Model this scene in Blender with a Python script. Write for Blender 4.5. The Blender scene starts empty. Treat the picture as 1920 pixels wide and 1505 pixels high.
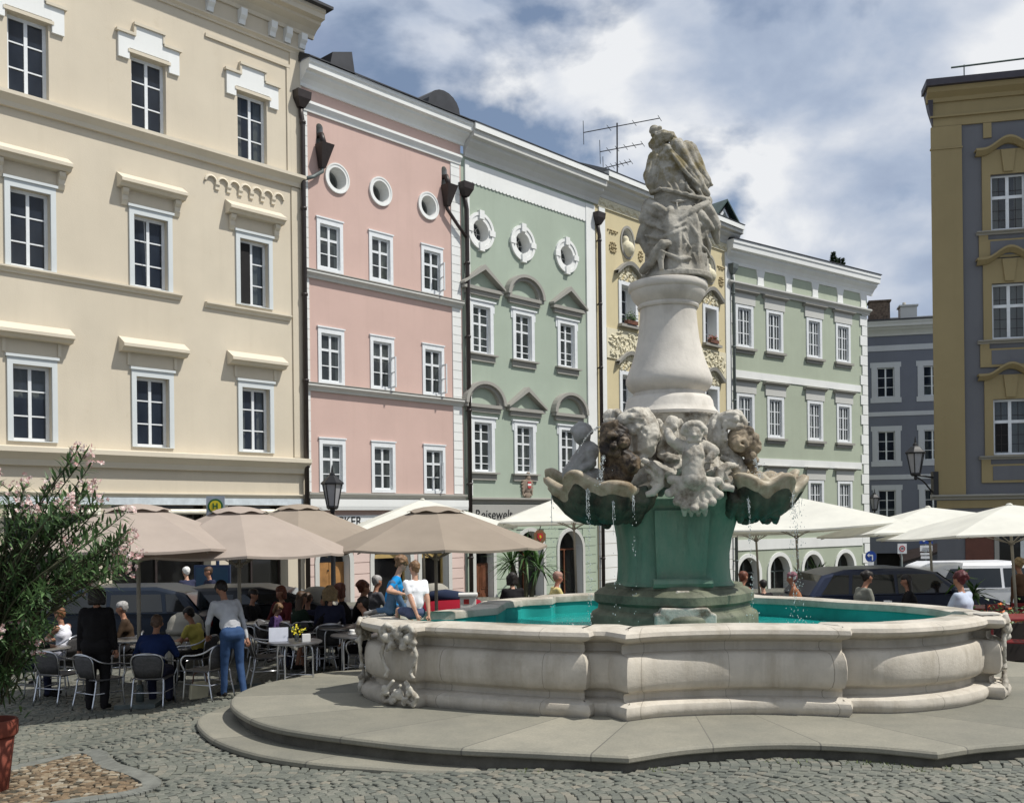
import bpy, bmesh, math, random
from math import sin, cos, pi, radians, sqrt, atan2
from mathutils import Vector, Matrix, noise
random.seed(7)
SC = bpy.context.scene
COL = SC.collection

# ------------------------------------------------------------------ camera
FPX, HOR, ROLL, CZ = 1867.0, 975.0, 0.012, 2.4
cam_d = bpy.data.cameras.new("camera")
cam = bpy.data.objects.new("camera", cam_d)
COL.objects.link(cam)
cam.matrix_world = Matrix.Translation((0, 0, CZ)) @ Matrix.Rotation(pi/2, 4, 'X') @ Matrix.Rotation(-ROLL, 4, 'Z')
cam_d.sensor_width = 36
cam_d.lens = FPX/1920*36
cam_d.shift_y = (HOR-752.5)/1920
cam_d.clip_end = 2000
cam_d.clip_start = .05
SC.camera = cam

# ------------------------------------------------------------------ sun, sky, exposure
SUN_AZ, SUN_EL = radians(-13), radians(57)      # azimuth from +X (picture right), towards +Y
sun_d = bpy.data.lights.new("sun", 'SUN')
sun_d.energy = 4.7
sun_d.angle = radians(.53)
sun_d.color = (1.0, .965, .90)
sun = bpy.data.objects.new("sun", sun_d)
COL.objects.link(sun)
sdir = Vector((cos(SUN_EL)*cos(SUN_AZ), cos(SUN_EL)*sin(SUN_AZ), sin(SUN_EL)))
sun.rotation_euler = sdir.to_track_quat('Z', 'Y').to_euler()
sun.location = sdir*60

SKY_OFF = ((1.2, 7.6, 6.9), (2.3, 4.5, 4.0), (5.9, 7.1, 0.8))
world = bpy.data.worlds.new("World")
SC.world = world
world.use_nodes = True
def build_world():
    nt = world.node_tree; N = nt.nodes; L = nt.links
    N.clear()
    out = N.new('ShaderNodeOutputWorld'); bg = N.new('ShaderNodeBackground')
    bg.inputs['Strength'].default_value = .085
    sky = N.new('ShaderNodeTexSky'); sky.sky_type = 'NISHITA'; sky.sun_disc = False
    sky.sun_elevation = SUN_EL; sky.sun_rotation = pi/2-SUN_AZ
    sky.altitude = 300; sky.air_density = 1.0; sky.dust_density = .8; sky.ozone_density = 2.0
    tc = N.new('ShaderNodeTexCoord')
    sep = N.new('ShaderNodeSeparateXYZ'); L.new(tc.outputs['Generated'], sep.inputs[0])
    zz = N.new('ShaderNodeMath'); zz.operation = 'ADD'; zz.inputs[1].default_value = .55
    L.new(sep.outputs['Z'], zz.inputs[0])
    dv = N.new('ShaderNodeVectorMath'); dv.operation = 'DIVIDE'
    cb = N.new('ShaderNodeCombineXYZ')
    for i in range(3): L.new(zz.outputs[0], cb.inputs[i])
    L.new(tc.outputs['Generated'], dv.inputs[0]); L.new(cb.outputs[0], dv.inputs[1])
    def nz(scale, detail, rough, dist, off):
        mp = N.new('ShaderNodeMapping'); mp.inputs['Location'].default_value = off
        L.new(dv.outputs[0], mp.inputs[0])
        n = N.new('ShaderNodeTexNoise'); n.inputs['Scale'].default_value = scale
        n.inputs['Detail'].default_value = detail; n.inputs['Roughness'].default_value = rough
        n.inputs['Distortion'].default_value = dist
        L.new(mp.outputs[0], n.inputs['Vector']); return n.outputs['Fac']
    def ramp(src, stops):
        r = N.new('ShaderNodeValToRGB'); L.new(src, r.inputs[0])
        e = r.color_ramp.elements
        while len(e) > 1: e.remove(e[0])
        for i, (p, c) in enumerate(stops):
            el = e[0] if i == 0 else e.new(p)
            el.position = p; el.color = (*c, 1) if len(c) == 3 else c
        return r.outputs[0]
    big = nz(1.35, 3, .45, 0, SKY_OFF[0])
    puff = nz(4.2, 14, .52, .15, SKY_OFF[1])
    def mth(op, x, y):
        m = N.new('ShaderNodeMath'); m.operation = op
        for i, v in enumerate((x, y)):
            if isinstance(v, (int, float)): m.inputs[i].default_value = v
            else: L.new(v, m.inputs[i])
        return m.outputs[0]
    dens = mth('ADD', mth('MULTIPLY', big, .55), mth('MULTIPLY', puff, .45))
    lit = mth('ADD', mth('MULTIPLY', nz(2.6, 3, .5, 0, SKY_OFF[2]), .5), mth('MULTIPLY', nz(4.2, 14, .52, .15, (SKY_OFF[1][0]+.05, SKY_OFF[1][1]-.03, SKY_OFF[1][2]-.05)), .5))
    cover = ramp(dens, [(.435, (0, 0, 0)), (.472, (1, 1, 1))])
    shade = ramp(lit, [(.41, (3.3, 4.1, 5.8)), (.478, (4.9, 5.8, 7.4)), (.525, (7.1, 7.7, 8.8)), (.57, (10.0, 10.2, 10.5))])
    mx = N.new('ShaderNodeMix'); mx.data_type = 'RGBA'
    L.new(cover, mx.inputs[0]); veil = N.new('ShaderNodeMix'); veil.data_type = 'RGBA'; veil.inputs[0].default_value = .32
    veil.inputs[7].default_value = (4.6, 5.7, 7.6, 1); L.new(sky.outputs[0], veil.inputs[6]); L.new(veil.outputs[2], mx.inputs[6]); L.new(shade, mx.inputs[7])
    L.new(mx.outputs[2], bg.inputs['Color'])
    L.new(bg.outputs[0], out.inputs[0])
build_world()
SC.view_settings.view_transform = 'Standard'
SC.view_settings.look = 'None'
SC.view_settings.exposure = 0.0
SC.view_settings.gamma = 1
SC.cycles.max_bounces = 6
SC.cycles.diffuse_bounces = 3
SC.cycles.glossy_bounces = 3
SC.cycles.transmission_bounces = 4
SC.cycles.transparent_max_bounces = 8
SC.cycles.caustics_reflective = False
SC.cycles.caustics_refractive = False
SC.cycles.use_denoising = True

# ------------------------------------------------------------------ turning a picture point into a place
_c, _s = cos(ROLL), sin(ROLL)
def ray(px, py):
    u = (px-960)/FPX; v = (HOR-py)/FPX
    return u*_c+v*_s, -u*_s+v*_c
def at(px, py, Y):
    a, b = ray(px, py); return Vector((a*Y, Y, CZ+b*Y))
def sstep(a, b, x):
    t = min(1, max(0, (x-a)/(b-a))); return t*t*(3-2*t)
def gz(x, y):
    s = (x+6.34)*.6818+(y-30.2)*.7316
    far = -.042*(sqrt((s+1)**2+4)+s+1)/2
    near = .11*sstep(-2.6, 1.0, x)*(1-sstep(13, 19, y))
    left = -.20*(1-sstep(-5.2, -3.7, x))*(1-sstep(16, 24, y))
    return near+far+left+.03
def ground_at(px, py):
    a, b = ray(px, py); Y = 14.0
    for _ in range(40):
        Y = .5*Y+.5*max(4, min(90, (gz(a*Y, Y)-CZ)/b if b < -.004 else 60))
    return Vector((a*Y, Y, gz(a*Y, Y)))
def on_ground(px, Y):
    a, b = ray(px, 1000); return Vector((a*Y, Y, gz(a*Y, Y)))

# ------------------------------------------------------------------ materials
MATS = {}
def mat_base(name):
    m = bpy.data.materials.new(name); m.use_nodes = True
    return m, m.node_tree.nodes, m.node_tree.links, m.node_tree.nodes['Principled BSDF']
def noise_node(N, L, scale, detail=5, rough=.55, coord='Object', stretch=None, off=(0, 0, 0), dist=0):
    tc = N.new('ShaderNodeTexCoord'); mp = N.new('ShaderNodeMapping')
    if stretch: mp.inputs['Scale'].default_value = stretch
    mp.inputs['Location'].default_value = off
    L.new(tc.outputs[coord], mp.inputs[0])
    n = N.new('ShaderNodeTexNoise'); n.inputs['Scale'].default_value = scale
    n.inputs['Detail'].default_value = detail; n.inputs['Roughness'].default_value = rough
    n.inputs['Distortion'].default_value = dist
    L.new(mp.outputs[0], n.inputs['Vector']); return n.outputs['Fac']
def ramp_node(N, L, src, stops):
    r = N.new('ShaderNodeValToRGB'); L.new(src, r.inputs[0])
    e = r.color_ramp.elements
    while len(e) > 1: e.remove(e[0])
    for i, (p, c) in enumerate(stops):
        if not isinstance(c, (tuple, list)): c = (c, c, c)
        el = e[0] if i == 0 else e.new(p)
        el.position = p; el.color = (*c[:3], 1)
    return r.outputs[0]
def mix_node(N, L, fac, a, b, mode='MIX'):
    m = N.new('ShaderNodeMix'); m.data_type = 'RGBA'; m.blend_type = mode
    for sock, v in ((m.inputs[0], fac), (m.inputs[6], a), (m.inputs[7], b)):
        if hasattr(v, 'is_linked'): L.new(v, sock)
        elif isinstance(v, (int, float)): sock.default_value = v
        else: sock.default_value = (*v[:3], 1)
    return m.outputs[2]
def bump_node(N, L, height, bsdf, strength=.3, dist=.01):
    b = N.new('ShaderNodeBump'); b.inputs['Strength'].default_value = strength
    b.inputs['Distance'].default_value = dist
    L.new(height, b.inputs['Height']); L.new(b.outputs[0], bsdf.inputs['Normal'])
def simple(name, col, rough=.6, metal=0, var=.12, scale=6, bump=0, spec=.4, bscale=60):
    if name in MATS: return MATS[name]
    m, N, L, B = mat_base(name)
    f = noise_node(N, L, scale)
    lo = tuple(max(0, c*(1-var)) for c in col); hi = tuple(min(1, c*(1+var)) for c in col)
    L.new(ramp_node(N, L, f, [(.3, lo), (.7, hi)]), B.inputs['Base Color'])
    B.inputs['Roughness'].default_value = rough; B.inputs['Metallic'].default_value = metal
    B.inputs['Specular IOR Level'].default_value = spec
    if bump: bump_node(N, L, noise_node(N, L, bscale, 3), B, bump, .004)
    MATS[name] = m; return m
def plaster(name, col, dirt=(.55, .5, .42), amount=.32, bump=.3, rain=.3):
    """rendered wall: cloudy tone, faint rain streaks running down, fine grain"""
    if name in MATS: return MATS[name]
    m, N, L, B = mat_base(name)
    big = noise_node(N, L, .55, 6, .6)
    c1 = ramp_node(N, L, big, [(.3, tuple(c*.93 for c in col)), (.7, tuple(min(1, c*1.05) for c in col))])
    streak = noise_node(N, L, 1.0, 5, .6, stretch=(3.2, 3.2, .18))
    sm = ramp_node(N, L, streak, [(.52, 0), (.78, rain)])
    c1 = mix_node(N, L, ramp_node(N, L, noise_node(N, L, .23, 4, .55, off=(9, 3, 5)), [(.38, 0), (.62, .16)]), c1, tuple(a*b for a, b in zip(col, (.84, .82, .8))))
    c2 = mix_node(N, L, sm, c1, tuple(a*b for a, b in zip(col, (.80, .79, .77))))
    spots = ramp_node(N, L, noise_node(N, L, 2.3, 8, .7, off=(4, 2, 1)), [(.62, 0), (.8, amount)])
    c3 = mix_node(N, L, spots, c2, tuple(a*b*1.3 for a, b in zip(col, dirt)))
    L.new(c3, B.inputs['Base Color'])
    B.inputs['Roughness'].default_value = .9; B.inputs['Specular IOR Level'].default_value = .15
    bump_node(N, L, noise_node(N, L, 26, 6, .7), B, bump, .012)
    MATS[name] = m; return m
def stone(name, col, dark, dscale=1.6, dlo=.5, dhi=.75, bump=.35, rough=.85, extra=None, speck=.0):
    if name in MATS: return MATS[name]
    m, N, L, B = mat_base(name)
    c1 = ramp_node(N, L, noise_node(N, L, 3.5, 7, .6), [(.3, tuple(c*.86 for c in col)), (.7, tuple(min(1, c*1.08) for c in col))])
    mk = ramp_node(N, L, noise_node(N, L, dscale, 9, .68, off=(1, 5, 3)), [(dlo, 0), (dhi, 1)])
    c2 = mix_node(N, L, mk, c1, dark)
    st = ramp_node(N, L, noise_node(N, L, 2.4, 6, .62, stretch=(3, 3, .3), off=(2, 0, 9)), [(.56, 0), (.8, .5)])
    c2 = mix_node(N, L, st, c2, tuple(a*.66 for a in col))
    sp = ramp_node(N, L, noise_node(N, L, 38, 3, .6), [(.68, 0), (.78, .45)])
    c3 = mix_node(N, L, sp, c2, tuple(a*.45 for a in col))
    if extra: c3 = extra(N, L, c3)
    L.new(c3, B.inputs['Base Color'])
    B.inputs['Roughness'].default_value = rough; B.inputs['Specular IOR Level'].default_value = .25
    bump_node(N, L, noise_node(N, L, 22, 8, .7), B, bump, .012)
    MATS[name] = m; return m
def glass_pane(name, lo, hi, clear=.72):
    """window glass one can look through into the dark house, with a sheen of sky"""
    m, N, L, B = mat_base(name)
    f = noise_node(N, L, 1.3, 3, .5, stretch=(1.4, 1.4, .5))
    L.new(ramp_node(N, L, f, [(.3, lo), (.7, hi)]), B.inputs['Base Color'])
    B.inputs['Roughness'].default_value = .04; B.inputs['Specular IOR Level'].default_value = .7
    bump_node(N, L, noise_node(N, L, 2.2, 2, .5), B, .06, .02)
    t = N.new('ShaderNodeBsdfTransparent'); t.inputs[0].default_value = (.80, .84, .83, 1)
    mx = N.new('ShaderNodeMixShader'); mx.inputs[0].default_value = clear
    L.new(B.outputs[0], mx.inputs[1]); L.new(t.outputs[0], mx.inputs[2]); L.new(mx.outputs[0], N['Material Output'].inputs[0])
    return m
def fabric(name, col, trans=.35, weave=220):
    m, N, L, B = mat_base(name)
    c = ramp_node(N, L, noise_node(N, L, 1.7, 6, .6), [(.3, tuple(x*.9 for x in col)), (.7, tuple(min(1, x*1.05) for x in col))])
    L.new(c, B.inputs['Base Color']); B.inputs['Roughness'].default_value = .9; B.inputs['Specular IOR Level'].default_value = .085
    bump_node(N, L, noise_node(N, L, weave, 2), B, .1, .002)
    t = N.new('ShaderNodeBsdfTranslucent'); L.new(c, t.inputs[0])
    mx = N.new('ShaderNodeMixShader'); mx.inputs[0].default_value = trans
    L.new(B.outputs[0], mx.inputs[1]); L.new(t.outputs[0], mx.inputs[2])
    L.new(mx.outputs[0], N['Material Output'].inputs[0])
    return m
def leafmat(name, a, b, trans=.25):
    m, N, L, B = mat_base(name)
    g = N.new('ShaderNodeNewGeometry')
    c = ramp_node(N, L, g.outputs['Random Per Island'], [(.0, a), (.65, b), (1, tuple(min(1, x*1.5) for x in b))])
    L.new(c, B.inputs['Base Color']); B.inputs['Roughness'].default_value = .45; B.inputs['Specular IOR Level'].default_value = .35
    t = N.new('ShaderNodeBsdfTranslucent'); L.new(c, t.inputs[0])
    mx = N.new('ShaderNodeMixShader'); mx.inputs[0].default_value = trans
    L.new(B.outputs[0], mx.inputs[1]); L.new(t.outputs[0], mx.inputs[2])
    L.new(mx.outputs[0], N['Material Output'].inputs[0])
    return m

# ------------------------------------------------------------------ mesh collecting
class MB:
    def __init__(s): s.v = []; s.f = []; s.m = []; s.mi = 0; s.sm = []; s.smooth = False
    def add(s, vs, fs):
        o = len(s.v); s.v += [tuple(p) for p in vs]
        for f in fs: s.f.append([i+o for i in f]); s.m.append(s.mi); s.sm.append(s.smooth)
        return s
    def quad(s, a, b, c, d): return s.add([a, b, c, d], [(0, 1, 2, 3)])
    def box(s, x0, x1, y0, y1, z0, z1):
        vs = [(x, y, z) for z in (z0, z1) for y in (y0, y1) for x in (x0, x1)]
        return s.add(vs, [(0, 2, 3, 1), (4, 5, 7, 6), (0, 1, 5, 4), (2, 6, 7, 3), (0, 4, 6, 2), (1, 3, 7, 5)])
    def prism(s, poly, fn0, fn1):
        """poly of 2-D points; fn0/fn1 place it at either end"""
        n = len(poly); vs = [fn0(*p) for p in poly]+[fn1(*p) for p in poly]
        fs = [tuple(range(n))[::-1], tuple(range(n, 2*n))]
        fs += [(i, (i+1) % n, n+(i+1) % n, n+i) for i in range(n)]
        return s.add(vs, fs)
    def extr_u(s, prof, u0, u1):
        """profile of (y, z) run along local x"""
        return s.prism(prof, lambda y, z: (u0, y, z), lambda y, z: (u1, y, z))
    def tube(s, path, r, n=8, cap=True, flat=1.0):
        path = [Vector(p) for p in path]
        k = len(path); rr = r if isinstance(r, (list, tuple)) else [r]*k
        vs = []; up = None
        for i, p in enumerate(path):
            t = (path[min(i+1, k-1)]-path[max(i-1, 0)])
            if t.length < 1e-9: t = Vector((0, 0, 1))
            t.normalize()
            if up is None:
                up = Vector((0, 0, 1)) if abs(t.z) < .9 else Vector((1, 0, 0))
            a = t.cross(up)
            if a.length < 1e-6: a = t.orthogonal()
            a.normalize(); b = a.cross(t).normalized(); up = b
            for j in range(n):
                w = 2*pi*j/n
                vs.append(p+(a*cos(w)+b*sin(w)*flat)*rr[i])
        fs = [(i*n+j, i*n+(j+1) % n, (i+1)*n+(j+1) % n, (i+1)*n+j) for i in range(k-1) for j in range(n)]
        if cap: fs += [tuple(range(n))[::-1], tuple(range((k-1)*n, k*n))]
        return s.add(vs, fs)
    def lathe(s, prof, n=24, c=(0, 0, 0), fr=None, closed=False):
        vs = []
        for r, z in prof:
            for j in range(n):
                w = 2*pi*j/n; q = r*(fr(w, z) if fr else 1)
                vs.append((c[0]+q*cos(w), c[1]+q*sin(w), c[2]+z))
        k = len(prof)
        fs = [(i*n+j, i*n+(j+1) % n, (i+1)*n+(j+1) % n, (i+1)*n+j) for i in range(k-1) for j in range(n)]
        if not closed: fs += [tuple(range(n))[::-1], tuple(range((k-1)*n, k*n))]
        return s.add(vs, fs)
    def ball(s, c, r, n=12, m=8, rot=None):
        c = Vector(c); rr = r if isinstance(r, (list, tuple)) else (r, r, r)
        vs = []
        def P(a, b, d):
            p = Vector((a*rr[0], b*rr[1], d*rr[2]))
            if rot: p = rot @ p
            return c+p
        vs.append(P(0, 0, -1))
        for i in range(1, m):
            t = -pi/2+pi*i/m
            for j in range(n): vs.append(P(cos(t)*cos(2*pi*j/n), cos(t)*sin(2*pi*j/n), sin(t)))
        vs.append(P(0, 0, 1)); e = len(vs)-1
        fs = [(0, 1+(j+1) % n, 1+j) for j in range(n)]
        fs += [(1+i*n+j, 1+i*n+(j+1) % n, 1+(i+1)*n+(j+1) % n, 1+(i+1)*n+j) for i in range(m-2) for j in range(n)]
        fs += [(1+(m-2)*n+j, 1+(m-2)*n+(j+1) % n, e) for j in range(n)]
        return s.add(vs, fs)
    def cap(s, a, b, ra, rb, n=10):
        """tapered limb with round ends"""
        a, b = Vector(a), Vector(b); d = (b-a)
        if d.length < 1e-6: d = Vector((0, 0, 1e-4))
        t = d.normalized(); pts = []; rs = []
        for q in (-1, -.86, -.5): pts.append(a+t*ra*q); rs.append(ra*sqrt(max(.0004, 1-q*q)))
        pts.append(a); rs.append(ra); pts.append(b); rs.append(rb)
        for q in (.5, .86, 1): pts.append(b+t*rb*q); rs.append(rb*sqrt(max(.0004, 1-q*q)))
        return s.tube(pts, rs, n)
    def mesh(s, name):
        me = bpy.data.meshes.new(name); me.from_pydata(s.v, [], s.f)
        me.polygons.foreach_set('material_index', s.m); me.polygons.foreach_set('use_smooth', s.sm)
        me.update(); return me
    def build(s, name, mats, parent=None, smooth=None, loc=None, bevel=0, autosmooth=None):
        me = s.mesh(name)
        for m in (mats if isinstance(mats, (list, tuple)) else [mats]): me.materials.append(m)
        if smooth is not None: me.polygons.foreach_set('use_smooth', [smooth]*len(me.polygons))
        bm = bmesh.new(); bm.from_mesh(me); bmesh.ops.recalc_face_normals(bm, faces=bm.faces)
        bm.to_mesh(me); bm.free()
        if autosmooth: me.polygons.foreach_set('use_smooth', [True]*len(me.polygons)); me.set_sharp_from_angle(angle=radians(autosmooth))
        o = bpy.data.objects.new(name, me); COL.objects.link(o)
        if parent: o.parent = parent
        if loc is not None: o.location = loc
        if bevel:
            b = o.modifiers.new('bevel', 'BEVEL'); b.width = bevel; b.segments = 2; b.limit_method = 'ANGLE'; b.angle_limit = radians(50)
        return o
def evaluated_mesh(o):
    dg = bpy.context.evaluated_depsgraph_get(); dg.update()
    return bpy.data.meshes.new_from_object(o.evaluated_get(dg), preserve_all_data_layers=False, depsgraph=dg)
def remeshed(mb, name, voxel, smooth=3, fac=.5):
    """one continuous skin grown over overlapping lumps"""
    me = mb.mesh(name); bm = bmesh.new(); bm.from_mesh(me)
    bmesh.ops.recalc_face_normals(bm, faces=bm.faces); bm.to_mesh(me); bm.free()
    o = bpy.data.objects.new(name, me); COL.objects.link(o)
    r = o.modifiers.new('r', 'REMESH'); r.mode = 'VOXEL'; r.voxel_size = voxel
    if smooth:
        sm = o.modifiers.new('s', 'SMOOTH'); sm.iterations = smooth; sm.factor = fac
    out = evaluated_mesh(o); out.name = name
    bpy.data.objects.remove(o); bpy.data.meshes.remove(me)
    out.polygons.foreach_set('use_smooth', [True]*len(out.polygons))
    return out
def displace(me, fn):
    ns = [v.normal.copy() for v in me.vertices]; out = []
    for v, n in zip(me.vertices, ns): out += list(v.co+n*fn(v.co))
    me.vertices.foreach_set('co', out); me.update()
def link(name, me, parent=None, loc=(0, 0, 0), rz=0):
    o = bpy.data.objects.new(name, me); COL.objects.link(o)
    o.location = loc; o.rotation_euler = (0, 0, rz)
    if parent: o.parent = parent
    return o
def tag(o, label=None, cat=None, group=None, kind=None):
    if label: o['label'] = label
    if cat: o['category'] = cat
    if group: o['group'] = group
    if kind: o['kind'] = kind
    return o
def thing(name, label, cat, loc=(0, 0, 0), rz=0, group=None):
    o = bpy.data.objects.new(name, None); COL.objects.link(o)
    o.empty_display_size = .2
    o.location = loc; o.rotation_euler = (0, 0, rz)
    return tag(o, label, cat, group)
def dup(root, loc, rz=0, label=None, group=None, scale=None):
    r = root.copy(); COL.objects.link(r); r.location = loc; r.rotation_euler = (0, 0, rz)
    if label: r['label'] = label
    if group: r['group'] = group
    if scale: r.scale = scale
    for ch in list(root.children):
        c = ch.copy(); COL.objects.link(c); c.parent = r
        for g in ch.children:
            d = g.copy(); COL.objects.link(d); d.parent = c
    return r
def catmull(pts, n=8, closed=False):
    P = [Vector(p) for p in pts]; out = []; k = len(P)
    rng = range(k if closed else k-1)
    for i in rng:
        p0 = P[(i-1) % k] if closed or i > 0 else P[0]*2-P[1]
        p1 = P[i]; p2 = P[(i+1) % k]
        p3 = P[(i+2) % k] if closed or i+2 < k else P[k-1]*2-P[k-2]
        for j in range(n):
            t = j/n
            out.append(.5*((2*p1)+(-p0+p2)*t+(2*p0-5*p1+4*p2-p3)*t*t+(-p0+3*p1-3*p2+p3)*t**3))
    if not closed: out.append(P[-1])
    return out
def text_mesh(txt, size, ext=.004, bold=0, shear=0):
    cu = bpy.data.curves.new('lettering', 'FONT'); cu.body = txt; cu.size = size; cu.extrude = ext
    cu.align_x = 'CENTER'; cu.align_y = 'CENTER'; cu.offset = bold; cu.shear = shear
    o = bpy.data.objects.new('lettering', cu); COL.objects.link(o)
    me = evaluated_mesh(o); bpy.data.objects.remove(o); bpy.data.curves.remove(cu)
    me.transform(Matrix.Rotation(pi/2, 4, 'X')); return me     # stands upright in x-z, facing -y
# ================================================================== ground
CREAM, PINK, GREEN = (.595, .53, .42), (.57, .41, .36), (.365, .425, .35)
M_WHITE = plaster('white render', (.76, .77, .75), amount=.15, bump=.1, rain=.25)
M_CREAM = plaster('cream render', CREAM, rain=.22)
M_CREAML = plaster('pale cream trim', (.625, .565, .455), rain=.2, amount=.3)
M_PINK = plaster('pink render', PINK, amount=.12)
M_GREEN = plaster('green render', GREEN, amount=.15)
M_YEL = plaster('yellow render', (.60, .52, .33), amount=.2)
M_PALE = plaster('pale green render', (.405, .45, .355), amount=.3, bump=.5)
M_GREY = plaster('blue grey render', (.165, .175, .21), amount=.2)
M_GREYD = plaster('slate grey render', (.15, .154, .167), amount=.3)
M_OCH = plaster('ochre render', (.31, .25, .135), amount=.4)
M_TRIM = plaster('weathered grey moulding', (.33, .32, .29), amount=.35)
M_TRIML = plaster('pale grey moulding', (.56, .56, .53), amount=.3)
M_STUC = plaster('cream stucco relief', (.68, .63, .47), amount=.25, bump=.8)
M_CASE = plaster('blue white casing', (.60, .635, .64), amount=.15, bump=.1, rain=.2)
M_WOODW = simple('white window paint', (.70, .72, .73), .45, var=.06)
M_ROOF = simple('dark sheet roof', (.035, .036, .04), .5, var=.3, scale=2)
M_COPPER = simple('dark green sheet', (.045, .075, .065), .45, var=.3, scale=2)
M_PIPE = simple('dark brown pipe', (.03, .022, .02), .45, var=.2)
M_PIPEG = simple('green grey pipe', (.10, .12, .115), .5, var=.2)
M_IRON = simple('black iron', (.012, .012, .013), .45, var=.2)
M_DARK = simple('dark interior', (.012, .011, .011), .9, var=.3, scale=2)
M_SHOP = simple('shop interior', (.05, .045, .04), .9, var=.7, scale=1.6)
M_GLASS = glass_pane('dark window glass', (.014, .020, .034), (.05, .065, .09), .5)
M_GLASSC = glass_pane('clear window glass', (.05, .06, .062), (.13, .145, .145), .5)
M_SHOPG = glass_pane('shop window glass', (.004, .004, .005), (.02, .02, .02), .4)
M_NET = fabric('net curtain', (.50, .52, .49), .4); M_CURT = fabric('drawn curtain', (.55, .54, .48), .3)
M_DOOR = simple('varnished wood', (.30, .155, .055), .45, var=.35, scale=3)
M_DOORD = simple('dark red wood', (.13, .05, .025), .45, var=.35, scale=3)
M_BRICK = simple('sooty brick', (.13, .095, .07), .9, var=.5, scale=9, bump=.5)

def cobble_mat():
    m, N, L, B = mat_base('granite setts')
    g = N.new('ShaderNodeNewGeometry')
    c = ramp_node(N, L, g.outputs['Random Per Island'], [(0, (.105, .112, .098)), (.5, (.142, .148, .126)), (.85, (.172, .170, .146)), (1, (.2, .185, .15))])
    n = ramp_node(N, L, noise_node(N, L, .9, 5, .6), [(.3, (.8, .82, .8)), (.7, (1.1, 1.08, 1.02))])
    n2 = ramp_node(N, L, noise_node(N, L, 55, 4, .7), [(.3, (.78, .78, .78)), (.7, (1.15, 1.15, 1.15))])
    L.new(mix_node(N, L, 1.0, mix_node(N, L, 1.0, c, n, 'MULTIPLY'), n2, 'MULTIPLY'), B.inputs['Base Color'])
    B.inputs['Roughness'].default_value = .72
    bump_node(N, L, noise_node(N, L, 40, 5, .7), B, .35, .006)
    return m
def ground_mat():
    m, N, L, B = mat_base('sett paving bed')
    tc = N.new('ShaderNodeTexCoord'); vo = N.new('ShaderNodeTexVoronoi'); vo.feature = 'DISTANCE_TO_EDGE'
    vo.inputs['Scale'].default_value = 7.5; vo.inputs['Randomness'].default_value = .55
    L.new(tc.outputs['Object'], vo.inputs['Vector'])
    v2 = N.new('ShaderNodeTexVoronoi'); v2.inputs['Scale'].default_value = 7.5; v2.inputs['Randomness'].default_value = .55
    L.new(tc.outputs['Object'], v2.inputs['Vector'])
    bw = N.new('ShaderNodeRGBToBW'); L.new(v2.outputs['Color'], bw.inputs[0])
    c = ramp_node(N, L, bw.outputs[0], [(.2, (.115, .12, .105)), (.8, (.17, .168, .145))])
    j = ramp_node(N, L, vo.outputs['Distance'], [(.02, .0), (.1, 1.0)])
    big = ramp_node(N, L, noise_node(N, L, .5, 6, .6), [(.3, (.82, .82, .8)), (.7, (1.08, 1.06, 1.02))])
    L.new(mix_node(N, L, 1.0, mix_node(N, L, j, (.085, .084, .066), c), big, 'MULTIPLY'), B.inputs['Base Color'])
    B.inputs['Roughness'].default_value = .8
    bump_node(N, L, j, B, .5, .012)
    return m
def axis(lo, hi, near_lo, near_hi, fine, coarse):
    a = []; x = lo
    while x < hi: a.append(x); x += fine if near_lo <= x < near_hi else coarse
    a.append(hi); return a
gmb = MB(); xs = axis(-60, 70, -14, 16, .5, 3); ys = axis(-8, 130, 4, 40, .5, 3)
gmb.add([(x, y, gz(x, y)-.022) for y in ys for x in xs], [(j*len(xs)+i, j*len(xs)+i+1, (j+1)*len(xs)+i+1, (j+1)*len(xs)+i) for j in range(len(ys)-1) for i in range(len(xs)-1)])
tag(gmb.build('ground', ground_mat(), smooth=True), kind='structure')

# the fountain's outlines are needed to keep the setts out from under its steps
STEP_TOP = .28
PL_SEG = [[(-3.10, 13.7), (-3.42, 12.9), (-3.42, 12.03), (-3.08, 11.18), (-2.45, 10.35), (-1.37, 9.68), (-.67, 9.36), (.21, 9.13), (1.02, 8.92)],
          [(1.02, 8.92), (1.65, 9.24), (2.5, 9.38), (3.25, 9.22), (3.79, 8.93)],
          [(3.79, 8.93), (4.25, 9.14), (4.95, 9.36), (6.0, 9.95), (7.1, 10.9), (7.75, 12.2), (7.7, 13.8)],
          [(7.7, 13.8), (7.2, 14.4), (6.8, 15.6), (6.1, 16.5), (5.2, 16.9)], [(5.2, 16.9), (3.6, 17.4), (2.2, 17.6), (.8, 17.3), (-.8, 16.6)],
          [(-.8, 16.6), (-1.7, 16.1), (-2.3, 15.2), (-2.1, 14.4)], [(-2.1, 14.4), (-2.6, 14.2), (-3.10, 13.7)]]
def seg_outline(segs, n=9, dense=None):
    out = []
    for s in segs:
        if len(s) == 2: pts = [Vector((*s[0], 0)), Vector((*s[1], 0))]
        else: pts = catmull([(x, y, 0) for x, y in s], n)
        out += pts[:-1]
    return out
PLINTH = seg_outline(PL_SEG)
LOW = [Vector((x, y, 0)) for x, y in [(-.27, 9.14)]]+catmull([(x, y, 0) for x, y in [(-1.02, 9.27), (-1.87, 9.56), (-2.6, 10.0), (-3.25, 10.72), (-3.73, 11.7), (-3.72, 12.4), (-3.5, 13.1)]], 9)
def inside(poly, x, y):
    r = False; j = len(poly)-1
    for i in range(len(poly)):
        a, b = poly[i], poly[j]
        if (a.y > y) != (b.y > y) and x < (b.x-a.x)*(y-a.y)/(b.y-a.y)+a.x: r = not r
        j = i
    return r
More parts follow.
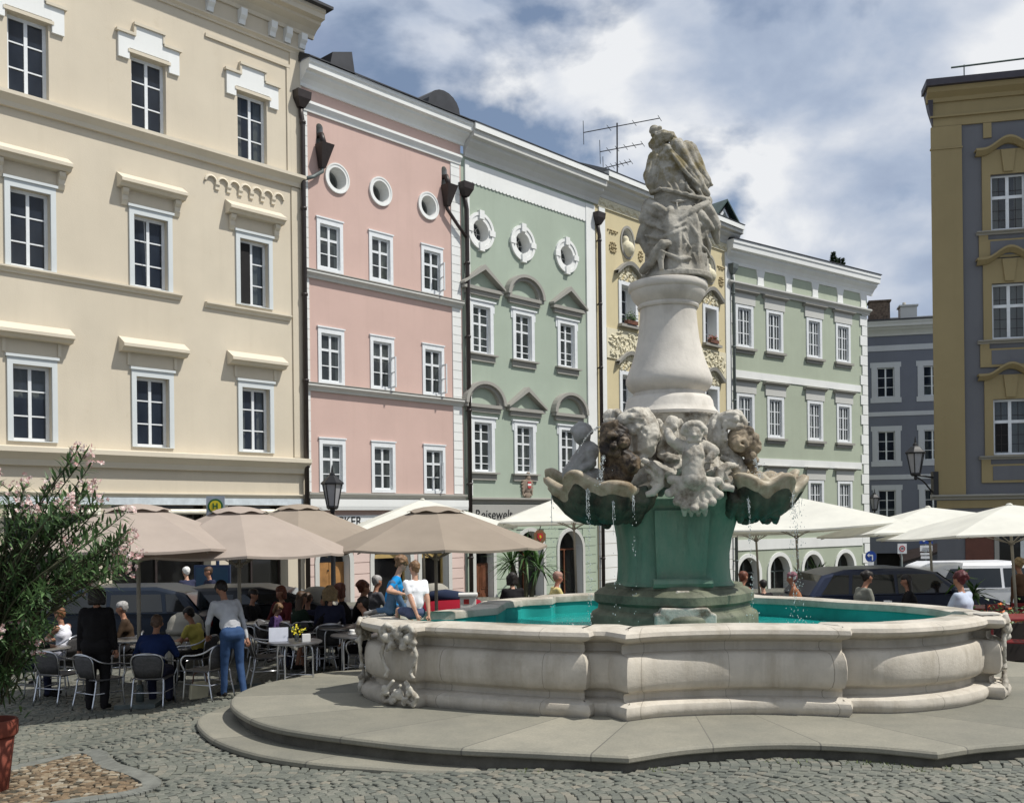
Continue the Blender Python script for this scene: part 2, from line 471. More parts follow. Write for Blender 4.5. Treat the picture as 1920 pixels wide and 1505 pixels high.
def in_steps(x, y): return inside(PLINTH, x, y) or inside(LOW+[Vector((-2.8, 13.2, 0)), Vector((0, 10, 0))], x, y)
BANDC = [(-5.6, 10.2, 0), (-4.95, 11.2, 0), (-4.6, 10.95, 0), (-4.28, 10.35, 0), (-4.0, 9.9, 0), (-3.65, 9.55, 0), (-3.36, 9.2, 0), (-3.36, 8.9, 0), (-3.7, 8.66, 0), (-4.4, 8.5, 0), (-5.6, 8.4, 0)]
BAND = catmull(BANDC, 8)
def lay_setts():
    """rows of hand-laid granite setts in waving arcs, real stones with open joints"""
    rnd = random.Random(3); mb = MB(); P = .092
    def stone_at(x, y, w, l, rot, h):
        z = gz(x, y); c, s = cos(rot), sin(rot); vs = []
        jit = [rnd.uniform(-.007, .007) for _ in range(8)]
        tx, ty = rnd.uniform(-.04, .04), rnd.uniform(-.04, .04)
        for k, (q, dz) in enumerate(((1.0, -.04), (1.0, -.007), (.84, 0))):
            for i, (a, b) in enumerate(((-1, -1), (1, -1), (1, 1), (-1, 1))):
                px = a*w/2*q+jit[i]; py = b*l/2*q+jit[4+i]
                vs.append((x+px*c-py*s, y+px*s+py*c, z+h+dz+px*tx+py*ty))
        fs = [(0, 1, 5, 4), (1, 2, 6, 5), (2, 3, 7, 6), (3, 0, 4, 7), (4, 5, 9, 8), (5, 6, 10, 9), (6, 7, 11, 10), (7, 4, 8, 11), (8, 9, 10, 11)]
        mb.add(vs, fs)
    W = 1.25
    for row in range(-88, 102):
        y = 7.0
        while y < 15.2:
            t = ((y+.15*sin(row*.05))/W) % 1.0; arc = .30*(1-(2*t-1)**2)
            x = row*P+arc-.3; slope = .30*(-4*(2*t-1))/W
            if abs(x) < (y+.6)*.56:
                if y < 13.6 or x < -1.5:
                    xx = x+rnd.uniform(-.008, .008); ok = not in_steps(xx, y)
                    if ok and x < -3.2 and y < 11.4:
                        d = min((xx-b.x)**2+(y-b.y)**2 for b in BAND[::3])
                        if d < .02 or inside(BAND, xx, y): ok = False
                    if ok: stone_at(xx, y, P*rnd.uniform(.88, .97), .089*rnd.uniform(.90, 1.0), atan2(-slope, 1)*.9+rnd.uniform(-.06, .06), rnd.uniform(-.006, .005))
            y += .0925+rnd.uniform(-.006, .006)
    tag(mb.build('setts', cobble_mat(), smooth=False), kind='stuff')
    # warm-coloured rubble patch under the flower tub, with its edging band
    mb2 = MB(); mbk, mb = mb, mb2
    y = 8.3
    while y < 11.2:
        x = -5.6
        while x < -3.2:
            xx, yy = x+rnd.uniform(-.03, .03), y+rnd.uniform(-.02, .02)
            if inside(BAND, xx, yy) and min((xx-b.x)**2+(yy-b.y)**2 for b in BAND[::2]) > .008:
                stone_at(xx, yy, .076*rnd.uniform(.7, 1), .066*rnd.uniform(.7, 1), rnd.uniform(-.5, .5), rnd.uniform(-.004, .004))
            x += .075
        y += .068
    m, N, L, B = mat_base('warm river stones')
    g = N.new('ShaderNodeNewGeometry')
    L.new(ramp_node(N, L, g.outputs['Random Per Island'], [(0, (.05, .045, .03)), (.3, (.12, .085, .05)), (.6, (.19, .13, .075)), (.85, (.24, .19, .125)), (1, (.30, .27, .21))]), B.inputs['Base Color'])
    B.inputs['Roughness'].default_value = .7
    tag(mb2.build('river_stones', m), kind='stuff')
    mb3 = MB()
    for i in range(0, len(BAND)-1):
        a, b = BAND[i], BAND[i+1]; t = (b-a).normalized(); n = Vector((-t.y, t.x, 0))*.085
        ps = [a+n, b+n, b-n, a-n]
        mb3.add([(p.x, p.y, gz(p.x, p.y)-.03) for p in ps]+[(p.x, p.y, gz(p.x, p.y)+.002) for p in ps], [(0, 1, 5, 4), (1, 2, 6, 5), (2, 3, 7, 6), (3, 0, 4, 7), (4, 5, 6, 7)])
    tag(mb3.build('paving_band', simple('granite edging', (.15, .154, .136), .8, var=.25, scale=9, bump=.4)), kind='structure')
lay_setts()
def weeds():
    rnd = random.Random(5); mb = MB()
    n = len(PLINTH)
    for k in range(2600):
        i = rnd.randrange(n); a, b = PLINTH[i], PLINTH[(i+1) % n]
        if a.y > 11.5: continue
        p = a.lerp(b, rnd.random()); t = (b-a).normalized(); o = Vector((t.y, -t.x, 0))
        if (p-Vector((2, 13, 0))).dot(o) < 0: o = -o
        if noise.noise((p.x*1.7, p.y*1.7, 0)) < (-.1 if p.x > 1.2 else .25): continue
        q = p+o*abs(rnd.gauss(.03, .12))+Vector((0, 0, 0)); z = gz(q.x, q.y)-.01
        w = rnd.uniform(0, 6.28); l = rnd.uniform(.012, .04); h = rnd.uniform(.005, .035)
        d = Vector((cos(w), sin(w), 0)); s = Vector((-d.y, d.x, 0))*.008
        q = Vector((q.x, q.y, z)); mb.add([q-s, q+s, q+d*l+Vector((0, 0, h))], [(0, 1, 2)])
    tag(mb.build('joint_weeds', leafmat('weed green', (.05, .075, .02), (.12, .15, .05))), kind='stuff')
weeds()

# ================================================================== houses
class House:
    """local frame: x along the street front, -y out of the wall, z up"""
    def __init__(s, name, label, A, d, y0=0):
        s.d = Vector(d).normalized(); s.A = Vector(A)
        s.root = thing(name, label, 'house', (A[0], A[1], 0), atan2(s.d.y, s.d.x))
        s.cache = {}; s.holes = []
    def uv(s, px, py):
        a, b = ray(px, py)
        det = s.d.x*-1+a*s.d.y
        u = (-s.A.x*-1+(-a)*s.A.y*1)/1 if False else None
        # A + u d = t (a, 1)
        M = Matrix(((s.d.x, -a), (s.d.y, -1))).inverted() @ Vector((-s.A.x, -s.A.y))
        return M[0], CZ+b*M[1]
    def wall(s, u0, u1, z0, z1, mat, depth=9, rev=.2, name='wall', revmat=None, extra=None):
        mb = MB(); H = s.holes
        us = sorted({u0, u1, *[h[0] for h in H], *[h[1] for h in H]}); zs = sorted({z0, z1, *[h[2] for h in H], *[h[3] for h in H]})
        for i in range(len(us)-1):
            for j in range(len(zs)-1):
                cu, cz = (us[i]+us[i+1])/2, (zs[j]+zs[j+1])/2
                if any(h[0] < cu < h[1] and h[2] < cz < h[3] for h in H): continue
                mb.quad((us[i], 0, zs[j]), (us[i+1], 0, zs[j]), (us[i+1], 0, zs[j+1]), (us[i], 0, zs[j+1]))
        mb.quad((u0, 0, z0), (u0, depth, z0), (u0, depth, z1), (u0, 0, z1)); mb.quad((u1, 0, z0), (u1, depth, z0), (u1, depth, z1), (u1, 0, z1))
        mb.quad((u0, depth, z0), (u1, depth, z0), (u1, depth, z1), (u0, depth, z1))
        mb.quad((u0, 0, z1), (u1, 0, z1), (u1, depth, z1), (u0, depth, z1))
        mb.mi = 1
        for h in H:
            a, b, c, d = h[:4]; k = h[4] if len(h) > 4 else 'r'; R = h[5] if len(h) > 5 else rev
            if k == 'r':
                mb.quad((a, 0, c), (a, R, c), (a, R, d), (a, 0, d)); mb.quad((b, 0, c), (b, R, c), (b, R, d), (b, 0, d))
                mb.quad((a, 0, d), (b, 0, d), (b, R, d), (a, R, d)); mb.quad((a, 0, c), (b, 0, c), (b, R, c), (a, R, c))
            elif k == 'o':
                cu, cz, ra, rb, n = (a+b)/2, (c+d)/2, (b-a)/2-.002, (d-c)/2-.002, 32
                P = [(cu+ra*cos(2*pi*i/n), cz+rb*sin(2*pi*i/n)) for i in range(n)]
                def sq(i):
                    x, y = cos(2*pi*i/n), sin(2*pi*i/n); q = max(abs(x), abs(y)); return cu+(b-a)/2*x/q, cz+(d-c)/2*y/q
                Q = [sq(i) for i in range(n)]
                for i in range(n):
                    i2 = (i+1) % n; mb.mi = 0
                    mb.quad((P[i][0], 0, P[i][1]), (P[i2][0], 0, P[i2][1]), (Q[i2][0], 0, Q[i2][1]), (Q[i][0], 0, Q[i][1])); mb.mi = 1
                    mb.quad((P[i][0], 0, P[i][1]), (P[i2][0], 0, P[i2][1]), (P[i2][0], R, P[i2][1]), (P[i][0], R, P[i][1]))
            elif k == 'a':
                cu, r = (a+b)/2, (b-a)/2; sp = d-r; n = 14
                P = [(cu-r*cos(pi*i/n), sp+r*.998*sin(pi*i/n)) for i in range(n+1)]
                for i in range(n):
                    mb.mi = 0; mb.quad((P[i][0], 0, P[i][1]), (P[i+1][0], 0, P[i+1][1]), (P[i+1][0], 0, d), (P[i][0], 0, d))
                    mb.mi = 1; mb.quad((P[i][0], 0, P[i][1]), (P[i+1][0], 0, P[i+1][1]), (P[i+1][0], R, P[i+1][1]), (P[i][0], R, P[i][1]))
                mb.quad((a, 0, c), (a, R, c), (a, R, sp), (a, 0, sp)); mb.quad((b, 0, c), (b, R, c), (b, R, sp), (b, 0, sp))
        if extra: extra(mb)
        return mb.build(name, [mat, revmat or mat], s.root)
    def part(s, mb, name, mat, parent=None, **k): return mb.build(name, mat, parent or s.root, **k)
    def run(s, name, prof, u0, u1, mat, ret=True):
        mb = MB(); mb.extr_u(prof, u0, u1); return mb.build(name, mat, s.root)
    def window(s, key, u, z, frame, pane, extras=(), gmat=None, label=None, opened=None):
        """frame/pane/extras are functions filling a MB around u = 0, z = 0; one mesh per kind, shared"""
        if key not in s.cache:
            def mk(fn, mat, nm):
                mb = MB(); fn(mb); me = mb.mesh(nm)
                for m in (mat if isinstance(mat, (list, tuple)) else [mat]): me.materials.append(m)
                bm = bmesh.new(); bm.from_mesh(me); bmesh.ops.recalc_face_normals(bm, faces=bm.faces); bm.to_mesh(me); bm.free()
                return me
            s.cache[key] = (mk(frame, [M_WOODW, M_CASE], 'window'), mk(pane, gmat or M_GLASS, 'pane'), [(nm, mk(fn, mat, nm)) for nm, fn, mat in extras])
        f, p, ex = s.cache[key]
        w = link('window', f, s.root, (u, 0, z))
        if label: w['label'] = label
        link('pane', p, w)
        for nm, me in ex: link(nm, me, w)
        xs = [v.co for v in p.vertices]; s.drape(key, w, max(c.x for c in xs)*2, min(c.z for c in xs), max(c.z for c in xs), max(c.y for c in xs))
        return w
    rnd = random.Random(17)
    def drape(s, key, w, wid, z0, z1, y):
        """curtains and half blinds behind the glass, different from window to window"""
        r = s.rnd.random(); k = s.nets; v = 0 if r < k else 1 if r < k+.22 else 2 if r < k+.34 else 3 if r < k+.46 else None
        if v is None: return
        ck = ('drape', key, v)
        if ck not in s.cache:
            mb = MB(); mb.smooth = True
            def strip(xa, xb, za, zb):
                n = 18; vs = []
                for i in range(n+1):
                    x = xa+(xb-xa)*i/n
                    for z in (za, zb): vs.append((x, y+.10+.022*sin(i*2.1)+.01*sin(i*.9), z))
                mb.add(vs, [(2*i, 2*i+2, 2*i+3, 2*i+1) for i in range(n)])
            h = wid/2
            if v == 0: strip(-h, h, z0, z1)
            elif v == 1: strip(-h, -h*.45, z0, z1); strip(h*.45, h, z0, z1)
            elif v == 2: strip(-h, h, z0+(z1-z0)*.58, z1)
            else: strip(-h, h, z0, z0+(z1-z0)*.4)
            me = mb.mesh('curtain'); me.materials.append(M_NET if v in (0, 3) else M_CURT); s.cache[ck] = me
        link('curtain', s.cache[ck], w)
    nets = .12
def sash(mb, w, z0, z1, y, cols, rows, border=.07, bar=.035, mull=.06, dep=.05):
    """rows: list of fractions where glazing bars run; cols sashes side by side"""
    h = w/2
    mb.box(-h, -h+border, y, y+dep, z0, z1); mb.box(h-border, h, y, y+dep, z0, z1)
    mb.box(-h+border, h-border, y, y+dep, z0, z0+border); mb.box(-h+border, h-border, y, y+dep, z1-border, z1)
    for i in range(1, cols):
        x = -h+w*i/cols; mb.box(x-mull/2, x+mull/2, y-.006, y+dep, z0+border, z1-border)
    for fr in rows:
        q, bw = fr if isinstance(fr, tuple) else (fr, bar)
        z = z0+(z1-z0)*q
        for i in range(cols):
            a = -h+border if i == 0 else -h+w*i/cols+mull/2; b = h-border if i == cols-1 else -h+w*(i+1)/cols-mull/2
            mb.box(a, b, y+.004, y+dep-.004, z-bw/2, z+bw/2)
def pane_fn(w, z0, z1, y): return lambda mb: mb.quad((-w/2, y, z0), (w/2, y, z0), (w/2, y, z1), (-w/2, y, z1))
def ringbox(mb, w0, w1, za0, za1, zb0, zb1, y0, y1):
    """flat surround between inner (w0, za0..zb0) and outer (w1, za1..zb1)"""
    mb.box(-w1, -w0, y0, y1, za1, zb1); mb.box(w0, w1, y0, y1, za1, zb1)
    mb.box(-w0, w0, y0, y1, zb0, zb1)
    if za1 < za0: mb.box(-w0, w0, y0, y1, za1, za0)
CORN = lambda o, z0, z1: [(0, z0), (-o*.12, z0), (-o*.16, z0+(z1-z0)*.14), (-o*.34, z0+(z1-z0)*.30), (-o*.62, z0+(z1-z0)*.44), (-o*.66, z0+(z1-z0)*.54), (-o*.92, z0+(z1-z0)*.58), (-o*.93, z0+(z1-z0)*.78), (-o, z0+(z1-z0)*.84), (-o, z1), (0, z1)]
LEDGE = lambda o, z0, z1: [(0, z0), (-o*.35, z0), (-o*.45, z0+(z1-z0)*.3), (-o*.8, z0+(z1-z0)*.55), (-o, z0+(z1-z0)*.66), (-o, z0+(z1-z0)*.9), (0, z1)]
A0, D0 = (-6.34, 30.2), (.68178756, .73155022)

# ------------------------------------------------------------------ cream house
def cream_house():
    H = House('corner_house', 'tall cream house with white stepped window crowns, left of the pink house', A0, D0)
    CU = (-11.0, -7.90, -4.78, -1.60)
    rows = ((12.95, 14.85, .98), (8.72, 10.62, .96), (4.48, 6.33, .93))
    for z0, z1, w in rows:
        for u in CU: H.holes.append((u-w/2, u+w/2, z0, z1, 'r', .26))
    shops = [(-12.6, -9.2), (-8.6, -6.3), (-5.95, -3.1), (-2.55, -.55)]
    for a, b in shops: H.holes.append((a, b, -.6, 2.92, 'r', .5))
    H.wall(-15, .1, -1.5, 16.7, M_CREAM, revmat=M_CREAML)
    # upper windows with stepped white crowns
    def f3(mb): sash(mb, .98, 0, 1.9, .16, 2, [.335, .665], .085, .035, .085)
    def crown(mb):
        P = [(-.86, 1.72), (-.56, 1.72), (-.56, 2.02), (.56, 2.02), (.56, 1.72), (.86, 1.72), (.86, 2.36), (.38, 2.36), (.38, 2.66), (-.38, 2.66), (-.38, 2.36), (-.86, 2.36)]
        mb.prism(P, lambda x, z: (x, 0, z), lambda x, z: (x, -.07, z))
    def lip(mb):
        for a, b, z in ((-.92, -.4, 2.36), (.4, .92, 2.36), (-.44, .44, 2.66)): mb.box(a, b, -.13, 0, z+.002, z+.075)
        for x in (-.44, .38): mb.box(x, x+.06, -.10, -.002, 2.43, 2.66)
        mb.box(-.60, .60, -.09, 0, 1.905, 1.99)
    for u in CU: H.window('top', u, 12.95, f3, pane_fn(.9, .04, 1.86, .185), [('crown', crown, M_WHITE), ('crown_lip', lip, M_CREAML)])
    # middle and lower windows: white casing, panel and sloped hood on brackets
    def casing(w, h):
        def fn(mb):
            mb.mi = 1; ringbox(mb, w/2, w/2+.13, 0, -.02, h, h+.17, -.05, 0)
            mb.box(-w/2-.17, w/2+.17, -.09, 0, h+.173, h+.24); mb.mi = 0
            sash(mb, w, 0, h, .16, 2, [.335, .665], .08, .035, .08)
        return fn
    def hood(h, br):
        def fn(mb):
            mb.extr_u([(0, h+1.0), (-.03, h+1.0), (-.34, h+.80), (-.34, h+.72), (-.26, h+.69), (-.2, h+.62), (0, h+.6)], -.93, .93)
            if br:
                for x in (-.82, .66): mb.extr_u([(0, h+.6), (-.17, h+.6), (-.16, h+.5), (-.09, h+.42), (-.10, h+.3), (-.04, h+.18), (0, h+.16)], x, x+.16)
            else:
                for x in (-.70, .62): mb.box(x, x+.08, -.045, 0, h+.28, h+.6)
        return fn
    lab = {(-4.78, 1): 'window tilted half open', (-1.60, 1): 'window with its left casement open'}
    for r in (1, 2):
        z0, z1, w = rows[r]; h = z1-z0
        for u in CU:
            H.window(('casing', r), u, z0, casing(w, h), pane_fn(w-.06, .03, h-.03, .185), [('hood', hood(h, r == 1), M_CREAML)], label=lab.get((u, r)))
    # an open casement: dark gap where the left leaf stands open
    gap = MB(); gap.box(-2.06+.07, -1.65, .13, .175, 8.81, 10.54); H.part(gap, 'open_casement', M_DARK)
    tl = MB(); tl.add([(-5.24, .14, 8.75), (-4.84, .14, 8.75), (-4.96, .02, 10.5), (-5.24, .02, 10.5), (-5.24, .11, 8.75), (-4.84, .11, 8.75), (-4.96, -.01, 10.5), (-5.24, -.01, 10.5)], [(0, 1, 5, 4), (1, 2, 6, 5), (2, 3, 7, 6), (3, 0, 4, 7)]); H.part(tl, 'tilted_casement', M_WOODW)
    # string courses
    H.run('ledge', LEDGE(.26, 12.52, 12.9), -15, .1, M_CREAML)
    H.run('ledge', LEDGE(.13, 8.53, 8.70), -15, -3.93, M_CREAML); H.run('ledge', LEDGE(.13, 8.45, 8.62), -3.2, -.38, M_CREAML)
    H.run('ledge', LEDGE(.34, 3.88, 4.36), -15, .12, M_CREAML)
    H.run('ledge', LEDGE(.10, 3.13, 3.26), -15, .1, M_CREAML)
    # raised corner strip and panel edge
    mb = MB(); mb.box(-.30, .1, -.045, 0, 4.37, 12.5); H.part(mb, 'corner_strip', M_CREAM); mb = MB(); mb.box(-.30, .1, -.045, 0, 12.91, 16.6); H.part(mb, 'corner_strip', M_CREAM)
    mb = MB(); mb.box(-3.1, -.302, -.05, 0, 16.06, 16.16); mb.box(-.42, -.302, -.044, 0, 12.91, 16.05); H.part(mb, 'panel_edge', M_CREAM)
    # little round-arched corbel frieze
    mb = MB()
    for k in range(7):
        u = -2.98+k*.37; z = 12.02
        mb.smooth = False
        P = [(u-.15*cos(pi*i/10), z+.15*sin(pi*i/10)) for i in range(11)]
        Q = [(u-.205*cos(pi*i/10), z+.205*sin(pi*i/10)) for i in range(11)]
        for i in range(10):
            mb.add([(P[i][0], 0, P[i][1]), (P[i+1][0], 0, P[i+1][1]), (Q[i+1][0], 0, Q[i+1][1]), (Q[i][0], 0, Q[i][1]), (P[i][0], -.08, P[i][1]), (P[i+1][0], -.08, P[i+1][1]), (Q[i+1][0], -.05, Q[i+1][1]), (Q[i][0], -.05, Q[i][1])], [(0, 1, 5, 4), (2, 3, 7, 6), (4, 5, 6, 7)])
        if k < 6: mb.extr_u([(0, z+.02), (-.085, z+.02), (-.085, z-.06), (-.05, z-.12), (-.05, z-.19), (0, z-.2)], u+.13, u+.25)
    H.part(mb, 'corbel_frieze', M_CREAML)
    # main cornice with white brackets
    H.run('cornice', CORN(.72, 17.2, 17.9), -15, .55, M_CREAML)
    mb = MB(); mb.box(-15, .1, -.02, 3, 16.7, 17.2); H.part(mb, 'frieze', M_CREAM)
    H.run('ledge', LEDGE(.15, 16.55, 16.72), -15, .16, M_CREAML)
    u = -14.3
    while u < .1:
        mb = MB(); mb.extr_u([(-.02, 16.78), (-.10, 16.78), (-.13, 16.9), (-.22, 17.0), (-.24, 17.19), (-.02, 17.19)], u, u+.2)
        H.part(mb, 'bracket', M_WHITE); u += 1.02 if u < -1.6 else .53
    mb = MB(); mb.add([(-15, -.9, 17.96), (.7, -.9, 17.96), (.7, 6, 21.5), (-15, 6, 21.5), (-15, -.9, 17.88), (.7, -.9, 17.88), (.7, 6, 17.9), (-15, 6, 17.9)], [(0, 1, 2, 3), (0, 1, 5, 4), (1, 2, 6, 5), (4, 5, 6, 7)]); H.part(mb, 'roof', M_ROOF)
    # shop fronts
    mb = MB(); mb.box(-15, -.02, -.06, 0, 2.93, 3.12); H.part(mb, 'shop_fascia', simple('pale blue fascia', (.52, .57, .60), .6))
    for a, b in shops:
        mb = MB(); mb.box(a, b, .42, .5, -.6, -.1)
        for x in (a, (a+b)/2-.03, b-.06): mb.box(x, x+.06, .40, .46, -.1, 2.92)
        mb.box(a, b, .40, .46, 2.3, 2.36)
        f = H.part(mb, 'shop_front', M_PIPE)
        g = MB(); g.quad((a, .47, -.1), (b, .47, -.1), (b, .47, 2.92), (a, .47, 2.92)); g.build('shop_glass', M_SHOPG, f)
        aw = MB(); aw.smooth = True; aw.tube([(a+.1, -.12, 2.74), (b-.1, -.12, 2.74)], .075, 10); aw.smooth = False
        aw.box(a+.02, a+.1, -.2, 0, 2.6, 2.85); aw.box(b-.1, b-.02, -.2, 0, 2.6, 2.85)
        H.part(aw, 'awning_roll', simple('cream awning', (.78, .74, .62), .6))
    return H
cream_house()

# ------------------------------------------------------------------ pink house
def quoins(H, u0, u1, z0, z1, mat, h=.31, proud=.03):
    mb = MB(); z = z0
    while z < z1-.05:
        mb.box(u0, u1, -proud, 0, z, min(z+h-.022, z1)); z += h
    mb.box(u0+.004, u1-.004, -.012, 0, z0, z1)
    return H.part(mb, 'quoins', mat)
def roundring(mb, ra, rb, y0, y1, n=32, sz=1.0):
    P = [(ra*cos(2*pi*i/n), ra*sz*sin(2*pi*i/n)) for i in range(n)]; Q = [(rb*cos(2*pi*i/n), rb*sz*sin(2*pi*i/n)) for i in range(n)]
    for i in range(n):
        j = (i+1) % n
        mb.add([(P[i][0], y0, P[i][1]), (P[j][0], y0, P[j][1]), (Q[j][0], y0, Q[j][1]), (Q[i][0], y0, Q[i][1]), (P[i][0], y1, P[i][1]), (P[j][0], y1, P[j][1]), (Q[j][0], y1, Q[j][1]), (Q[i][0], y1, Q[i][1])], [(0, 1, 5, 4), (2, 3, 7, 6), (4, 5, 6, 7), (0, 1, 2, 3)])
def courses(mb, H, u0, u1, z0, z1, h=.36, proud=.03, gap=.02):
    """rusticated courses of the ground floor that skip the openings"""
    z = z0
    while z < z1-.05:
        za, zb = z, min(z+h-gap, z1)
        segs = [(u0, u1)]
        for hh in H.holes:
            if hh[3] > za and hh[2] < zb:
                a, b = hh[0]-.17, hh[1]+.17
                if len(hh) > 4 and hh[4] == 'a':
                    r = (hh[1]-hh[0])/2; sp = hh[3]-r; dz = max(0, zb-sp-.17)
                    q = r+.17
                    if dz >= q: continue
                    w = sqrt(max(0, q*q-max(0, za-sp)**2)); a, b = (hh[0]+hh[1])/2-w, (hh[0]+hh[1])/2+w
                ns = []
                for s0, s1 in segs:
                    if b <= s0 or a >= s1: ns.append((s0, s1))
                    else:
                        if a > s0+.03: ns.append((s0, a))
                        if b < s1-.03: ns.append((b, s1))
                segs = ns
        for s0, s1 in segs: mb.box(s0, s1, -proud, 0, za, zb)
        z += h
def archsurround(mb, u0, u1, z0, z1, t=.15, y=-.05, n=14):
    r = (u1-u0)/2; c = (u0+u1)/2; sp = z1-r
    mb.box(u0-t, u0, y, 0, z0, sp); mb.box(u1, u1+t, y, 0, z0, sp)
    P = [(c-r*cos(pi*i/n), sp+r*sin(pi*i/n)) for i in range(n+1)]; Q = [(c-(r+t)*cos(pi*i/n), sp+(r+t)*sin(pi*i/n)) for i in range(n+1)]
    for i in range(n):
        mb.add([(P[i][0], 0, P[i][1]), (P[i+1][0], 0, P[i+1][1]), (Q[i+1][0], 0, Q[i+1][1]), (Q[i][0], 0, Q[i][1]), (P[i][0], y, P[i][1]), (P[i+1][0], y, P[i+1][1]), (Q[i+1][0], y, Q[i+1][1]), (Q[i][0], y, Q[i][1])], [(0, 1, 5, 4), (2, 3, 7, 6), (4, 5, 6, 7)])
def panel_door(mb, u0, u1, z0, z1, y):
    m = (u0+u1)/2
    for a, b in ((u0, m-.012), (m+.012, u1)):
        mb.box(a, b, y, y+.06, z0, z1); w = b-a
        k = max(2, int((z1-z0)/.75)); hh = (z1-z0)/k
        for i in range(k):
            za, zb = z0+i*hh+.1, z0+(i+1)*hh-.06
            mb.box(a+w*.16, b-w*.16, y-.02, y-.001, za, zb); mb.box(a+w*.26, b-w*.26, y-.035, y-.021, za+.08, zb-.08)
def downpipe(name, label, H, u, ztop, zbot, mat, r=.075, y=-.16, hop=True):
    d = H.d; o = Vector((H.A.x, H.A.y, 0))+Vector((d.x, d.y, 0))*u+Vector((d.y, -d.x, 0))*0
    t = thing(name, label, 'drainpipe', (o.x, o.y, 0), atan2(d.y, d.x))
    mb = MB(); mb.smooth = True
    mb.tube([(0, y+.06, ztop), (0, y+.03, ztop-.25), (.03, y, ztop-.5), (.03, y, zbot)], r, 10)
    mb.build('pipe', mat, t)
    for z in [zbot+1.5+i*2.6 for i in range(int((ztop-zbot-2)/2.6)+1)]:
        c = MB(); c.smooth = True; c.lathe([(r+.02, -.04), (r+.02, .04)], 10, (.03, y, z)); c.smooth = False; c.box(.0, .06, y, 0, z-.02, z+.02); c.build('pipe_clip', mat, t)
    if hop:
        h = MB(); h.add([(-.25, y-.18, ztop+.42), (.25, y-.18, ztop+.42), (.25, 0, ztop+.42), (-.25, 0, ztop+.42), (-.23, y-.16, ztop+.2), (.23, y-.16, ztop+.2), (.23, 0, ztop+.2), (-.23, 0, ztop+.2), (-.09, y-.05, ztop-.06), (.09, y-.05, ztop-.06), (.09, y+.12, ztop-.06), (-.09, y+.12, ztop-.06)], [(0, 1, 2, 3), (0, 1, 5, 4), (1, 2, 6, 5), (2, 3, 7, 6), (3, 0, 4, 7), (4, 5, 9, 8), (5, 6, 10, 9), (6, 7, 11, 10), (7, 4, 8, 11)])
        h.build('hopper_head', mat, t)
    return t
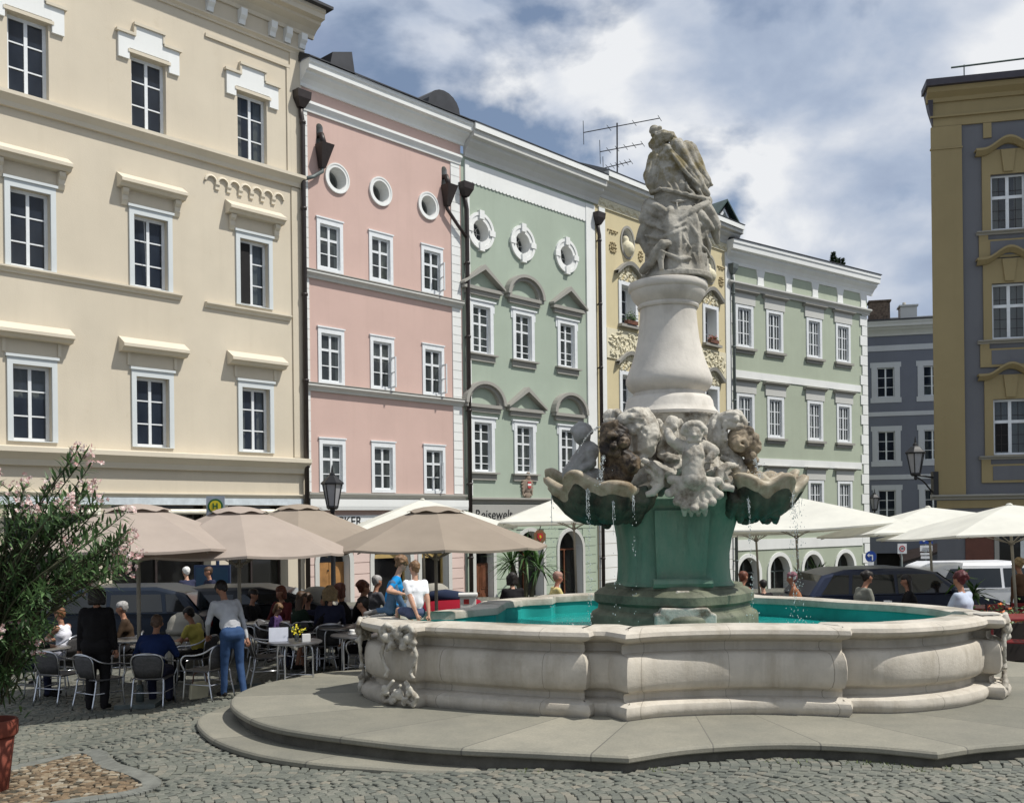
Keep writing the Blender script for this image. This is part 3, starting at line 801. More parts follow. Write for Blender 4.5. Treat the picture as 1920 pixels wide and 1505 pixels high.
def pink_house():
    H = House('pink_house', 'narrow pink house with three round attic windows and white quoins', A0, D0); H.nets = .18
    CU = (1.12, 3.165, 5.42); rows = ((10.19, 11.80), (6.67, 8.42), (3.35, 4.99)); W = 1.0
    for z0, z1 in rows:
        for u in CU: H.holes.append((u-.38, u+.38, z0+.1, z1-.16, 'r', .3))
    for u in (1.42, 3.17, 5.27): H.holes.append((u-.34, u+.34, 12.83, 13.51, 'o', .5))
    for u in (.66, 5.93): H.holes.append((u, u+.25, 13.95, 14.72, 'a', .5))
    d1 = (.55, 1.72, -.8, 1.75, 'a', .35); d2 = (2.70, 4.25, -.8, 1.95, 'a', .35); d3 = (4.75, 6.0, -.8, 1.9, 'a', .35)
    H.holes += [d1, d2, d3]
    H.wall(.12, 6.85, -1.5, 15.75, M_PINK, revmat=M_WHITE)
    mb = MB(); courses(mb, H, .14, 6.75, -1.4, 2.2); H.part(mb, 'stone_courses', plaster('pale pink stone', (.66, .52, .47), amount=.2))
    def frame(h):
        def fn(mb):
            ringbox(mb, .38, .5, .1, 0, h-.16, h, -.035, .0)
            mb.box(-.53, .53, -.06, -.001, h+.002, h+.045)
            sash(mb, .76, .1, h-.16, .05, 2, [(.66, .075), .33], .06, .03, .075)
        return fn
    for z0, z1 in rows:
        h = z1-z0
        for u in CU:
            H.window(('p', round(h, 2)), u, z0, frame(h), pane_fn(.74, .11, h-.17, .082), gmat=M_GLASSC)
    def leaf(u, z0, h, w, ang, s):
        mb = MB()
        for a, b, c, d in ((0, .05, 0, h), (w-.05, w, 0, h), (.05, w-.05, 0, .05), (.05, w-.05, h-.05, h), (.05, w-.05, h*.5-.015, h*.5+.015)): mb.box(a*s if s > 0 else -b, b if s > 0 else -a, -.02, .02, c, d)
        o = mb.build('open_casement', M_WOODW, H.root, loc=(u, -.03, z0)); o.rotation_euler = (0, 0, ang); return o
    for u, z0, h, a in ((5.78, 10.3, .95, 1.25), (5.78, 6.78, 1.0, 1.35), (3.53, 6.78, 1.0, 1.3), (5.78, 3.46, .95, .9)): leaf(u, z0, h, .36, a, -1)
    for u in (1.42, 3.17, 5.27):
        mb = MB(); roundring(mb, .34, .46, 0, -.05); roundring(mb, .42, .47, 0, -.065); o = H.part(mb, 'round_window', M_WHITE); o.location = (u, 0, 13.17)
        g = MB(); g.quad((-.34, .42, -.34), (.34, .42, -.34), (.34, .42, .34), (-.34, .42, .34)); g.build('pane', M_GLASSC, o)
        b = MB(); b.box(-.02, .02, .38, .41, -.34, .34); b.build('glazing_bar', M_WOODW, o)
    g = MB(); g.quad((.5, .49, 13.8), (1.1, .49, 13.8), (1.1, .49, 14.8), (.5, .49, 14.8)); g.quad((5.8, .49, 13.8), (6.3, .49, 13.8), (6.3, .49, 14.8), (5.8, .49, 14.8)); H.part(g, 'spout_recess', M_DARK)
    for k, z in ((.22, 10.0), (.22, 6.55)):
        H.run('ledge', LEDGE(.2, z-.12, z+.1), .12, 6.78, M_TRIML)
        mb = MB(); mb.box(.12, 6.78, -.215, 0, z+.101, z+.125); H.part(mb, 'ledge_flashing', M_TRIM)
    H.run('ledge', LEDGE(.2, 3.13, 3.33), .12, 6.82, M_TRIM)
    H.run('ledge', [(0, 2.78), (-.22, 2.78), (-.24, 2.9), (-.24, 3.12), (0, 3.12)], .12, 6.82, M_WHITE)
    H.run('ledge', LEDGE(.16, 14.95, 15.28), .12, 6.8, M_WHITE)
    H.run('cornice', CORN(.55, 15.66, 16.36), .05, 6.98, M_WHITE)
    quoins(H, 6.34, 6.76, 3.35, 14.95, M_WHITE); quoins(H, .13, .31, 3.35, 14.95, M_WHITE)
    mb = MB(); mb.add([(0, -.62, 16.40), (6.98, -.62, 16.40), (6.98, 6, 19.5), (0, 6, 19.5), (0, -.62, 16.365), (6.98, -.62, 16.365), (6.98, 6, 16.3), (0, 6, 16.3)], [(0, 1, 2, 3), (0, 1, 5, 4), (1, 2, 6, 5), (3, 0, 4, 7)]); roof = H.part(mb, 'roof', M_ROOF)
    for u, w, h, rnd in ((1.55, .5, .5, 0), (6.1, .75, .62, 1)):
        mb = MB()
        if rnd:
            n = 10; P = [(u-w*cos(pi*i/n), 16.75+h*sin(pi*i/n)) for i in range(n+1)]
            mb.prism(P, lambda x, z: (x, .0, z), lambda x, z: (x, 2.6, z))
        else: mb.prism([(u-w, 16.5), (u+w, 16.5), (u+w*.75, 16.5+h+.25), (u-w*.75, 16.5+h)], lambda x, z: (x, -.2, z), lambda x, z: (x, 2, z))
        mb.build('dormer', M_ROOF, roof)
    # doors
    for (a, b, z0, z1, _, _), mat in ((d1, M_DOOR), (d2, M_DARK), (d3, M_DARK)):
        mb = MB(); archsurround(mb, a, b, z0, z1, .16, -.06); H.part(mb, 'door_surround', M_TRIML)
        if mat is M_DOOR:
            mb = MB(); panel_door(mb, a, b, z0, z1-.6, .26); d = H.part(mb, 'door', mat); k = MB(); k.smooth = True; k.ball(((a+b)/2-.06, .22, .9), .03, 8, 6); k.build('handle', M_IRON, d)
            g = MB(); g.quad((a, .3, z1-.6), (b, .3, z1-.6), (b, .3, z1), (a, .3, z1)); H.part(g, 'fanlight', M_SHOPG)
        else:
            g = MB(); g.quad((a, .33, z0), (b, .33, z0), (b, .33, z1), (a, .33, z1)); sh = H.part(g, 'shop_window', M_SHOPG)
            f = MB(); f.box(a, b, .26, .32, z1-.75, z1-.62); f.box(a, a+.06, .26, .32, z0, z1-.75); f.box(b-.06, b, .26, .32, z0, z1-.75); f.build('shop_frame', simple('brass coloured frame', (.42, .30, .12), .4), sh)
            if a < 4:
                r = MB()
                for k in range(5):
                    w = pi*(.2+.15*k); r.tube([((a+b)/2, .3, z1-.62), ((a+b)/2+.5*cos(w), .3, z1-.62+.5*sin(w))], .012, 5)
                r.build('fan_ornament', M_TRIML, sh)
    # sign board
    mb = MB(); mb.box(.5, 6.3, -.08, -.031, 2.22, 2.62); sb = H.part(mb, 'sign_board', simple('white sign board', (.72, .73, .72), .6, var=.04))
    me = text_mesh('BÄCKER', .40, .006); me.materials.append(M_IRON); link('lettering', me, sb, (H.uv(640, 964)[0], -.088, 2.42))
    # gutter spouts that feed the downpipes
    for u, tx, k in ((.785, .05, 'left'), (6.06, 6.98, 'right')):
        t = thing('gutter_spout', 'brown hopper and slanting spout beside the %s round window of the pink house' % ('leftmost' if k == 'left' else 'rightmost'), 'drain spout', (H.A.x+H.d.x*u, H.A.y+H.d.y*u, 0), atan2(H.d.y, H.d.x), 'spouts on the pink house')
        h = MB(); h.add([(-.2, -.42, 14.02), (.26, -.42, 14.02), (.26, -.03, 14.02), (-.2, -.03, 14.02), (-.09, -.22, 13.3), (.06, -.22, 13.3), (.06, -.05, 13.3), (-.09, -.05, 13.3)], [(0, 1, 2, 3), (0, 1, 5, 4), (1, 2, 6, 5), (2, 3, 7, 6), (3, 0, 4, 7), (4, 5, 6, 7)]); h.build('hopper', M_PIPE, t)
        h = MB(); h.smooth = True; h.tube([(0, .3, 14.4), (0, -.1, 14.35), (0, -.22, 14.02)], .09, 8); h.build('outlet', M_PIPE, t)
        h = MB(); h.smooth = True; h.tube([(-.02, -.13, 13.4), (-.02, -.15, 13.2), ((tx-u)*.5, -.16, 12.95 if k == 'left' else 12.75), (tx-u+.03, -.16, 12.8 if k == 'left' else 12.35)], .06, 8); h.build('spout_pipe', M_PIPEG if k == 'left' else M_PIPE, t)
    return H
PK = pink_house()
downpipe('drainpipe', 'dark brown drainpipe between the cream house and the pink house', PK, .02, 15.0, 0, M_PIPE)
downpipe('drainpipe', 'dark drainpipe between the pink house and the green house', PK, 6.95, 13.9, -.4, M_PIPE)
downpipe('drainpipe', 'dark drainpipe between the green house and the yellow house', PK, 14.55, 14.5, -.7, M_PIPE)

# ------------------------------------------------------------------ green house
def green_house():
    H = House('green_house', 'sage green house with grey triangular and round pediments over its windows', A0, D0); H.nets = .45
    CU = (7.79, 10.04, 12.61); R2 = (8.40, 10.34); R1 = (4.14, 6.15)
    for z0, z1 in (R2, R1):
        for u in CU: H.holes.append((u-.44, u+.44, z0+.04, z1-.22, 'r', .2))
    for u in CU: H.holes.append((u-.42, u+.42, 12.42, 13.22, 'o', .45))
    door = (7.35, 8.25, -1.2, 1.30, 'r', .35); a1 = (9.55, 11.0, -1.2, 1.98, 'a', .4); a2 = (11.95, 13.4, -1.2, 1.95, 'a', .4)
    H.holes += [door, a1, a2]
    H.wall(6.85, 14.42, -2, 15.4, M_GREEN, revmat=M_WHITE)
    mb = MB(); courses(mb, H, 7.1, 14.3, -1.9, 2.35, .36); H.part(mb, 'stone_courses', plaster('pale green stone', (.40, .47, .37), amount=.25))
    def frame(h):
        def fn(mb):
            ringbox(mb, .44, .60, .04, 0, h-.22, h-.06, -.05, 0); mb.box(-.72, .72, -.09, 0, h-.058, h+.0); mb.box(-.68, -.602, -.03, 0, h-.4, h-.06); mb.box(.602, .68, -.03, 0, h-.4, h-.06)
            sash(mb, .88, .04, h-.22, .08, 2, [.16, .32, (.62, .07), .81], .065, .028, .085)
        return fn
    def sill(mb): mb.box(-.74, .74, -.17, 0, -.06, -.002); mb.box(-.66, .66, -.07, 0, -.28, -.061)
    def tri(h):
        def fn(mb):
            z = h+.30; mb.box(-1.0, 1.0, -.2, 0, z, z+.12); mb.box(-.86, .86, -.12, 0, z-.16, z-.001); a = .74
            for s in (-1, 1):
                P = [(s*1.06, z+.121), (s*1.06, z+.26), (0, z+.26+a), (0, z+.08+a)] if 0 else [(s*1.06, z+.121), (s*1.06, z+.20), (0, z+.20+a), (0, z+.02+a)]
                mb.prism(P if s < 0 else P[::-1], lambda x, zz: (x, 0, zz), lambda x, zz: (x, -.27, zz))
        return fn
    def arc(h):
        def fn(mb):
            z = h+.30; mb.box(-1.0, 1.0, -.2, 0, z, z+.12); mb.box(-.86, .86, -.12, 0, z-.16, z-.001)
            n = 16
            for ra, rb, y in ((.90, 1.04, -.27), (.76, .895, -.16)):
                P = [(-ra*cos(pi*i/n), z+.121+ra*.80*sin(pi*i/n)) for i in range(n+1)]; Q = [(-rb*cos(pi*i/n), z+.121+rb*.80*sin(pi*i/n)) for i in range(n+1)]
                for i in range(n): mb.add([(P[i][0], 0, P[i][1]), (P[i+1][0], 0, P[i+1][1]), (Q[i+1][0], 0, Q[i+1][1]), (Q[i][0], 0, Q[i][1]), (P[i][0], y, P[i][1]), (P[i+1][0], y, P[i+1][1]), (Q[i+1][0], y, Q[i+1][1]), (Q[i][0], y, Q[i][1])], [(0, 1, 5, 4), (2, 3, 7, 6), (4, 5, 6, 7)])
        return fn
    for ri, (z0, z1) in enumerate((R2, R1)):
        h = z1-z0
        for k, u in enumerate(CU):
            t = (k+ri) % 2 == 0
            H.window(('g', ri, t), u, z0, frame(h), pane_fn(.86, .05, h-.23, .11), [('sill', sill, M_TRIM), ('pediment', tri(h) if t else arc(h), M_TRIM)], gmat=M_GLASSC)
    for u in CU:
        mb = MB(); roundring(mb, .40, .56, 0, -.05, sz=.98); roundring(mb, .565, .68, 0, -.08, sz=.98)
        for w in range(4):
            x, z = cos(w*pi/2), sin(w*pi/2)
            if w % 2: mb.box(-.12, .12, -.13, 0, z*.42-(.0 if z > 0 else .31), z*.42+(.31 if z > 0 else 0))
            else: mb.box(x*.42-(0 if x > 0 else .29), x*.42+(.29 if x > 0 else 0), -.10, 0, -.1, .1)
        o = H.part(mb, 'oval_window', M_WHITE); o.location = (u, 0, 12.82)
        g = MB(); g.quad((-.42, .40, -.42), (.42, .40, -.42), (.42, .40, .42), (-.42, .40, .42)); g.build('pane', M_GLASS, o)
        b = MB()
        for k in range(4): b.tube([(-.4*cos(k*pi/4), .37, -.4*sin(k*pi/4)), (.4*cos(k*pi/4), .37, .4*sin(k*pi/4))], .013, 5)
        roundring(b, .18, .2, .36, .38); b.build('glazing_bar', M_TRIML, o)
    # scalloped white frieze, corner strips, cornice
    mb = MB(); n = 34
    for i in range(n):
        a, b = 7.22+i*(6.63/n), 7.22+(i+1)*(6.63/n); c = (a+b)/2; r = (b-a)/2
        P = [(a, 15.2), (a, 14.52)]+[(c-r*cos(pi*j/6), 14.52-r*.75*sin(pi*j/6)) for j in range(1, 6)]+[(b, 14.52), (b, 15.2)]
        mb.prism(P, lambda x, z: (x, 0, z), lambda x, z: (x, -.035, z))
    H.part(mb, 'scalloped_frieze', M_WHITE)
    mb = MB(); mb.box(7.02, 7.22, -.06, 0, 3.3, 15.2); H.part(mb, 'corner_strip', M_WHITE)
    mb = MB(); mb.box(13.85, 14.42, -.06, 0, 3.3, 15.2); H.part(mb, 'corner_strip', M_WHITE)
    H.run('cornice', CORN(.6, 15.3, 16.36), 6.99, 14.62, M_TRIML)
    mb = MB(); mb.box(6.99, 14.62, -.64, -.602, 16.14, 16.35); H.part(mb, 'eaves_board', M_WHITE)
    mb = MB(); mb.add([(6.98, -.66, 16.40), (14.62, -.66, 16.40), (14.62, 6, 19.5), (6.98, 6, 19.5), (6.98, -.66, 16.365), (14.62, -.66, 16.365), (14.62, 6, 16.3), (6.98, 6, 16.3)], [(0, 1, 2, 3), (0, 1, 5, 4), (1, 2, 6, 5)]); H.part(mb, 'roof', M_ROOF)
    H.run('ledge', LEDGE(.2, 3.02, 3.24), 7.0, 14.4, M_TRIM)
    mb = MB(); mb.box(7.1, 13.6, -.10, -.031, 2.38, 2.98); sb = H.part(mb, 'sign_board', plaster('grey sign board', (.36, .355, .33)))
    me = text_mesh('Reisewelt', .5, .004, .0, .1); me.materials.append(M_IRON); link('lettering', me, sb, (H.uv(922, 960)[0], -.106, 2.60))
    mb = MB(); mb.box(door[0]-.15, door[0], -.05, 0, -1.2, 1.45); mb.box(door[1], door[1]+.15, -.05, 0, -1.2, 1.45); mb.box(door[0], door[1], -.05, 0, 1.3, 1.45); H.part(mb, 'door_surround', M_TRIML)
    mb = MB(); panel_door(mb, door[0], door[1], -1.2, .85, .26); d = H.part(mb, 'door', M_DOORD); k = MB(); k.smooth = True; k.ball((7.74, .22, -.2), .03, 8, 6); k.build('handle', M_IRON, d)
    g = MB(); g.quad((door[0], .3, .85), (door[1], .3, .85), (door[1], .3, 1.3), (door[0], .3, 1.3)); H.part(g, 'fanlight', M_SHOPG)
    for a, b, z0, z1, _, _ in (a1, a2):
        mb = MB(); archsurround(mb, a, b, z0, z1, .14, -.06); H.part(mb, 'arch_surround', M_TRIML)
        g = MB(); g.quad((a, .38, z0), (b, .38, z0), (b, .38, z1), (a, .38, z1)); sh = H.part(g, 'shop_window', M_SHOPG)
        f = MB(); f.box((a+b)/2-.03, (a+b)/2+.03, .32, .37, z0, z1-.75); f.box(a, b, .32, .37, z1-.76, z1-.7); f.build('shop_frame', M_DOORD, sh)
    # coat of arms under the middle window
    u, z = 10.12, 3.72
    t = thing('coat_of_arms', 'stone eagle coat of arms with a small red and white shield on the green house', 'coat of arms', (H.A.x+H.d.x*u, H.A.y+H.d.y*u, z), atan2(H.d.y, H.d.x))
    mb = MB(); mb.smooth = True
    mb.ball((0, -.08, .28), (.13, .09, .13)); mb.ball((0, -.07, 0), (.2, .09, .34)); mb.ball((0, -.05, -.36), (.16, .07, .16))
    for s in (-1, 1):
        for k in range(5): mb.cap((s*.1, -.06, .14), (s*(.34-.02*k), -.05, .16-.13*k), .06, .035, 8)
        mb.cap((s*.08, -.05, -.25), (s*.2, -.05, -.42), .04, .03, 8)
    mb.ball((0, -.1, .44), (.09, .06, .06)); me = remeshed(mb, 'eagle', .022, 2); me.materials.append(plaster('old crest stone', (.30, .24, .19), amount=.6, bump=.8)); link('eagle', me, t)
    def shield(mb, a, b):
        P = [(-.09, a), (.09, a), (.09, b), (0, b-.04 if b < -.05 else b), (-.09, b)]; mb.prism(P, lambda x, z: (x, -.13, z), lambda x, z: (x, -.165, z))
    mb = MB(); shield(mb, .13, .05); shield(mb, -.03, -.1); mb.build('shield_red', simple('red paint', (.45, .06, .06), .5), t)
    mb = MB(); shield(mb, .048, -.028); mb.build('shield_white', M_WHITE, t)
    return H
green_house()

# ------------------------------------------------------------------ yellow house
def yellow_house():
    H = House('yellow_house', 'yellow house with white stucco reliefs, half hidden behind the statue', A0, D0)
    CU = (16.7, 19.95, 23.25); R2 = (10.62, 12.3); R1 = (6.85, 8.5); R0 = (3.3, 4.9)
    for z0, z1 in (R2, R1, R0):
        for u in CU: H.holes.append((u-.5, u+.5, z0, z1, 'r', .55))
    for u in CU: H.holes.append((u-.42, u+.42, 13.55, 14.75, 'o', .5))
    H.holes += [(16.0, 17.6, -2, 1.7, 'a', .4), (19.0, 20.8, -2, 1.7, 'a', .4), (22.4, 24.0, -2, 1.7, 'a', .4)]
    H.wall(14.42, 25.1, -3, 15.4, M_YEL, revmat=M_WHITE)
    mb = MB(); courses(mb, H, 14.5, 25, -2.6, 2.4, .5); H.part(mb, 'stone_courses', M_WHITE)
    mb = MB(); mb.box(14.72, 15.12, -.05, 0, 2.4, 15.3); H.part(mb, 'corner_strip', M_WHITE); mb = MB(); mb.box(24.6, 25.08, -.05, 0, 2.4, 15.3); H.part(mb, 'corner_strip', M_WHITE)
    def frame(h):
        def fn(mb): ringbox(mb, .5, .68, 0, 0, h, h+.16, -.05, 0); sash(mb, 1.0, 0, h, .42, 2, [.34, .67], .08, .04, .08)
        return fn
    def curl(h):
        def fn(mb):
            n = 12; P = []
            for i in range(n+1):
                x = -.95+1.9*i/n; P.append((x, h+.3+.55*max(0, cos(x*1.5))**1.3))
            for i in range(n):
                (xa, za), (xb, zb) = P[i], P[i+1]
                mb.add([(xa, 0, za), (xb, 0, zb), (xb, 0, zb+.16), (xa, 0, za+.16), (xa, -.22, za), (xb, -.22, zb), (xb, -.25, zb+.16), (xa, -.25, za+.16)], [(0, 1, 5, 4), (2, 3, 7, 6), (4, 5, 6, 7)])
        return fn
    def relief(h):
        def fn(mb):
            rnd = random.Random(2); mb.smooth = True
            for k in range(30):
                x = rnd.uniform(-.6, .6); z = h+.2+rnd.uniform(0, .62)*(1-abs(x)*.9); mb.ball((x, -.02, z), (rnd.uniform(.05, .12), .07, rnd.uniform(.05, .13)), 8, 5)
        return fn
    def box(mb): mb.box(-.72, .72, -.22, 0, -.12, -.002)
    for r, (z0, z1) in enumerate((R2, R1, R0)):
        h = z1-z0
        for u in CU: H.window(('y', r), u, z0, frame(h), pane_fn(.96, .03, h-.03, .45), [('sill', box, M_TRIM), ('pediment', curl(h), M_TRIM), ('relief', relief(h), M_STUC)], gmat=M_GLASS)
    rnd = random.Random(9)
    for z0, z1 in ((9.1, 10.35), (5.3, 6.5)):
        mb = MB(); mb.box(15.15, 24.55, -.05, 0, z0, z1); mb.smooth = True
        for k in range(420):
            x = rnd.uniform(15.3, 24.4); z = rnd.uniform(z0+.1, z1-.1); w = rnd.uniform(0, 3.1); l = rnd.uniform(.06, .18)
            mb.tube([(x-l*cos(w), -.05, z-l*sin(w)), (x+.04, -.08, z+.03), (x+l*cos(w), -.05, z+l*sin(w))], [.02, .045, .02], 5)
        H.part(mb, 'stucco_band', M_STUC)
    mb = MB(); mb.smooth = True
    for u in [CU[0]-.95, CU[0]+.95, CU[1]-.95, CU[1]+.95, CU[2]-.95, CU[2]+.95, 15.6, 24.3]:
        for k in range(9):
            w = 2*pi*k/9; mb.ball((u+.14*cos(w), -.02, 13.75+.2*sin(w)), (.05, .04, .05), 7, 5)
        for k in range(5): mb.ball((u+(k-2)*.12, -.02, 14.4+.05*cos(k*3)), (.05, .04, .04), 7, 5)
        mb.ball((u, -.02, 13.75), .06, 7, 5)
    H.part(mb, 'stucco_rosettes', plaster('brown stucco', (.40, .33, .2)))
    for u in CU:
        mb = MB(); roundring(mb, .42, .5, 0, -.05, sz=1.42); o = H.part(mb, 'oval_window', M_TRIM); o.location = (u, 0, 14.15)
        g = MB(); g.quad((-.42, .4, -.6), (.42, .4, -.6), (.42, .4, .6), (-.42, .4, .6)); g.build('pane', M_GREYD, o)
        b = MB(); b.smooth = True; b.ball((0, -.02, -.28), (.33, .3, .34)); b.ball((0, .1, .12), (.17, .17, .2)); b.ball((.03, .02, .02), (.1, .1, .1)); me = remeshed(b, 'bust', .04, 2); me.materials.append(M_STUC); link('bust', me, o)
    H.run('cornice', CORN(.62, 15.65, 16.56), 14.62, 25.45, M_TRIML)
    mb = MB(); mb.box(14.63, 25.4, -.66, -.622, 16.34, 16.55); H.part(mb, 'eaves_board', M_WHITE)
    mb = MB(); mb.box(14.63, 25.1, -.06, 0, 15.25, 15.64); mb.smooth = True
    for k in range(90): mb.ball((14.8+k*.115, -.07, 15.45+.06*sin(k*1.3)), (.07, .05, .09), 7, 5)
    H.part(mb, 'stucco_frieze', M_STUC)
    mb = MB(); mb.add([(14.62, -.68, 16.60), (25.45, -.68, 16.60), (25.45, 6, 19.5), (14.62, 6, 19.5), (14.62, -.68, 16.57), (25.45, -.68, 16.57), (25.45, 6, 16.5), (14.62, 6, 16.5)], [(0, 1, 2, 3), (0, 1, 5, 4), (1, 2, 6, 5)]); H.part(mb, 'roof', M_ROOF)
    for a, b in ((16.0, 17.6), (19.0, 20.8), (22.4, 24.0)):
        mb = MB(); archsurround(mb, a, b, -2, 1.7, .14); H.part(mb, 'arch_surround', M_TRIML)
        g = MB(); g.quad((a, .39, -2), (b, .39, -2), (b, .39, 1.7), (a, .39, 1.7)); H.part(g, 'shop_window', M_SHOPG)
    # two window boxes with plants
    for u, cols, nm, red in ((16.72, 'bushy green plant', 'left', 0), (23.25, 'low red flowering plants', 'right', 1)):
        t = thing('window_box', 'window box of %s on the yellow house' % cols, 'window box', (H.A.x+H.d.x*u+H.d.y*.16, H.A.y+H.d.y*u-H.d.x*.16, 10.64), atan2(H.d.y, H.d.x), 'window boxes on the yellow house')
        b = MB(); b.box(-.36, .36, -.1, .1, 0, .16); b.build('box', M_DOORD, t)
        b = MB(); rn = random.Random(4+red)
        for k in range(260):
            c = Vector((rn.gauss(0, .17), rn.gauss(0, .06), .16+abs(rn.gauss(0, .16 if not red else .09)))); d = Vector((rn.uniform(-1, 1), rn.uniform(-1, 1), rn.uniform(-.2, 1))).normalized()*.09; e = d.orthogonal().normalized()*.03
            b.mi = 1 if red and rn.random() < .55 else 0
            b.add([c-e, c+e, c+d], [(0, 1, 2)])
        b.build('foliage', [LEAF_MID, simple('red petals', (.35, .03, .03), .6)], t)
    return H
LEAF_MID = leafmat('mid green leaf', (.02, .05, .012), (.06, .12, .025))
YH = yellow_house()
downpipe('drainpipe', 'grey green drainpipe between the yellow house and the pale green house', YH, 25.1, 14.3, -1.2, M_PIPEG)

# ------------------------------------------------------------------ pale green house
def pale_house():
    H = House('pale_green_house', 'pale green house with white bands and quoins, farthest of the sunlit row', (10.531, 48.43), (.7893, .614)); H.nets = .8
    CU = (1.36, 3.74, 7.08, 9.70)
    rows = ((10.77, 12.86), (6.40, 8.49), (2.2, 4.24))
    for z0, z1 in rows:
        for u in CU: H.holes.append((u-.5, u+.5, z0+.1, z1-.12, 'r', .14))
    AR = (1.45, 3.92, 6.72, 9.66)
    for u in AR: H.holes.append((u-.8, u+.8, -2.4, .42, 'a', .4))
    H.wall(.06, 11.95, -4, 14.7, M_PALE, revmat=M_WHITE)
    def frame(mb):
        h = 2.09; ringbox(mb, .5, .68, .1, .0, h-.12, h+.02, -.04, 0); sash(mb, 1.0, .1, h-.12, .05, 2, [.34, .67], .08, .04, .09)
        mb.box(-.27, -.23, .055, .09, .18, h-.2); mb.box(.23, .27, .055, .09, .18, h-.2)
    def cap(mb): mb.box(-.82, .82, -.06, 0, 2.14, 2.66)
    def capl(mb): mb.extr_u(LEDGE(.22, 2.661, 2.82), -.98, .98)
    def sill(mb): mb.box(-.82, .82, -.16, 0, -.12, -.002); mb.box(-.72, .72, -.07, 0, -.28, -.121)
    for z0, z1 in rows:
        for u in CU: H.window('w', u, z0, frame, pane_fn(.98, .1, 1.96, .085), [('lintel_panel', cap, M_TRIML), ('hood', capl, M_TRIM), ('sill', sill, M_TRIM)], gmat=M_GLASSC)
    for z0, z1 in ((9.28, 9.64), (5.0, 5.36), (.78, 1.3)):
        mb = MB(); mb.box(.5, 11.32, -.04, 0, z0, z1); H.part(mb, 'band', M_WHITE)
    mb = MB(); z = -3.5; k = 0
    while z < 13.6:
        mb.box(11.3+(.18 if k % 2 else 0), 11.98, -.05, .1, z, z+.52); mb.box(.07, .5-(.14 if k % 2 else 0), -.05, 0, z, z+.52); z += .55; k += 1
    H.part(mb, 'quoins', M_WHITE)
    for u in AR:
        mb = MB(); archsurround(mb, u-.8, u+.8, -2.4, .42, .2, -.06); H.part(mb, 'arch_surround', M_WHITE)
        g = MB(); g.quad((u-.8, .38, -2.4), (u+.8, .38, -2.4), (u+.8, .38, .42), (u-.8, .38, .42)); sh = H.part(g, 'arch_window', M_SHOPG)
        f = MB(); f.box(u-.03, u+.03, .32, .37, -2.4, .3); f.box(u-.8, u+.8, .32, .37, -.4, -.34); f.build('arch_frame', M_PIPEG, sh)
    H.run('ledge', LEDGE(.3, 13.62, 13.95), .0, 12.1, M_TRIML)
    mb = MB(); mb.box(.0, 12.0, -.03, 0, 13.96, 14.75); H.part(mb, 'frieze', M_PALE)
    for u in (.35, 2.6, 4.9, 7.15, 9.4, 11.6):
        mb = MB(); mb.prism([(u-.34, 14.76), (u-.22, 14.35), (u-.26, 13.96), (u+.26, 13.96), (u+.22, 14.35), (u+.34, 14.76)], lambda x, z: (x, -.031, z), lambda x, z: (x, -.08, z)); H.part(mb, 'frieze_block', M_WHITE)
    H.run('cornice', CORN(.62, 14.76, 15.82), -.1, 12.5, M_WHITE)
    mb = MB(); mb.add([(-.1, -.66, 15.87), (12.55, -.66, 15.87), (12.55, 6, 17.4), (-.1, 6, 17.4), (-.1, -.66, 15.83), (12.55, -.66, 15.83), (12.55, 6, 15.8), (-.1, 6, 15.8)], [(0, 1, 2, 3), (0, 1, 5, 4), (1, 2, 6, 5), (3, 0, 4, 7)]); roof = H.part(mb, 'roof', M_ROOF)
    # gabled dormer
    d = MB(); u = 1.0; d.prism([(u-.95, 15.95), (u+.95, 15.95), (u+.95, 17.0), (u, 18.1), (u-.95, 17.0)], lambda x, z: (x, .9, z), lambda x, z: (x, 5.5, z)); d = d.build('dormer', M_ROOF, roof)
    r = MB(); r.add([(u-1.2, .65, 16.95), (u, .65, 18.25), (u, 5.6, 18.25), (u-1.2, 5.6, 16.95), (u-1.2, .65, 16.85), (u, .65, 18.15), (u+1.2, .65, 16.95), (u+1.2, 5.6, 16.95), (u+1.2, .65, 16.85)], [(0, 1, 2, 3), (0, 1, 5, 4), (1, 6, 7, 2), (1, 6, 8, 5)]); r.build('dormer_roof', M_COPPER, roof)
    f = MB(); f.box(u-.72, u+.72, .86, .899, 16.0, 16.75); f.prism([(u-.8, 16.85), (u+.8, 16.85), (u, 17.85)], lambda x, z: (x, .86, z), lambda x, z: (x, .899, z)); f.build('dormer_front', M_WOODW, roof)
    f = MB(); f.prism([(u-.55, 16.95), (u+.55, 16.95), (u, 17.65)], lambda x, z: (x, .84, z), lambda x, z: (x, .859, z)); f.box(u-.6, u-.04, .84, .859, 16.1, 16.65); f.box(u+.04, u+.6, .84, .859, 16.1, 16.65); f.build('dormer_pane', M_GLASSC, roof)
    # clipped roof shrubs on the parapet
    for k, (uu, hh) in enumerate(((9.35, .95), (10.0, .7))):
        p = Vector((H.A.x+H.d.x*uu, H.A.y+H.d.y*uu, 15.86))+Vector((H.d.y, -H.d.x, 0))*(-.3)
        t = thing('roof_shrub', 'small %s dark evergreen on the roof edge of the pale green house' % ('taller pointed' if k == 0 else 'lower rounded'), 'shrub', p, 0, 'shrubs on the roof')
        b = MB(); rn = random.Random(k)
        for q in range(420):
            z = rn.uniform(0, hh); w = rn.uniform(0, 6.28); rr = .26*(1-z/hh*(.95 if k == 0 else .5))*sqrt(rn.random()); c = Vector((rr*cos(w), rr*sin(w), z)); dd = Vector((cos(w), sin(w), .5))*.13; e = dd.orthogonal().normalized()*.05
            b.add([c-e, c+e, c+dd], [(0, 1, 2)])
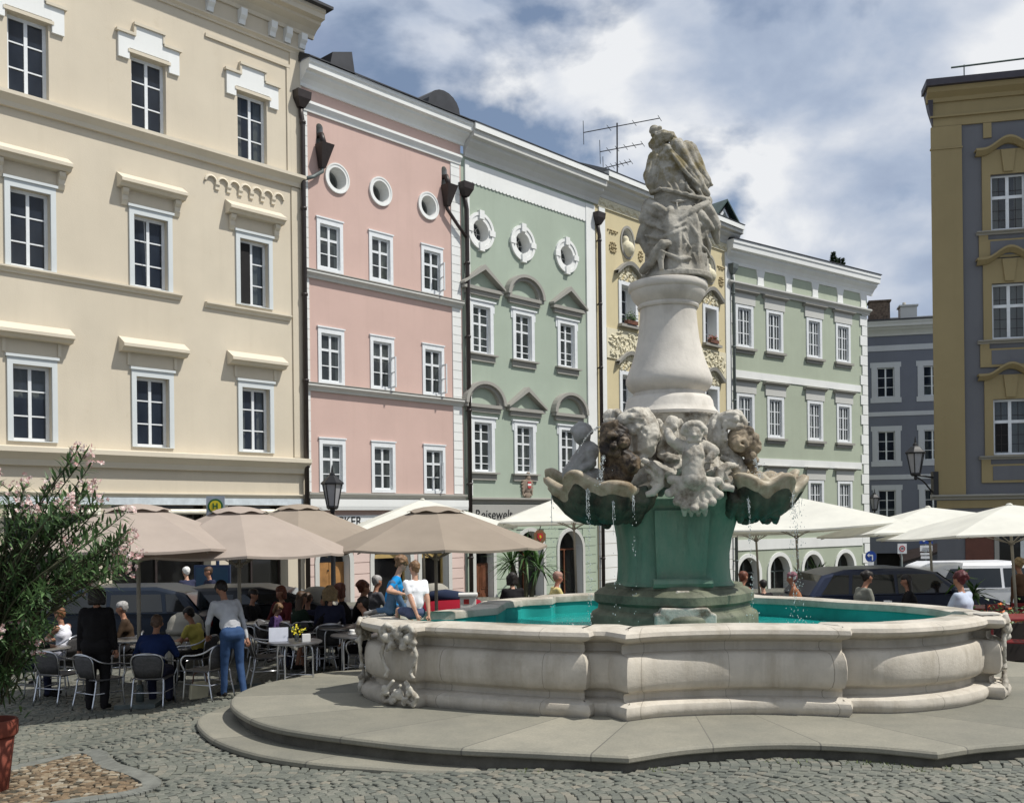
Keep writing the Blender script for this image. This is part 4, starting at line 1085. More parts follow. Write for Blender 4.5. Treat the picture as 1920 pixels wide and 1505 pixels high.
        b.build('foliage', leafmat('dark evergreen', (.008, .018, .006), (.02, .04, .012)), t); b = MB(); b.tube([(0, 0, 0), (0, 0, hh*.6)], .03, 6); b.build('stem', M_DOORD, t)
pale_house()

# ------------------------------------------------------------------ grey house far behind
def grey_house():
    H = House('grey_house', 'blue grey house in shade behind the gap, with white window frames', (23.308, 64.0), (.9741, -.226))
    CU = (-2.0, .77, 3.55, 6.3); rows = ((10.0, 11.87), (5.92, 7.8), (2.15, 4.1))
    for z0, z1 in rows:
        for u in CU: H.holes.append((u-.52, u+.52, z0, z1, 'r', .2))
    door = (.1, 1.55, -3.5, .0, 'r', .5); H.holes.append(door)
    for u in (4.0, 5.2): H.holes.append((u, u+1.0, -2.5, -1.3, 'r', .2))
    H.wall(-6, 9, -4.5, 14.0, M_GREY)
    def frame(mb): sash(mb, 1.04, 0, 1.88, .1, 2, [.33, .66], .06, .035, .09)
    def ears(mb):
        ringbox(mb, .52, .86, 0, -.36, 1.88, 2.22, -.03, 0)
        for s in (-1, 1):
            for z in (-.36, 1.9): mb.box(min(s*.86, s*.94), max(s*.86, s*.94), -.03, 0, z, z+.32)
    for z0, z1 in rows:
        for u in CU: H.window('w', u, z0, frame, pane_fn(1.0, .02, 1.86, .13), [('casing', ears, plaster('grey white casing', (.52, .53, .55)))])
    for z0, z1 in ((12.95, 13.3), (8.78, 9.05), (4.72, 5.02)):
        mb = MB(); mb.box(-6, 9, -.04, 0, z0, z1); H.part(mb, 'band', plaster('grey white casing', (.52, .53, .55)))
    H.run('cornice', CORN(.6, 13.9, 14.8), -6.2, 9, M_TRIML)
    mb = MB(); mb.add([(-6.3, -.65, 14.82), (9, -.65, 14.82), (9, 5, 16), (-6.3, 5, 16)], [(0, 1, 2, 3)]); mb.box(-6.3, 9, -.66, -.6, 14.79, 14.88); roof = H.part(mb, 'roof', M_ROOF)
    for u, w, h, m in ((.55, .62, 1.35, M_BRICK), (2.3, .5, .95, M_TRIML), (-3, .5, 1, M_BRICK)):
        c = MB(); c.box(u-w, u+w, .6, 1.6, 14.9, 14.9+h); c.box(u-w-.08, u+w+.08, .52, 1.68, 14.9+h, 15.0+h); c.build('chimney', m, roof)
        if m is M_TRIML: p = MB(); p.smooth = True; p.lathe([(.12, 0), (.1, .35)], 8, (u-.2, 1.1, 15.85)); p.build('chimney_pot', M_TRIM, roof)
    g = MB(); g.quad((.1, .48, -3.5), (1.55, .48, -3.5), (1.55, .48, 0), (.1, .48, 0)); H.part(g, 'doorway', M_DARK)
    g = MB(); g.quad((3.9, .18, -2.6), (6.3, .18, -2.6), (6.3, .18, -1.2), (3.9, .18, -1.2)); H.part(g, 'low_window', M_GLASS)
    a = MB(); a.add([(1.4, -.05, .05), (4.2, -.05, .75), (4.2, -1.3, .35), (1.4, -1.3, -.5), (1.4, -.05, -.1), (4.2, -.05, .6), (4.2, -1.3, .2), (1.4, -1.3, -.65)], [(0, 1, 2, 3), (2, 3, 7, 6), (0, 3, 7, 4), (4, 5, 6, 7)]); H.part(a, 'door_canopy', M_PIPE)
    return H
GH = grey_house()

# ------------------------------------------------------------------ ochre and grey palace on the right
def palace():
    H = House('corner_palace', 'ochre and slate grey corner building in shade at the right edge, curved window hoods', (14.086, 33.0), (.976, -.2177)); H.nets = .7
    CU = (2.28, 5.6); rows = ((11.68, 13.48), (8.12, 9.93), (4.34, 6.18)); W = 1.06
    for z0, z1 in rows:
        for u in CU: H.holes.append((u-W/2, u+W/2, z0, z1, 'r', .22))
    H.holes += [(1.9, 3.1, -1.5, 2.2, 'r', .4), (4.2, 6.6, -1.5, 2.2, 'r', .4)]
    mb0 = None
    mb = MB(); Hs = H.holes
    us = sorted({.0, 9.0, *[h[0] for h in Hs], *[h[1] for h in Hs]}); zs = sorted({-2.0, 16.4, *[h[2] for h in Hs], *[h[3] for h in Hs]})
    for i in range(len(us)-1):
        for j in range(len(zs)-1):
            cu, cz = (us[i]+us[i+1])/2, (zs[j]+zs[j+1])/2
            if any(h[0] < cu < h[1] and h[2] < cz < h[3] for h in Hs): continue
            mb.quad((us[i], 0, zs[j]), (us[i+1], 0, zs[j]), (us[i+1], 0, zs[j+1]), (us[i], 0, zs[j+1]))
    # the flank falls away steeply behind the corner
    B0, B1 = (0, 0), (6.6, 12.0)
    mb.quad((0, 0, -2), (B1[0], B1[1], -2), (B1[0], B1[1], 16.4), (0, 0, 16.4)); mb.quad((9, 0, -2), (9, 12, -2), (9, 12, 16.4), (9, 0, 16.4)); mb.add([(0, 0, 16.4), (9, 0, 16.4), (9, 12, 16.4), (6.6, 12, 16.4)], [(0, 1, 2, 3)])
    for h in Hs:
        a, b, c, d, _, R = h
        mb.quad((a, 0, c), (a, R, c), (a, R, d), (a, 0, d)); mb.quad((b, 0, c), (b, R, c), (b, R, d), (b, 0, d)); mb.quad((a, 0, d), (b, 0, d), (b, R, d), (a, R, d)); mb.quad((a, 0, c), (b, 0, c), (b, R, c), (a, R, c))
    mb.build('wall', M_GREYD, H.root)
    # ochre pilaster with a thin collar, ochre frieze
    mb = MB(); mb.box(-.06, .88, -.10, 0, 3.05, 15.2); mb.box(-.09, .9, -.13, 0, 14.45, 14.5); H.part(mb, 'pilaster', M_OCH)
    mb = MB(); mb.box(-.02, 9, -.06, 0, 15.22, 16.38); mb.box(1.55, 1.8, -.05, 0, 14.72, 15.21); mb.box(-.08, 9, -.14, -.061, 15.5, 15.56); H.part(mb, 'frieze', M_OCH)
    H.run('cornice', [(0, 16.0), (-.14, 16.0), (-.18, 16.12), (-.4, 16.25), (-.46, 16.39), (0, 16.39)], -.2, 9, M_OCH)
    mb = MB(); mb.box(-.28, 9, -.6, .3, 16.395, 16.6); mb.add([(-.28, -.6, 16.61), (9, -.6, 16.61), (9, 6, 18.2), (3.4, 6, 18.2)], [(0, 1, 2, 3)]); mb.add([(-.22, -.2, 16.39), (-.22, .25, 16.39), (.1, .25, 16.39), (.0, -.2, 16.39), (-.12, -.1, 15.8), (-.12, .2, 15.8), (.05, .2, 15.2), (0, -.08, 15.2)], [(0, 1, 5, 4), (1, 2, 6, 5), (0, 3, 7, 4), (4, 5, 6, 7)]); H.part(mb, 'roof', simple('dark purple gutter', (.045, .04, .05), .5))
    mb = MB(); mb.tube([(.6, 0, 17.15), (9, 0, 17.35)], .03, 6)
    for u in (1, 3, 5, 7): mb.tube([(u, 0, 16.6), (u, 0, 17.2)], .02, 5)
    H.part(mb, 'snow_rail', M_COPPER)
    def frame(mb): sash(mb, W, 0, 1.82, .1, 2, [(.60, .10)], .075, .04, .1)
    def lattice(mb):
        for s in (-1, 1):
            x0, x1 = (s*.05, s*.46) if s > 0 else (-.46, -.05)
            mb.box((x0+x1)/2-.008, (x0+x1)/2+.008, .118, .128, .08, 1.74)
            for z in (.36, .66, 1.3): mb.box(x0, x1, .117, .127, z-.008, z+.008)
    def bay(mb):
        h = 1.82; ringbox(mb, W/2, W/2+.26, 0, -.02, h, h+.5, -.06, 0)
        mb.box(-W/2-.26, W/2+.26, -.06, 0, h+.501, h+.8); mb.box(-.9, .9, -.055, 0, -.9, -.3); mb.box(-.9, -.62, -.058, 0, -.299, -.14)
        mb.prism([(-.14, h+.06), (.14, h+.06), (.22, h+.78), (-.22, h+.78)], lambda x, z: (x, -.06, z), lambda x, z: (x, -.12, z))
    def inset(mb): mb.box(-.56, .56, -.07, -.056, -.82, -.36)
    def hood(mb):
        h = 1.82; n = 20; P = []
        for i in range(n+1):
            x = -1.0+2.0*i/n; P.append((x, h+.62+.36*(.5+.5*cos(min(1, abs(x)/.78)*pi))))
        for i in range(n):
            (xa, za), (xb, zb) = P[i], P[i+1]
            mb.add([(xa, 0, za), (xb, 0, zb), (xb, 0, zb+.2), (xa, 0, za+.2), (xa, -.12, za), (xb, -.12, zb), (xb, -.3, zb+.13), (xa, -.3, za+.13), (xa, -.3, za+.2), (xb, -.3, zb+.2)], [(0, 1, 5, 4), (4, 5, 6, 7), (7, 6, 9, 8), (8, 9, 2, 3)])
        mb.quad((-1.0, -.3, h+.75), (-1, 0, h+.75), (-1, 0, h+.82), (-1, -.3, h+.82))
    def sill(mb): mb.extr_u(LEDGE(.2, -.14, -.021), -.98, .98)
    for r, (z0, z1) in enumerate(rows):
        for u in CU: H.window('w', u, z0, frame, pane_fn(W-.02, .02, 1.8, .135), [('leaded_bars', lattice, M_PIPE), ('surround', bay, M_OCH), ('apron_panel', inset, M_GREYD), ('hood', hood, M_OCH), ('sill', sill, M_TRIM)], gmat=glass_pane('leaded glass', (.05, .06, .075), (.13, .15, .17), .5), label='window with an open dark lower casement' if r == 2 and u < 3 else None)
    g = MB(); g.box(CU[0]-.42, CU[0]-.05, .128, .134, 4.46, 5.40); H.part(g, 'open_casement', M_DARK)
    H.run('ledge', LEDGE(.22, 2.9, 3.08), -.2, 9, M_TRIM)
    mb = MB(); mb.box(.0, 9, -.04, 0, 2.62, 2.88); H.part(mb, 'shop_fascia', M_OCH)
    mb = MB(); mb.box(.86, 1.72, -.04, 0, -1.5, 2.3); mb.box(3.3, 3.9, -.04, 0, -1.5, 2.3); H.part(mb, 'brown_panel', simple('red brown panel', (.12, .045, .03), .6))
    mb = MB(); mb.box(1.74, 1.88, -.06, 0, -1.5, 2.3); H.part(mb, 'shop_pillar', M_TRIM)
    for a, b in ((1.9, 3.1), (4.2, 6.6)):
        g = MB(); g.quad((a, .38, -1.5), (b, .38, -1.5), (b, .38, 2.2), (a, .38, 2.2)); sh = H.part(g, 'shop_window', M_SHOPG)
        if a < 2:
            f = MB(); f.box(2.62, 2.98, .33, .37, .95, 1.6); f.box(2.66, 2.95, .33, .37, .5, .85); f.build('menu_sheet', simple('paper', (.7, .72, .72), .6), sh)
    return H
PAL = palace()
# ================================================================== fountain
FC = Vector((2.1, 13.0, STEP_TOP))
FOUNT = thing('fountain', 'large baroque stone fountain with a robed statue on its column and a turquoise basin', 'fountain', FC)
def FB(mb, name, mat, parent=None, **k): return mb.build(name, mat, parent or FOUNT, loc=(-FC.x, -FC.y, -FC.z) if parent is None else (0, 0, 0), **k)
def FL(name, me, mat, parent=None):
    for m in (mat if isinstance(mat, (list, tuple)) else [mat]): me.materials.append(m)
    return link(name, me, parent or FOUNT, (-FC.x, -FC.y, -FC.z) if parent is None else (0, 0, 0))
LIME = (.515, .472, .402)
def block_joints(N, L, c):
    tc = N.new('ShaderNodeTexCoord'); s = N.new('ShaderNodeSeparateXYZ'); mp = N.new('ShaderNodeMapping'); mp.inputs['Location'].default_value = (-2.1, -13.2, 0)
    L.new(tc.outputs['Object'], mp.inputs[0]); L.new(mp.outputs[0], s.inputs[0])
    a = N.new('ShaderNodeMath'); a.operation = 'ARCTAN2'; L.new(s.outputs['Y'], a.inputs[0]); L.new(s.outputs['X'], a.inputs[1])
    m = N.new('ShaderNodeMath'); m.operation = 'MULTIPLY'; m.inputs[1].default_value = 17/(2*pi); L.new(a.outputs[0], m.inputs[0])
    f = N.new('ShaderNodeMath'); f.operation = 'FRACT'; L.new(m.outputs[0], f.inputs[0])
    j = ramp_node(N, L, f.outputs[0], [(.0, .8), (.003, .8), (.008, 0)])
    c = mix_node(N, L, ramp_node(N, L, noise_node(N, L, 1.0, 7, .7, stretch=(4, 4, .5), off=(5, 5, 5)), [(.5, 0), (.72, .55)]), c, (.30, .255, .19))
    return mix_node(N, L, j, c, (.17, .15, .12))
M_LIME = stone('pale limestone', LIME, (.30, .265, .21), 1.1, .50, .78, .45, extra=block_joints)
M_LIMES = stone('carved limestone', (.50, .47, .405), (.13, .105, .075), 3.6, .47, .66, .8)
def lichen(N, L, c):
    g = N.new('ShaderNodeTexCoord'); s = N.new('ShaderNodeSeparateXYZ'); L.new(g.outputs['Object'], s.inputs[0])
    up = ramp_node(N, L, noise_node(N, L, 5.5, 9, .7, off=(3, 3, 1)), [(.43, 0), (.58, .85)])
    m = N.new('ShaderNodeMath'); m.operation = 'MULTIPLY'; bw = N.new('ShaderNodeRGBToBW'); L.new(up, bw.inputs[0]); L.new(bw.outputs[0], m.inputs[0])
    r = ramp_node(N, L, s.outputs['Z'], [(.0, 0), (1, 1)])
    mr = N.new('ShaderNodeMapRange'); mr.inputs[1].default_value = 6.45; mr.inputs[2].default_value = 6.9; L.new(s.outputs['Z'], mr.inputs[0]); L.new(mr.outputs[0], m.inputs[1])
    return mix_node(N, L, m.outputs[0], c, (.165, .13, .05))
M_STATUE = stone('weathered statue stone', (.41, .388, .335), (.15, .135, .105), 2.6, .40, .68, .6, extra=lichen)
def algae(N, L, c):
    f = ramp_node(N, L, noise_node(N, L, 1.2, 8, .65, stretch=(1.5, 1.5, .5), off=(7, 1, 1)), [(.25, .25), (.62, 1)])
    c = mix_node(N, L, f, c, (.09, .20, .14))
    d = ramp_node(N, L, noise_node(N, L, 2.2, 8, .7, stretch=(2.5, 2.5, .3), off=(1, 6, 2)), [(.5, 0), (.75, .6)])
    return mix_node(N, L, d, c, (.03, .05, .035))
M_ALGAE = stone('algae green stone', (.30, .31, .24), (.10, .12, .08), 1.8, .45, .8, .45, .6, extra=algae)
M_WETST = stone('wet mossy base stone', (.165, .175, .12), (.05, .055, .04), 2.2, .42, .7, .5, .55)
M_OCHST = stone('ochre stained rim', (.44, .39, .295), (.17, .115, .06), 2.6, .42, .66, .5, .45)
M_BLACK = stone('dark wet stone', (.17, .125, .08), (.018, .013, .010), 5, .36, .56, .5, .5)
M_STEP = stone('worn step granite', (.345, .34, .30), (.225, .22, .19), .9, .42, .75, .35)

# steps
def slab(name, poly, z0, z1, lip, mat, label=None):
    n = len(poly); mb = MB(); c = sum(poly, Vector())/n
    def inset(k):
        out = []
        for i in range(n):
            a, b, d = poly[i-1], poly[i], poly[(i+1) % n]
            t1 = (b-a).normalized(); t2 = (d-b).normalized(); n1 = Vector((t1.y, -t1.x, 0)); n2 = Vector((t2.y, -t2.x, 0)); q = n1+n2
            q = q/max(.35, 1+n1.dot(n2)); out.append(b-q*k)
        return out
    rings = [(inset(lip), z0), (inset(lip), z1-.075), (inset(.006), z1-.072), (inset(-.004), z1-.06), (inset(-.004), z1-.025), (inset(.012), z1-.006), (inset(.035), z1)]
    vs = []; fs = []
    for P, z in rings: vs += [(p.x, p.y, z) for p in P]
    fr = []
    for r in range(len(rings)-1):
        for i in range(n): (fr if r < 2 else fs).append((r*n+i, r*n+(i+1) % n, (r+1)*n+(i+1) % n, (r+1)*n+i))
    vs.append((c.x, c.y, z1)); e = len(vs)-1; o = (len(rings)-1)*n
    for i in range(n): fs.append((o+i, o+(i+1) % n, e))
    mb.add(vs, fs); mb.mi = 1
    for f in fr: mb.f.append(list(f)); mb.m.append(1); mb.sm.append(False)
    return FB(mb, name, [mat, stone('dirty shaded riser stone', (.15, .14, .115), (.06, .056, .045), 1.5, .4, .7, .4)])  # risers darkened: partly dirt, partly their shade put into the colour
def step_mat():
    m, N, L, B = mat_base('jointed step granite')
    tc = N.new('ShaderNodeTexCoord'); s = N.new('ShaderNodeSeparateXYZ'); mp = N.new('ShaderNodeMapping'); mp.inputs['Location'].default_value = (-2.1, -13, 0)
    L.new(tc.outputs['Object'], mp.inputs[0]); L.new(mp.outputs[0], s.inputs[0])
    at2 = N.new('ShaderNodeMath'); at2.operation = 'ARCTAN2'; L.new(s.outputs['Y'], at2.inputs[0]); L.new(s.outputs['X'], at2.inputs[1])
    mu = N.new('ShaderNodeMath'); mu.operation = 'MULTIPLY'; mu.inputs[1].default_value = 23/(2*pi); L.new(at2.outputs[0], mu.inputs[0])
    fr = N.new('ShaderNodeMath'); fr.operation = 'FRACT'; L.new(mu.outputs[0], fr.inputs[0])
    fl = N.new('ShaderNodeMath'); fl.operation = 'FLOOR'; L.new(mu.outputs[0], fl.inputs[0])
    wn = N.new('ShaderNodeTexWhiteNoise'); wn.noise_dimensions = '1D'; L.new(fl.outputs[0], wn.inputs['W'])
    tone = ramp_node(N, L, wn.outputs['Value'], [(0, (.17, .165, .135)), (.5, (.225, .215, .175)), (1, (.275, .26, .212))])
    n1 = ramp_node(N, L, noise_node(N, L, 1.6, 8, .65), [(.3, (.78, .79, .78)), (.7, (1.1, 1.08, 1.04))])
    n2 = ramp_node(N, L, noise_node(N, L, 45, 4, .7), [(.3, (.85, .85, .85)), (.7, (1.1, 1.1, 1.1))])
    c = mix_node(N, L, 1.0, mix_node(N, L, 1.0, tone, n1, 'MULTIPLY'), n2, 'MULTIPLY')
    j = ramp_node(N, L, fr.outputs[0], [(.0, 1), (.008, 1), (.016, 0)])
    c = mix_node(N, L, j, c, (.10, .095, .08))
    st = ramp_node(N, L, noise_node(N, L, .8, 6, .6, off=(9, 9, 9)), [(.55, 0), (.7, .35)])
    c = mix_node(N, L, st, c, (.155, .148, .122))
    L.new(c, B.inputs['Base Color']); B.inputs['Roughness'].default_value = .78
    bump_node(N, L, noise_node(N, L, 30, 6, .7), B, .3, .008); return m
M_STEPJ = step_mat()
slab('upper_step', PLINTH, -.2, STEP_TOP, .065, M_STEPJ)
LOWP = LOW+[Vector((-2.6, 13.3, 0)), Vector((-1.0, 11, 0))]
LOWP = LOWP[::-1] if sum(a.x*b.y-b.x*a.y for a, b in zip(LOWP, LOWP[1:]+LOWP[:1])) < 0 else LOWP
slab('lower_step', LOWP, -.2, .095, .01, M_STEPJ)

# basin wall swept along its many-lobed plan
BS = [[(1.19, 10.46), (1.6, 10.66), (2.35, 10.76), (3.05, 10.68), (3.53, 10.54)], [(3.53, 10.54), (3.61, 10.76)],
      [(3.61, 10.76), (4.15, 10.72), (4.8, 10.95), (5.25, 11.28), (5.45, 11.52)], [(5.45, 11.52), (5.60, 11.44)], [(5.60, 11.44), (5.80, 11.72), (5.88, 12.05)], [(5.88, 12.05), (5.74, 12.12)],
      [(5.74, 12.12), (5.70, 12.65), (5.42, 13.25), (5.02, 13.68)], [(5.02, 13.68), (4.86, 13.86)], [(4.86, 13.86), (4.45, 14.45), (3.98, 14.86)], [(3.98, 14.86), (3.82, 14.98)], [(3.82, 14.98), (3.66, 15.55)],
      [(3.66, 15.55), (2.5, 15.95), (1.3, 16.0), (.42, 15.62)], [(.42, 15.62), (.32, 15.25)], [(.32, 15.25), (-.08, 15.05), (-.46, 14.62)], [(-.46, 14.62), (-.62, 13.55)], [(-.62, 13.55), (-.82, 13.38), (-1.12, 13.0)], [(-1.12, 13.0), (-1.50, 13.02)],
      [(-1.50, 13.02), (-1.82, 12.6), (-1.80, 12.1), (-1.52, 11.62)], [(-1.52, 11.62), (-1.12, 11.36)], [(-1.12, 11.36), (-1.02, 11.46)], [(-1.02, 11.46), (-.39, 11.14), (.2, 10.86), (.78, 10.66)], [(.78, 10.66), (.84, 10.80)], [(.84, 10.80), (1.02, 10.76)], [(1.02, 10.76), (1.19, 10.46)]]
BASE = seg_outline(BS, 10)
def offs(poly, k):
    n = len(poly); out = []
    for i in range(n):
        a, b, d = poly[i-1], poly[i], poly[(i+1) % n]
        t1 = (b-a).normalized(); t2 = (d-b).normalized(); n1 = Vector((t1.y, -t1.x, 0)); n2 = Vector((t2.y, -t2.x, 0))
        q = (n1+n2)/max(.5, 1+n1.dot(n2)); out.append(b+q*k)
    return out
BC = Vector((2.1, 13.25, 0))
def ring(poly, k):
    if k > -.12: return offs(poly, k)
    if k > -.25: return offs(poly, k*.8)
    return [p+(BC-p).normalized()*(-k-.09)*(1.0 if abs((BC-p).x) < 2.2 else 1.12) for p in offs(poly, -.09)]
def sweep(mb, poly, prof, z0=0):
    n = len(poly); o = len(mb.v); vs = []; fs = []
    for r, (k, z) in enumerate(prof): vs += [(p.x, p.y, z0+z) for p in ring(poly, k)]
    for r in range(len(prof)-1):
        for i in range(n): fs.append((r*n+i, r*n+(i+1) % n, (r+1)*n+(i+1) % n, (r+1)*n+i))
    mb.add(vs, fs)
OUTER = [(.01, -.01), (.045, .04), (.05, .09), (.03, .135), (-.02, .160), (-.11, .168), (-.165, .18), (-.17, .235), (-.15, .258), (-.06, .272), (-.025, .30), (-.005, .37), (.0, .47), (-.01, .57), (-.035, .640), (-.06, .662), (-.19, .680), (-.205, .71), (-.20, .765), (-.15, .79), (-.03, .805), (.03, .832), (.05, .868), (.035, .91), (-.03, .942), (-.09, .95)]
INNER = [(-.09, .95), (-.34, .95), (-.375, .935), (-.385, .90), (-.385, .85), (-.36, .84)]
mb = MB(); sweep(mb, BASE, OUTER, STEP_TOP); FB(mb, 'basin_wall', M_LIME, autosmooth=38)
mb = MB(); sweep(mb, BASE, INNER, STEP_TOP); FB(mb, 'coping', stone('worn coping stone', (.50, .465, .40), (.20, .175, .13), 1.7, .46, .72, .4), autosmooth=38)
mb = MB(); sweep(mb, BASE, [(-.36, .84), (-.36, .02), (-.6, .0)], STEP_TOP); FB(mb, 'basin_lining', simple('turquoise basin paint', (.018, .31, .285), .5, var=.3, scale=2))
def water_mat():
    m, N, L, B = mat_base('turquoise fountain water')
    c = ramp_node(N, L, noise_node(N, L, 1.3, 5, .6), [(.3, (.006, .22, .20)), (.7, (.018, .31, .28))])
    L.new(c, B.inputs['Base Color']); B.inputs['Roughness'].default_value = .06; B.inputs['IOR'].default_value = 1.33
    bump_node(N, L, noise_node(N, L, 7, 5, .62, dist=.8), B, .7, .045)
    return m
WZ = STEP_TOP+.67
poly = ring(BASE, -.33); mb = MB(); n = len(poly)
mb.add([(p.x, p.y, WZ) for p in poly]+[(2.1, 13, WZ)], [(i, (i+1) % n, n) for i in range(n)])
tag(mb.build('water', water_mat()), kind='structure')

# carved ornaments on the end piers of the basin
def ornament(name, spots, face, voxel=.011):
    mb = MB(); mb.smooth = True
    for a in spots:
        if a[0] == 'b': mb.ball(a[1], a[2], 10, 7)
        else: mb.tube(a[1], a[2], 8)
    me = remeshed(mb, name, voxel, 1, .4)
    displace(me, lambda p: .008*noise.noise(p*22))
    return FL(name, me, M_LIMES)
def pier(cx, cy, nx, ny):
    n = Vector((nx, ny, 0)).normalized(); t = Vector((-n.y, n.x, 0)); c = Vector((cx, cy, STEP_TOP))
    P = lambda s, z, o=.03: c+t*s+n*o+Vector((0, 0, z))
    sp = []
    rn = random.Random(int(cx*10))
    for s in (-1, 1):
        sp.append(('t', [P(s*.05, .9, .03), P(s*.16, .93, .05), P(s*.24, .86, .05), P(s*.22, .78, .05), P(s*.15, .79, .06)], [.024, .036, .036, .028, .022]))
        sp.append(('t', [P(s*.2, .74), P(s*.25, .6), P(s*.21, .48), P(s*.16, .4), P(s*.2, .33)], [.028, .024, .022, .024, .032]))
        sp.append(('t', [P(s*.08, .3), P(s*.16, .2), P(s*.24, .12), P(s*.2, .04), P(s*.1, .08)], [.024, .032, .04, .036, .028]))
        sp.append(('b', P(s*.15, .79, .06), .06)); sp.append(('b', P(s*.08, .70, .05), .055))
        for k in range(11): sp.append(('b', P(s*rn.uniform(.02, .24), rn.uniform(.64, .92), .045), rn.uniform(.022, .042)))
        for k in range(9): sp.append(('b', P(s*rn.uniform(.02, .24), rn.uniform(.03, .24), .04), rn.uniform(.022, .042)))
    sp.append(('b', P(0, .84, .05), (.05, .05, .08))); sp.append(('b', P(0, .14, .03), (.06, .06, .07)))
    ornament('carved_cartouche', sp, n)
pier(-1.30, 11.44, -.5, -.86); pier(5.74, 11.72, .9, -.42); pier(-1.82, 12.4, -1, .1)

# pedestal, column and capital
def lob(w, z): return 1+.05*cos(4*w)+.02*cos(8*w)
mb = MB(); mb.smooth = True
mb.lathe([(1.02, .45), (1.02, 1.16), (1.0, 1.2), (.93, 1.24), (.92, 1.3), (.97, 1.34), (.97, 1.44), (.9, 1.5), (.84, 1.52), (.83, 1.56)], 72, (2.1, 13, 0), lob); FB(mb, 'pedestal_base', M_WETST, autosmooth=35)
mb = MB(); mb.smooth = True
mb.lathe([(.80, 1.555), (.76, 1.60), (.745, 1.75), (.745, 1.95), (.77, 2.15), (.82, 2.35), (.89, 2.52), (.95, 2.64), (.92, 2.70), (.8, 2.78)], 72, (2.1, 13, 0), lambda w, z: 1-(.05+.07*max(0, (z-2)/.7))*cos(4*w)+.025*cos(8*w)); FB(mb, 'pedestal', M_ALGAE, autosmooth=35)
mb = MB()
x0, yb = 2.05, 12.05
mb.prism([(-.34, 1.1), (.40, 1.1), (.40, 1.24), (.34, 1.26), (.30, 1.32), (-.26, 1.32), (-.28, 1.26), (-.34, 1.24)], lambda x, z: (x0+x, yb-.08, z), lambda x, z: (x0+x, yb+.3, z))
mb.prism([(-.2, 1.325), (.22, 1.325), (.18, 1.42), (.08, 1.52), (-.06, 1.52), (-.16, 1.42)], lambda x, z: (x0+x, yb+.0, z), lambda x, z: (x0+x, yb+.3, z))
o = FB(mb, 'front_block', M_LIMES, bevel=.02)
mb = MB(); mb.smooth = True    # strip and leaf relief on the pedestal front
mb.prism([(-.3, 1.62), (.3, 1.62), (.34, 2.5), (-.34, 2.5)], lambda x, z: (2.08+x, 12.28-(z-1.6)*.14, z), lambda x, z: (2.08+x, 12.5-(z-1.6)*.14, z))
mb.tube([(1.72, 12.2, 1.60), (2.45, 12.2, 1.60)], .06, 8)
FB(mb, 'pedestal_relief', M_ALGAE, autosmooth=40)
mb = MB(); mb.smooth = True
mb.lathe([(.75, 2.75), (.70, 2.95), (.64, 3.2), (.60, 3.45), (.60, 3.70), (.63, 3.73)], 48, (2.08, 13, 0), lambda w, z: 1+.03*cos(6*w)); FB(mb, 'capital', M_LIMES)
mb = MB(); mb.smooth = True
mb.lathe([(.63, 3.72), (.635, 3.76), (.60, 3.80), (.575, 3.84), (.56, 3.92), (.53, 3.965), (.50, 3.98), (.47, 3.985), (.46, 4.03), (.485, 4.05), (.53, 4.09), (.56, 4.15), (.56, 4.21), (.53, 4.29), (.48, 4.42), (.435, 4.57), (.40, 4.72), (.378, 4.90), (.365, 5.06), (.367, 5.12), (.39, 5.125), (.40, 5.15), (.39, 5.18), (.41, 5.2), (.45, 5.25), (.48, 5.31), (.485, 5.345), (.50, 5.355), (.515, 5.38), (.515, 5.42), (.505, 5.45), (.48, 5.46)], 56, (2.07, 13, 0)); FB(mb, 'column', stone('white column limestone', (.585, .55, .49), (.34, .31, .26), 1.3, .55, .82, .3), autosmooth=40)

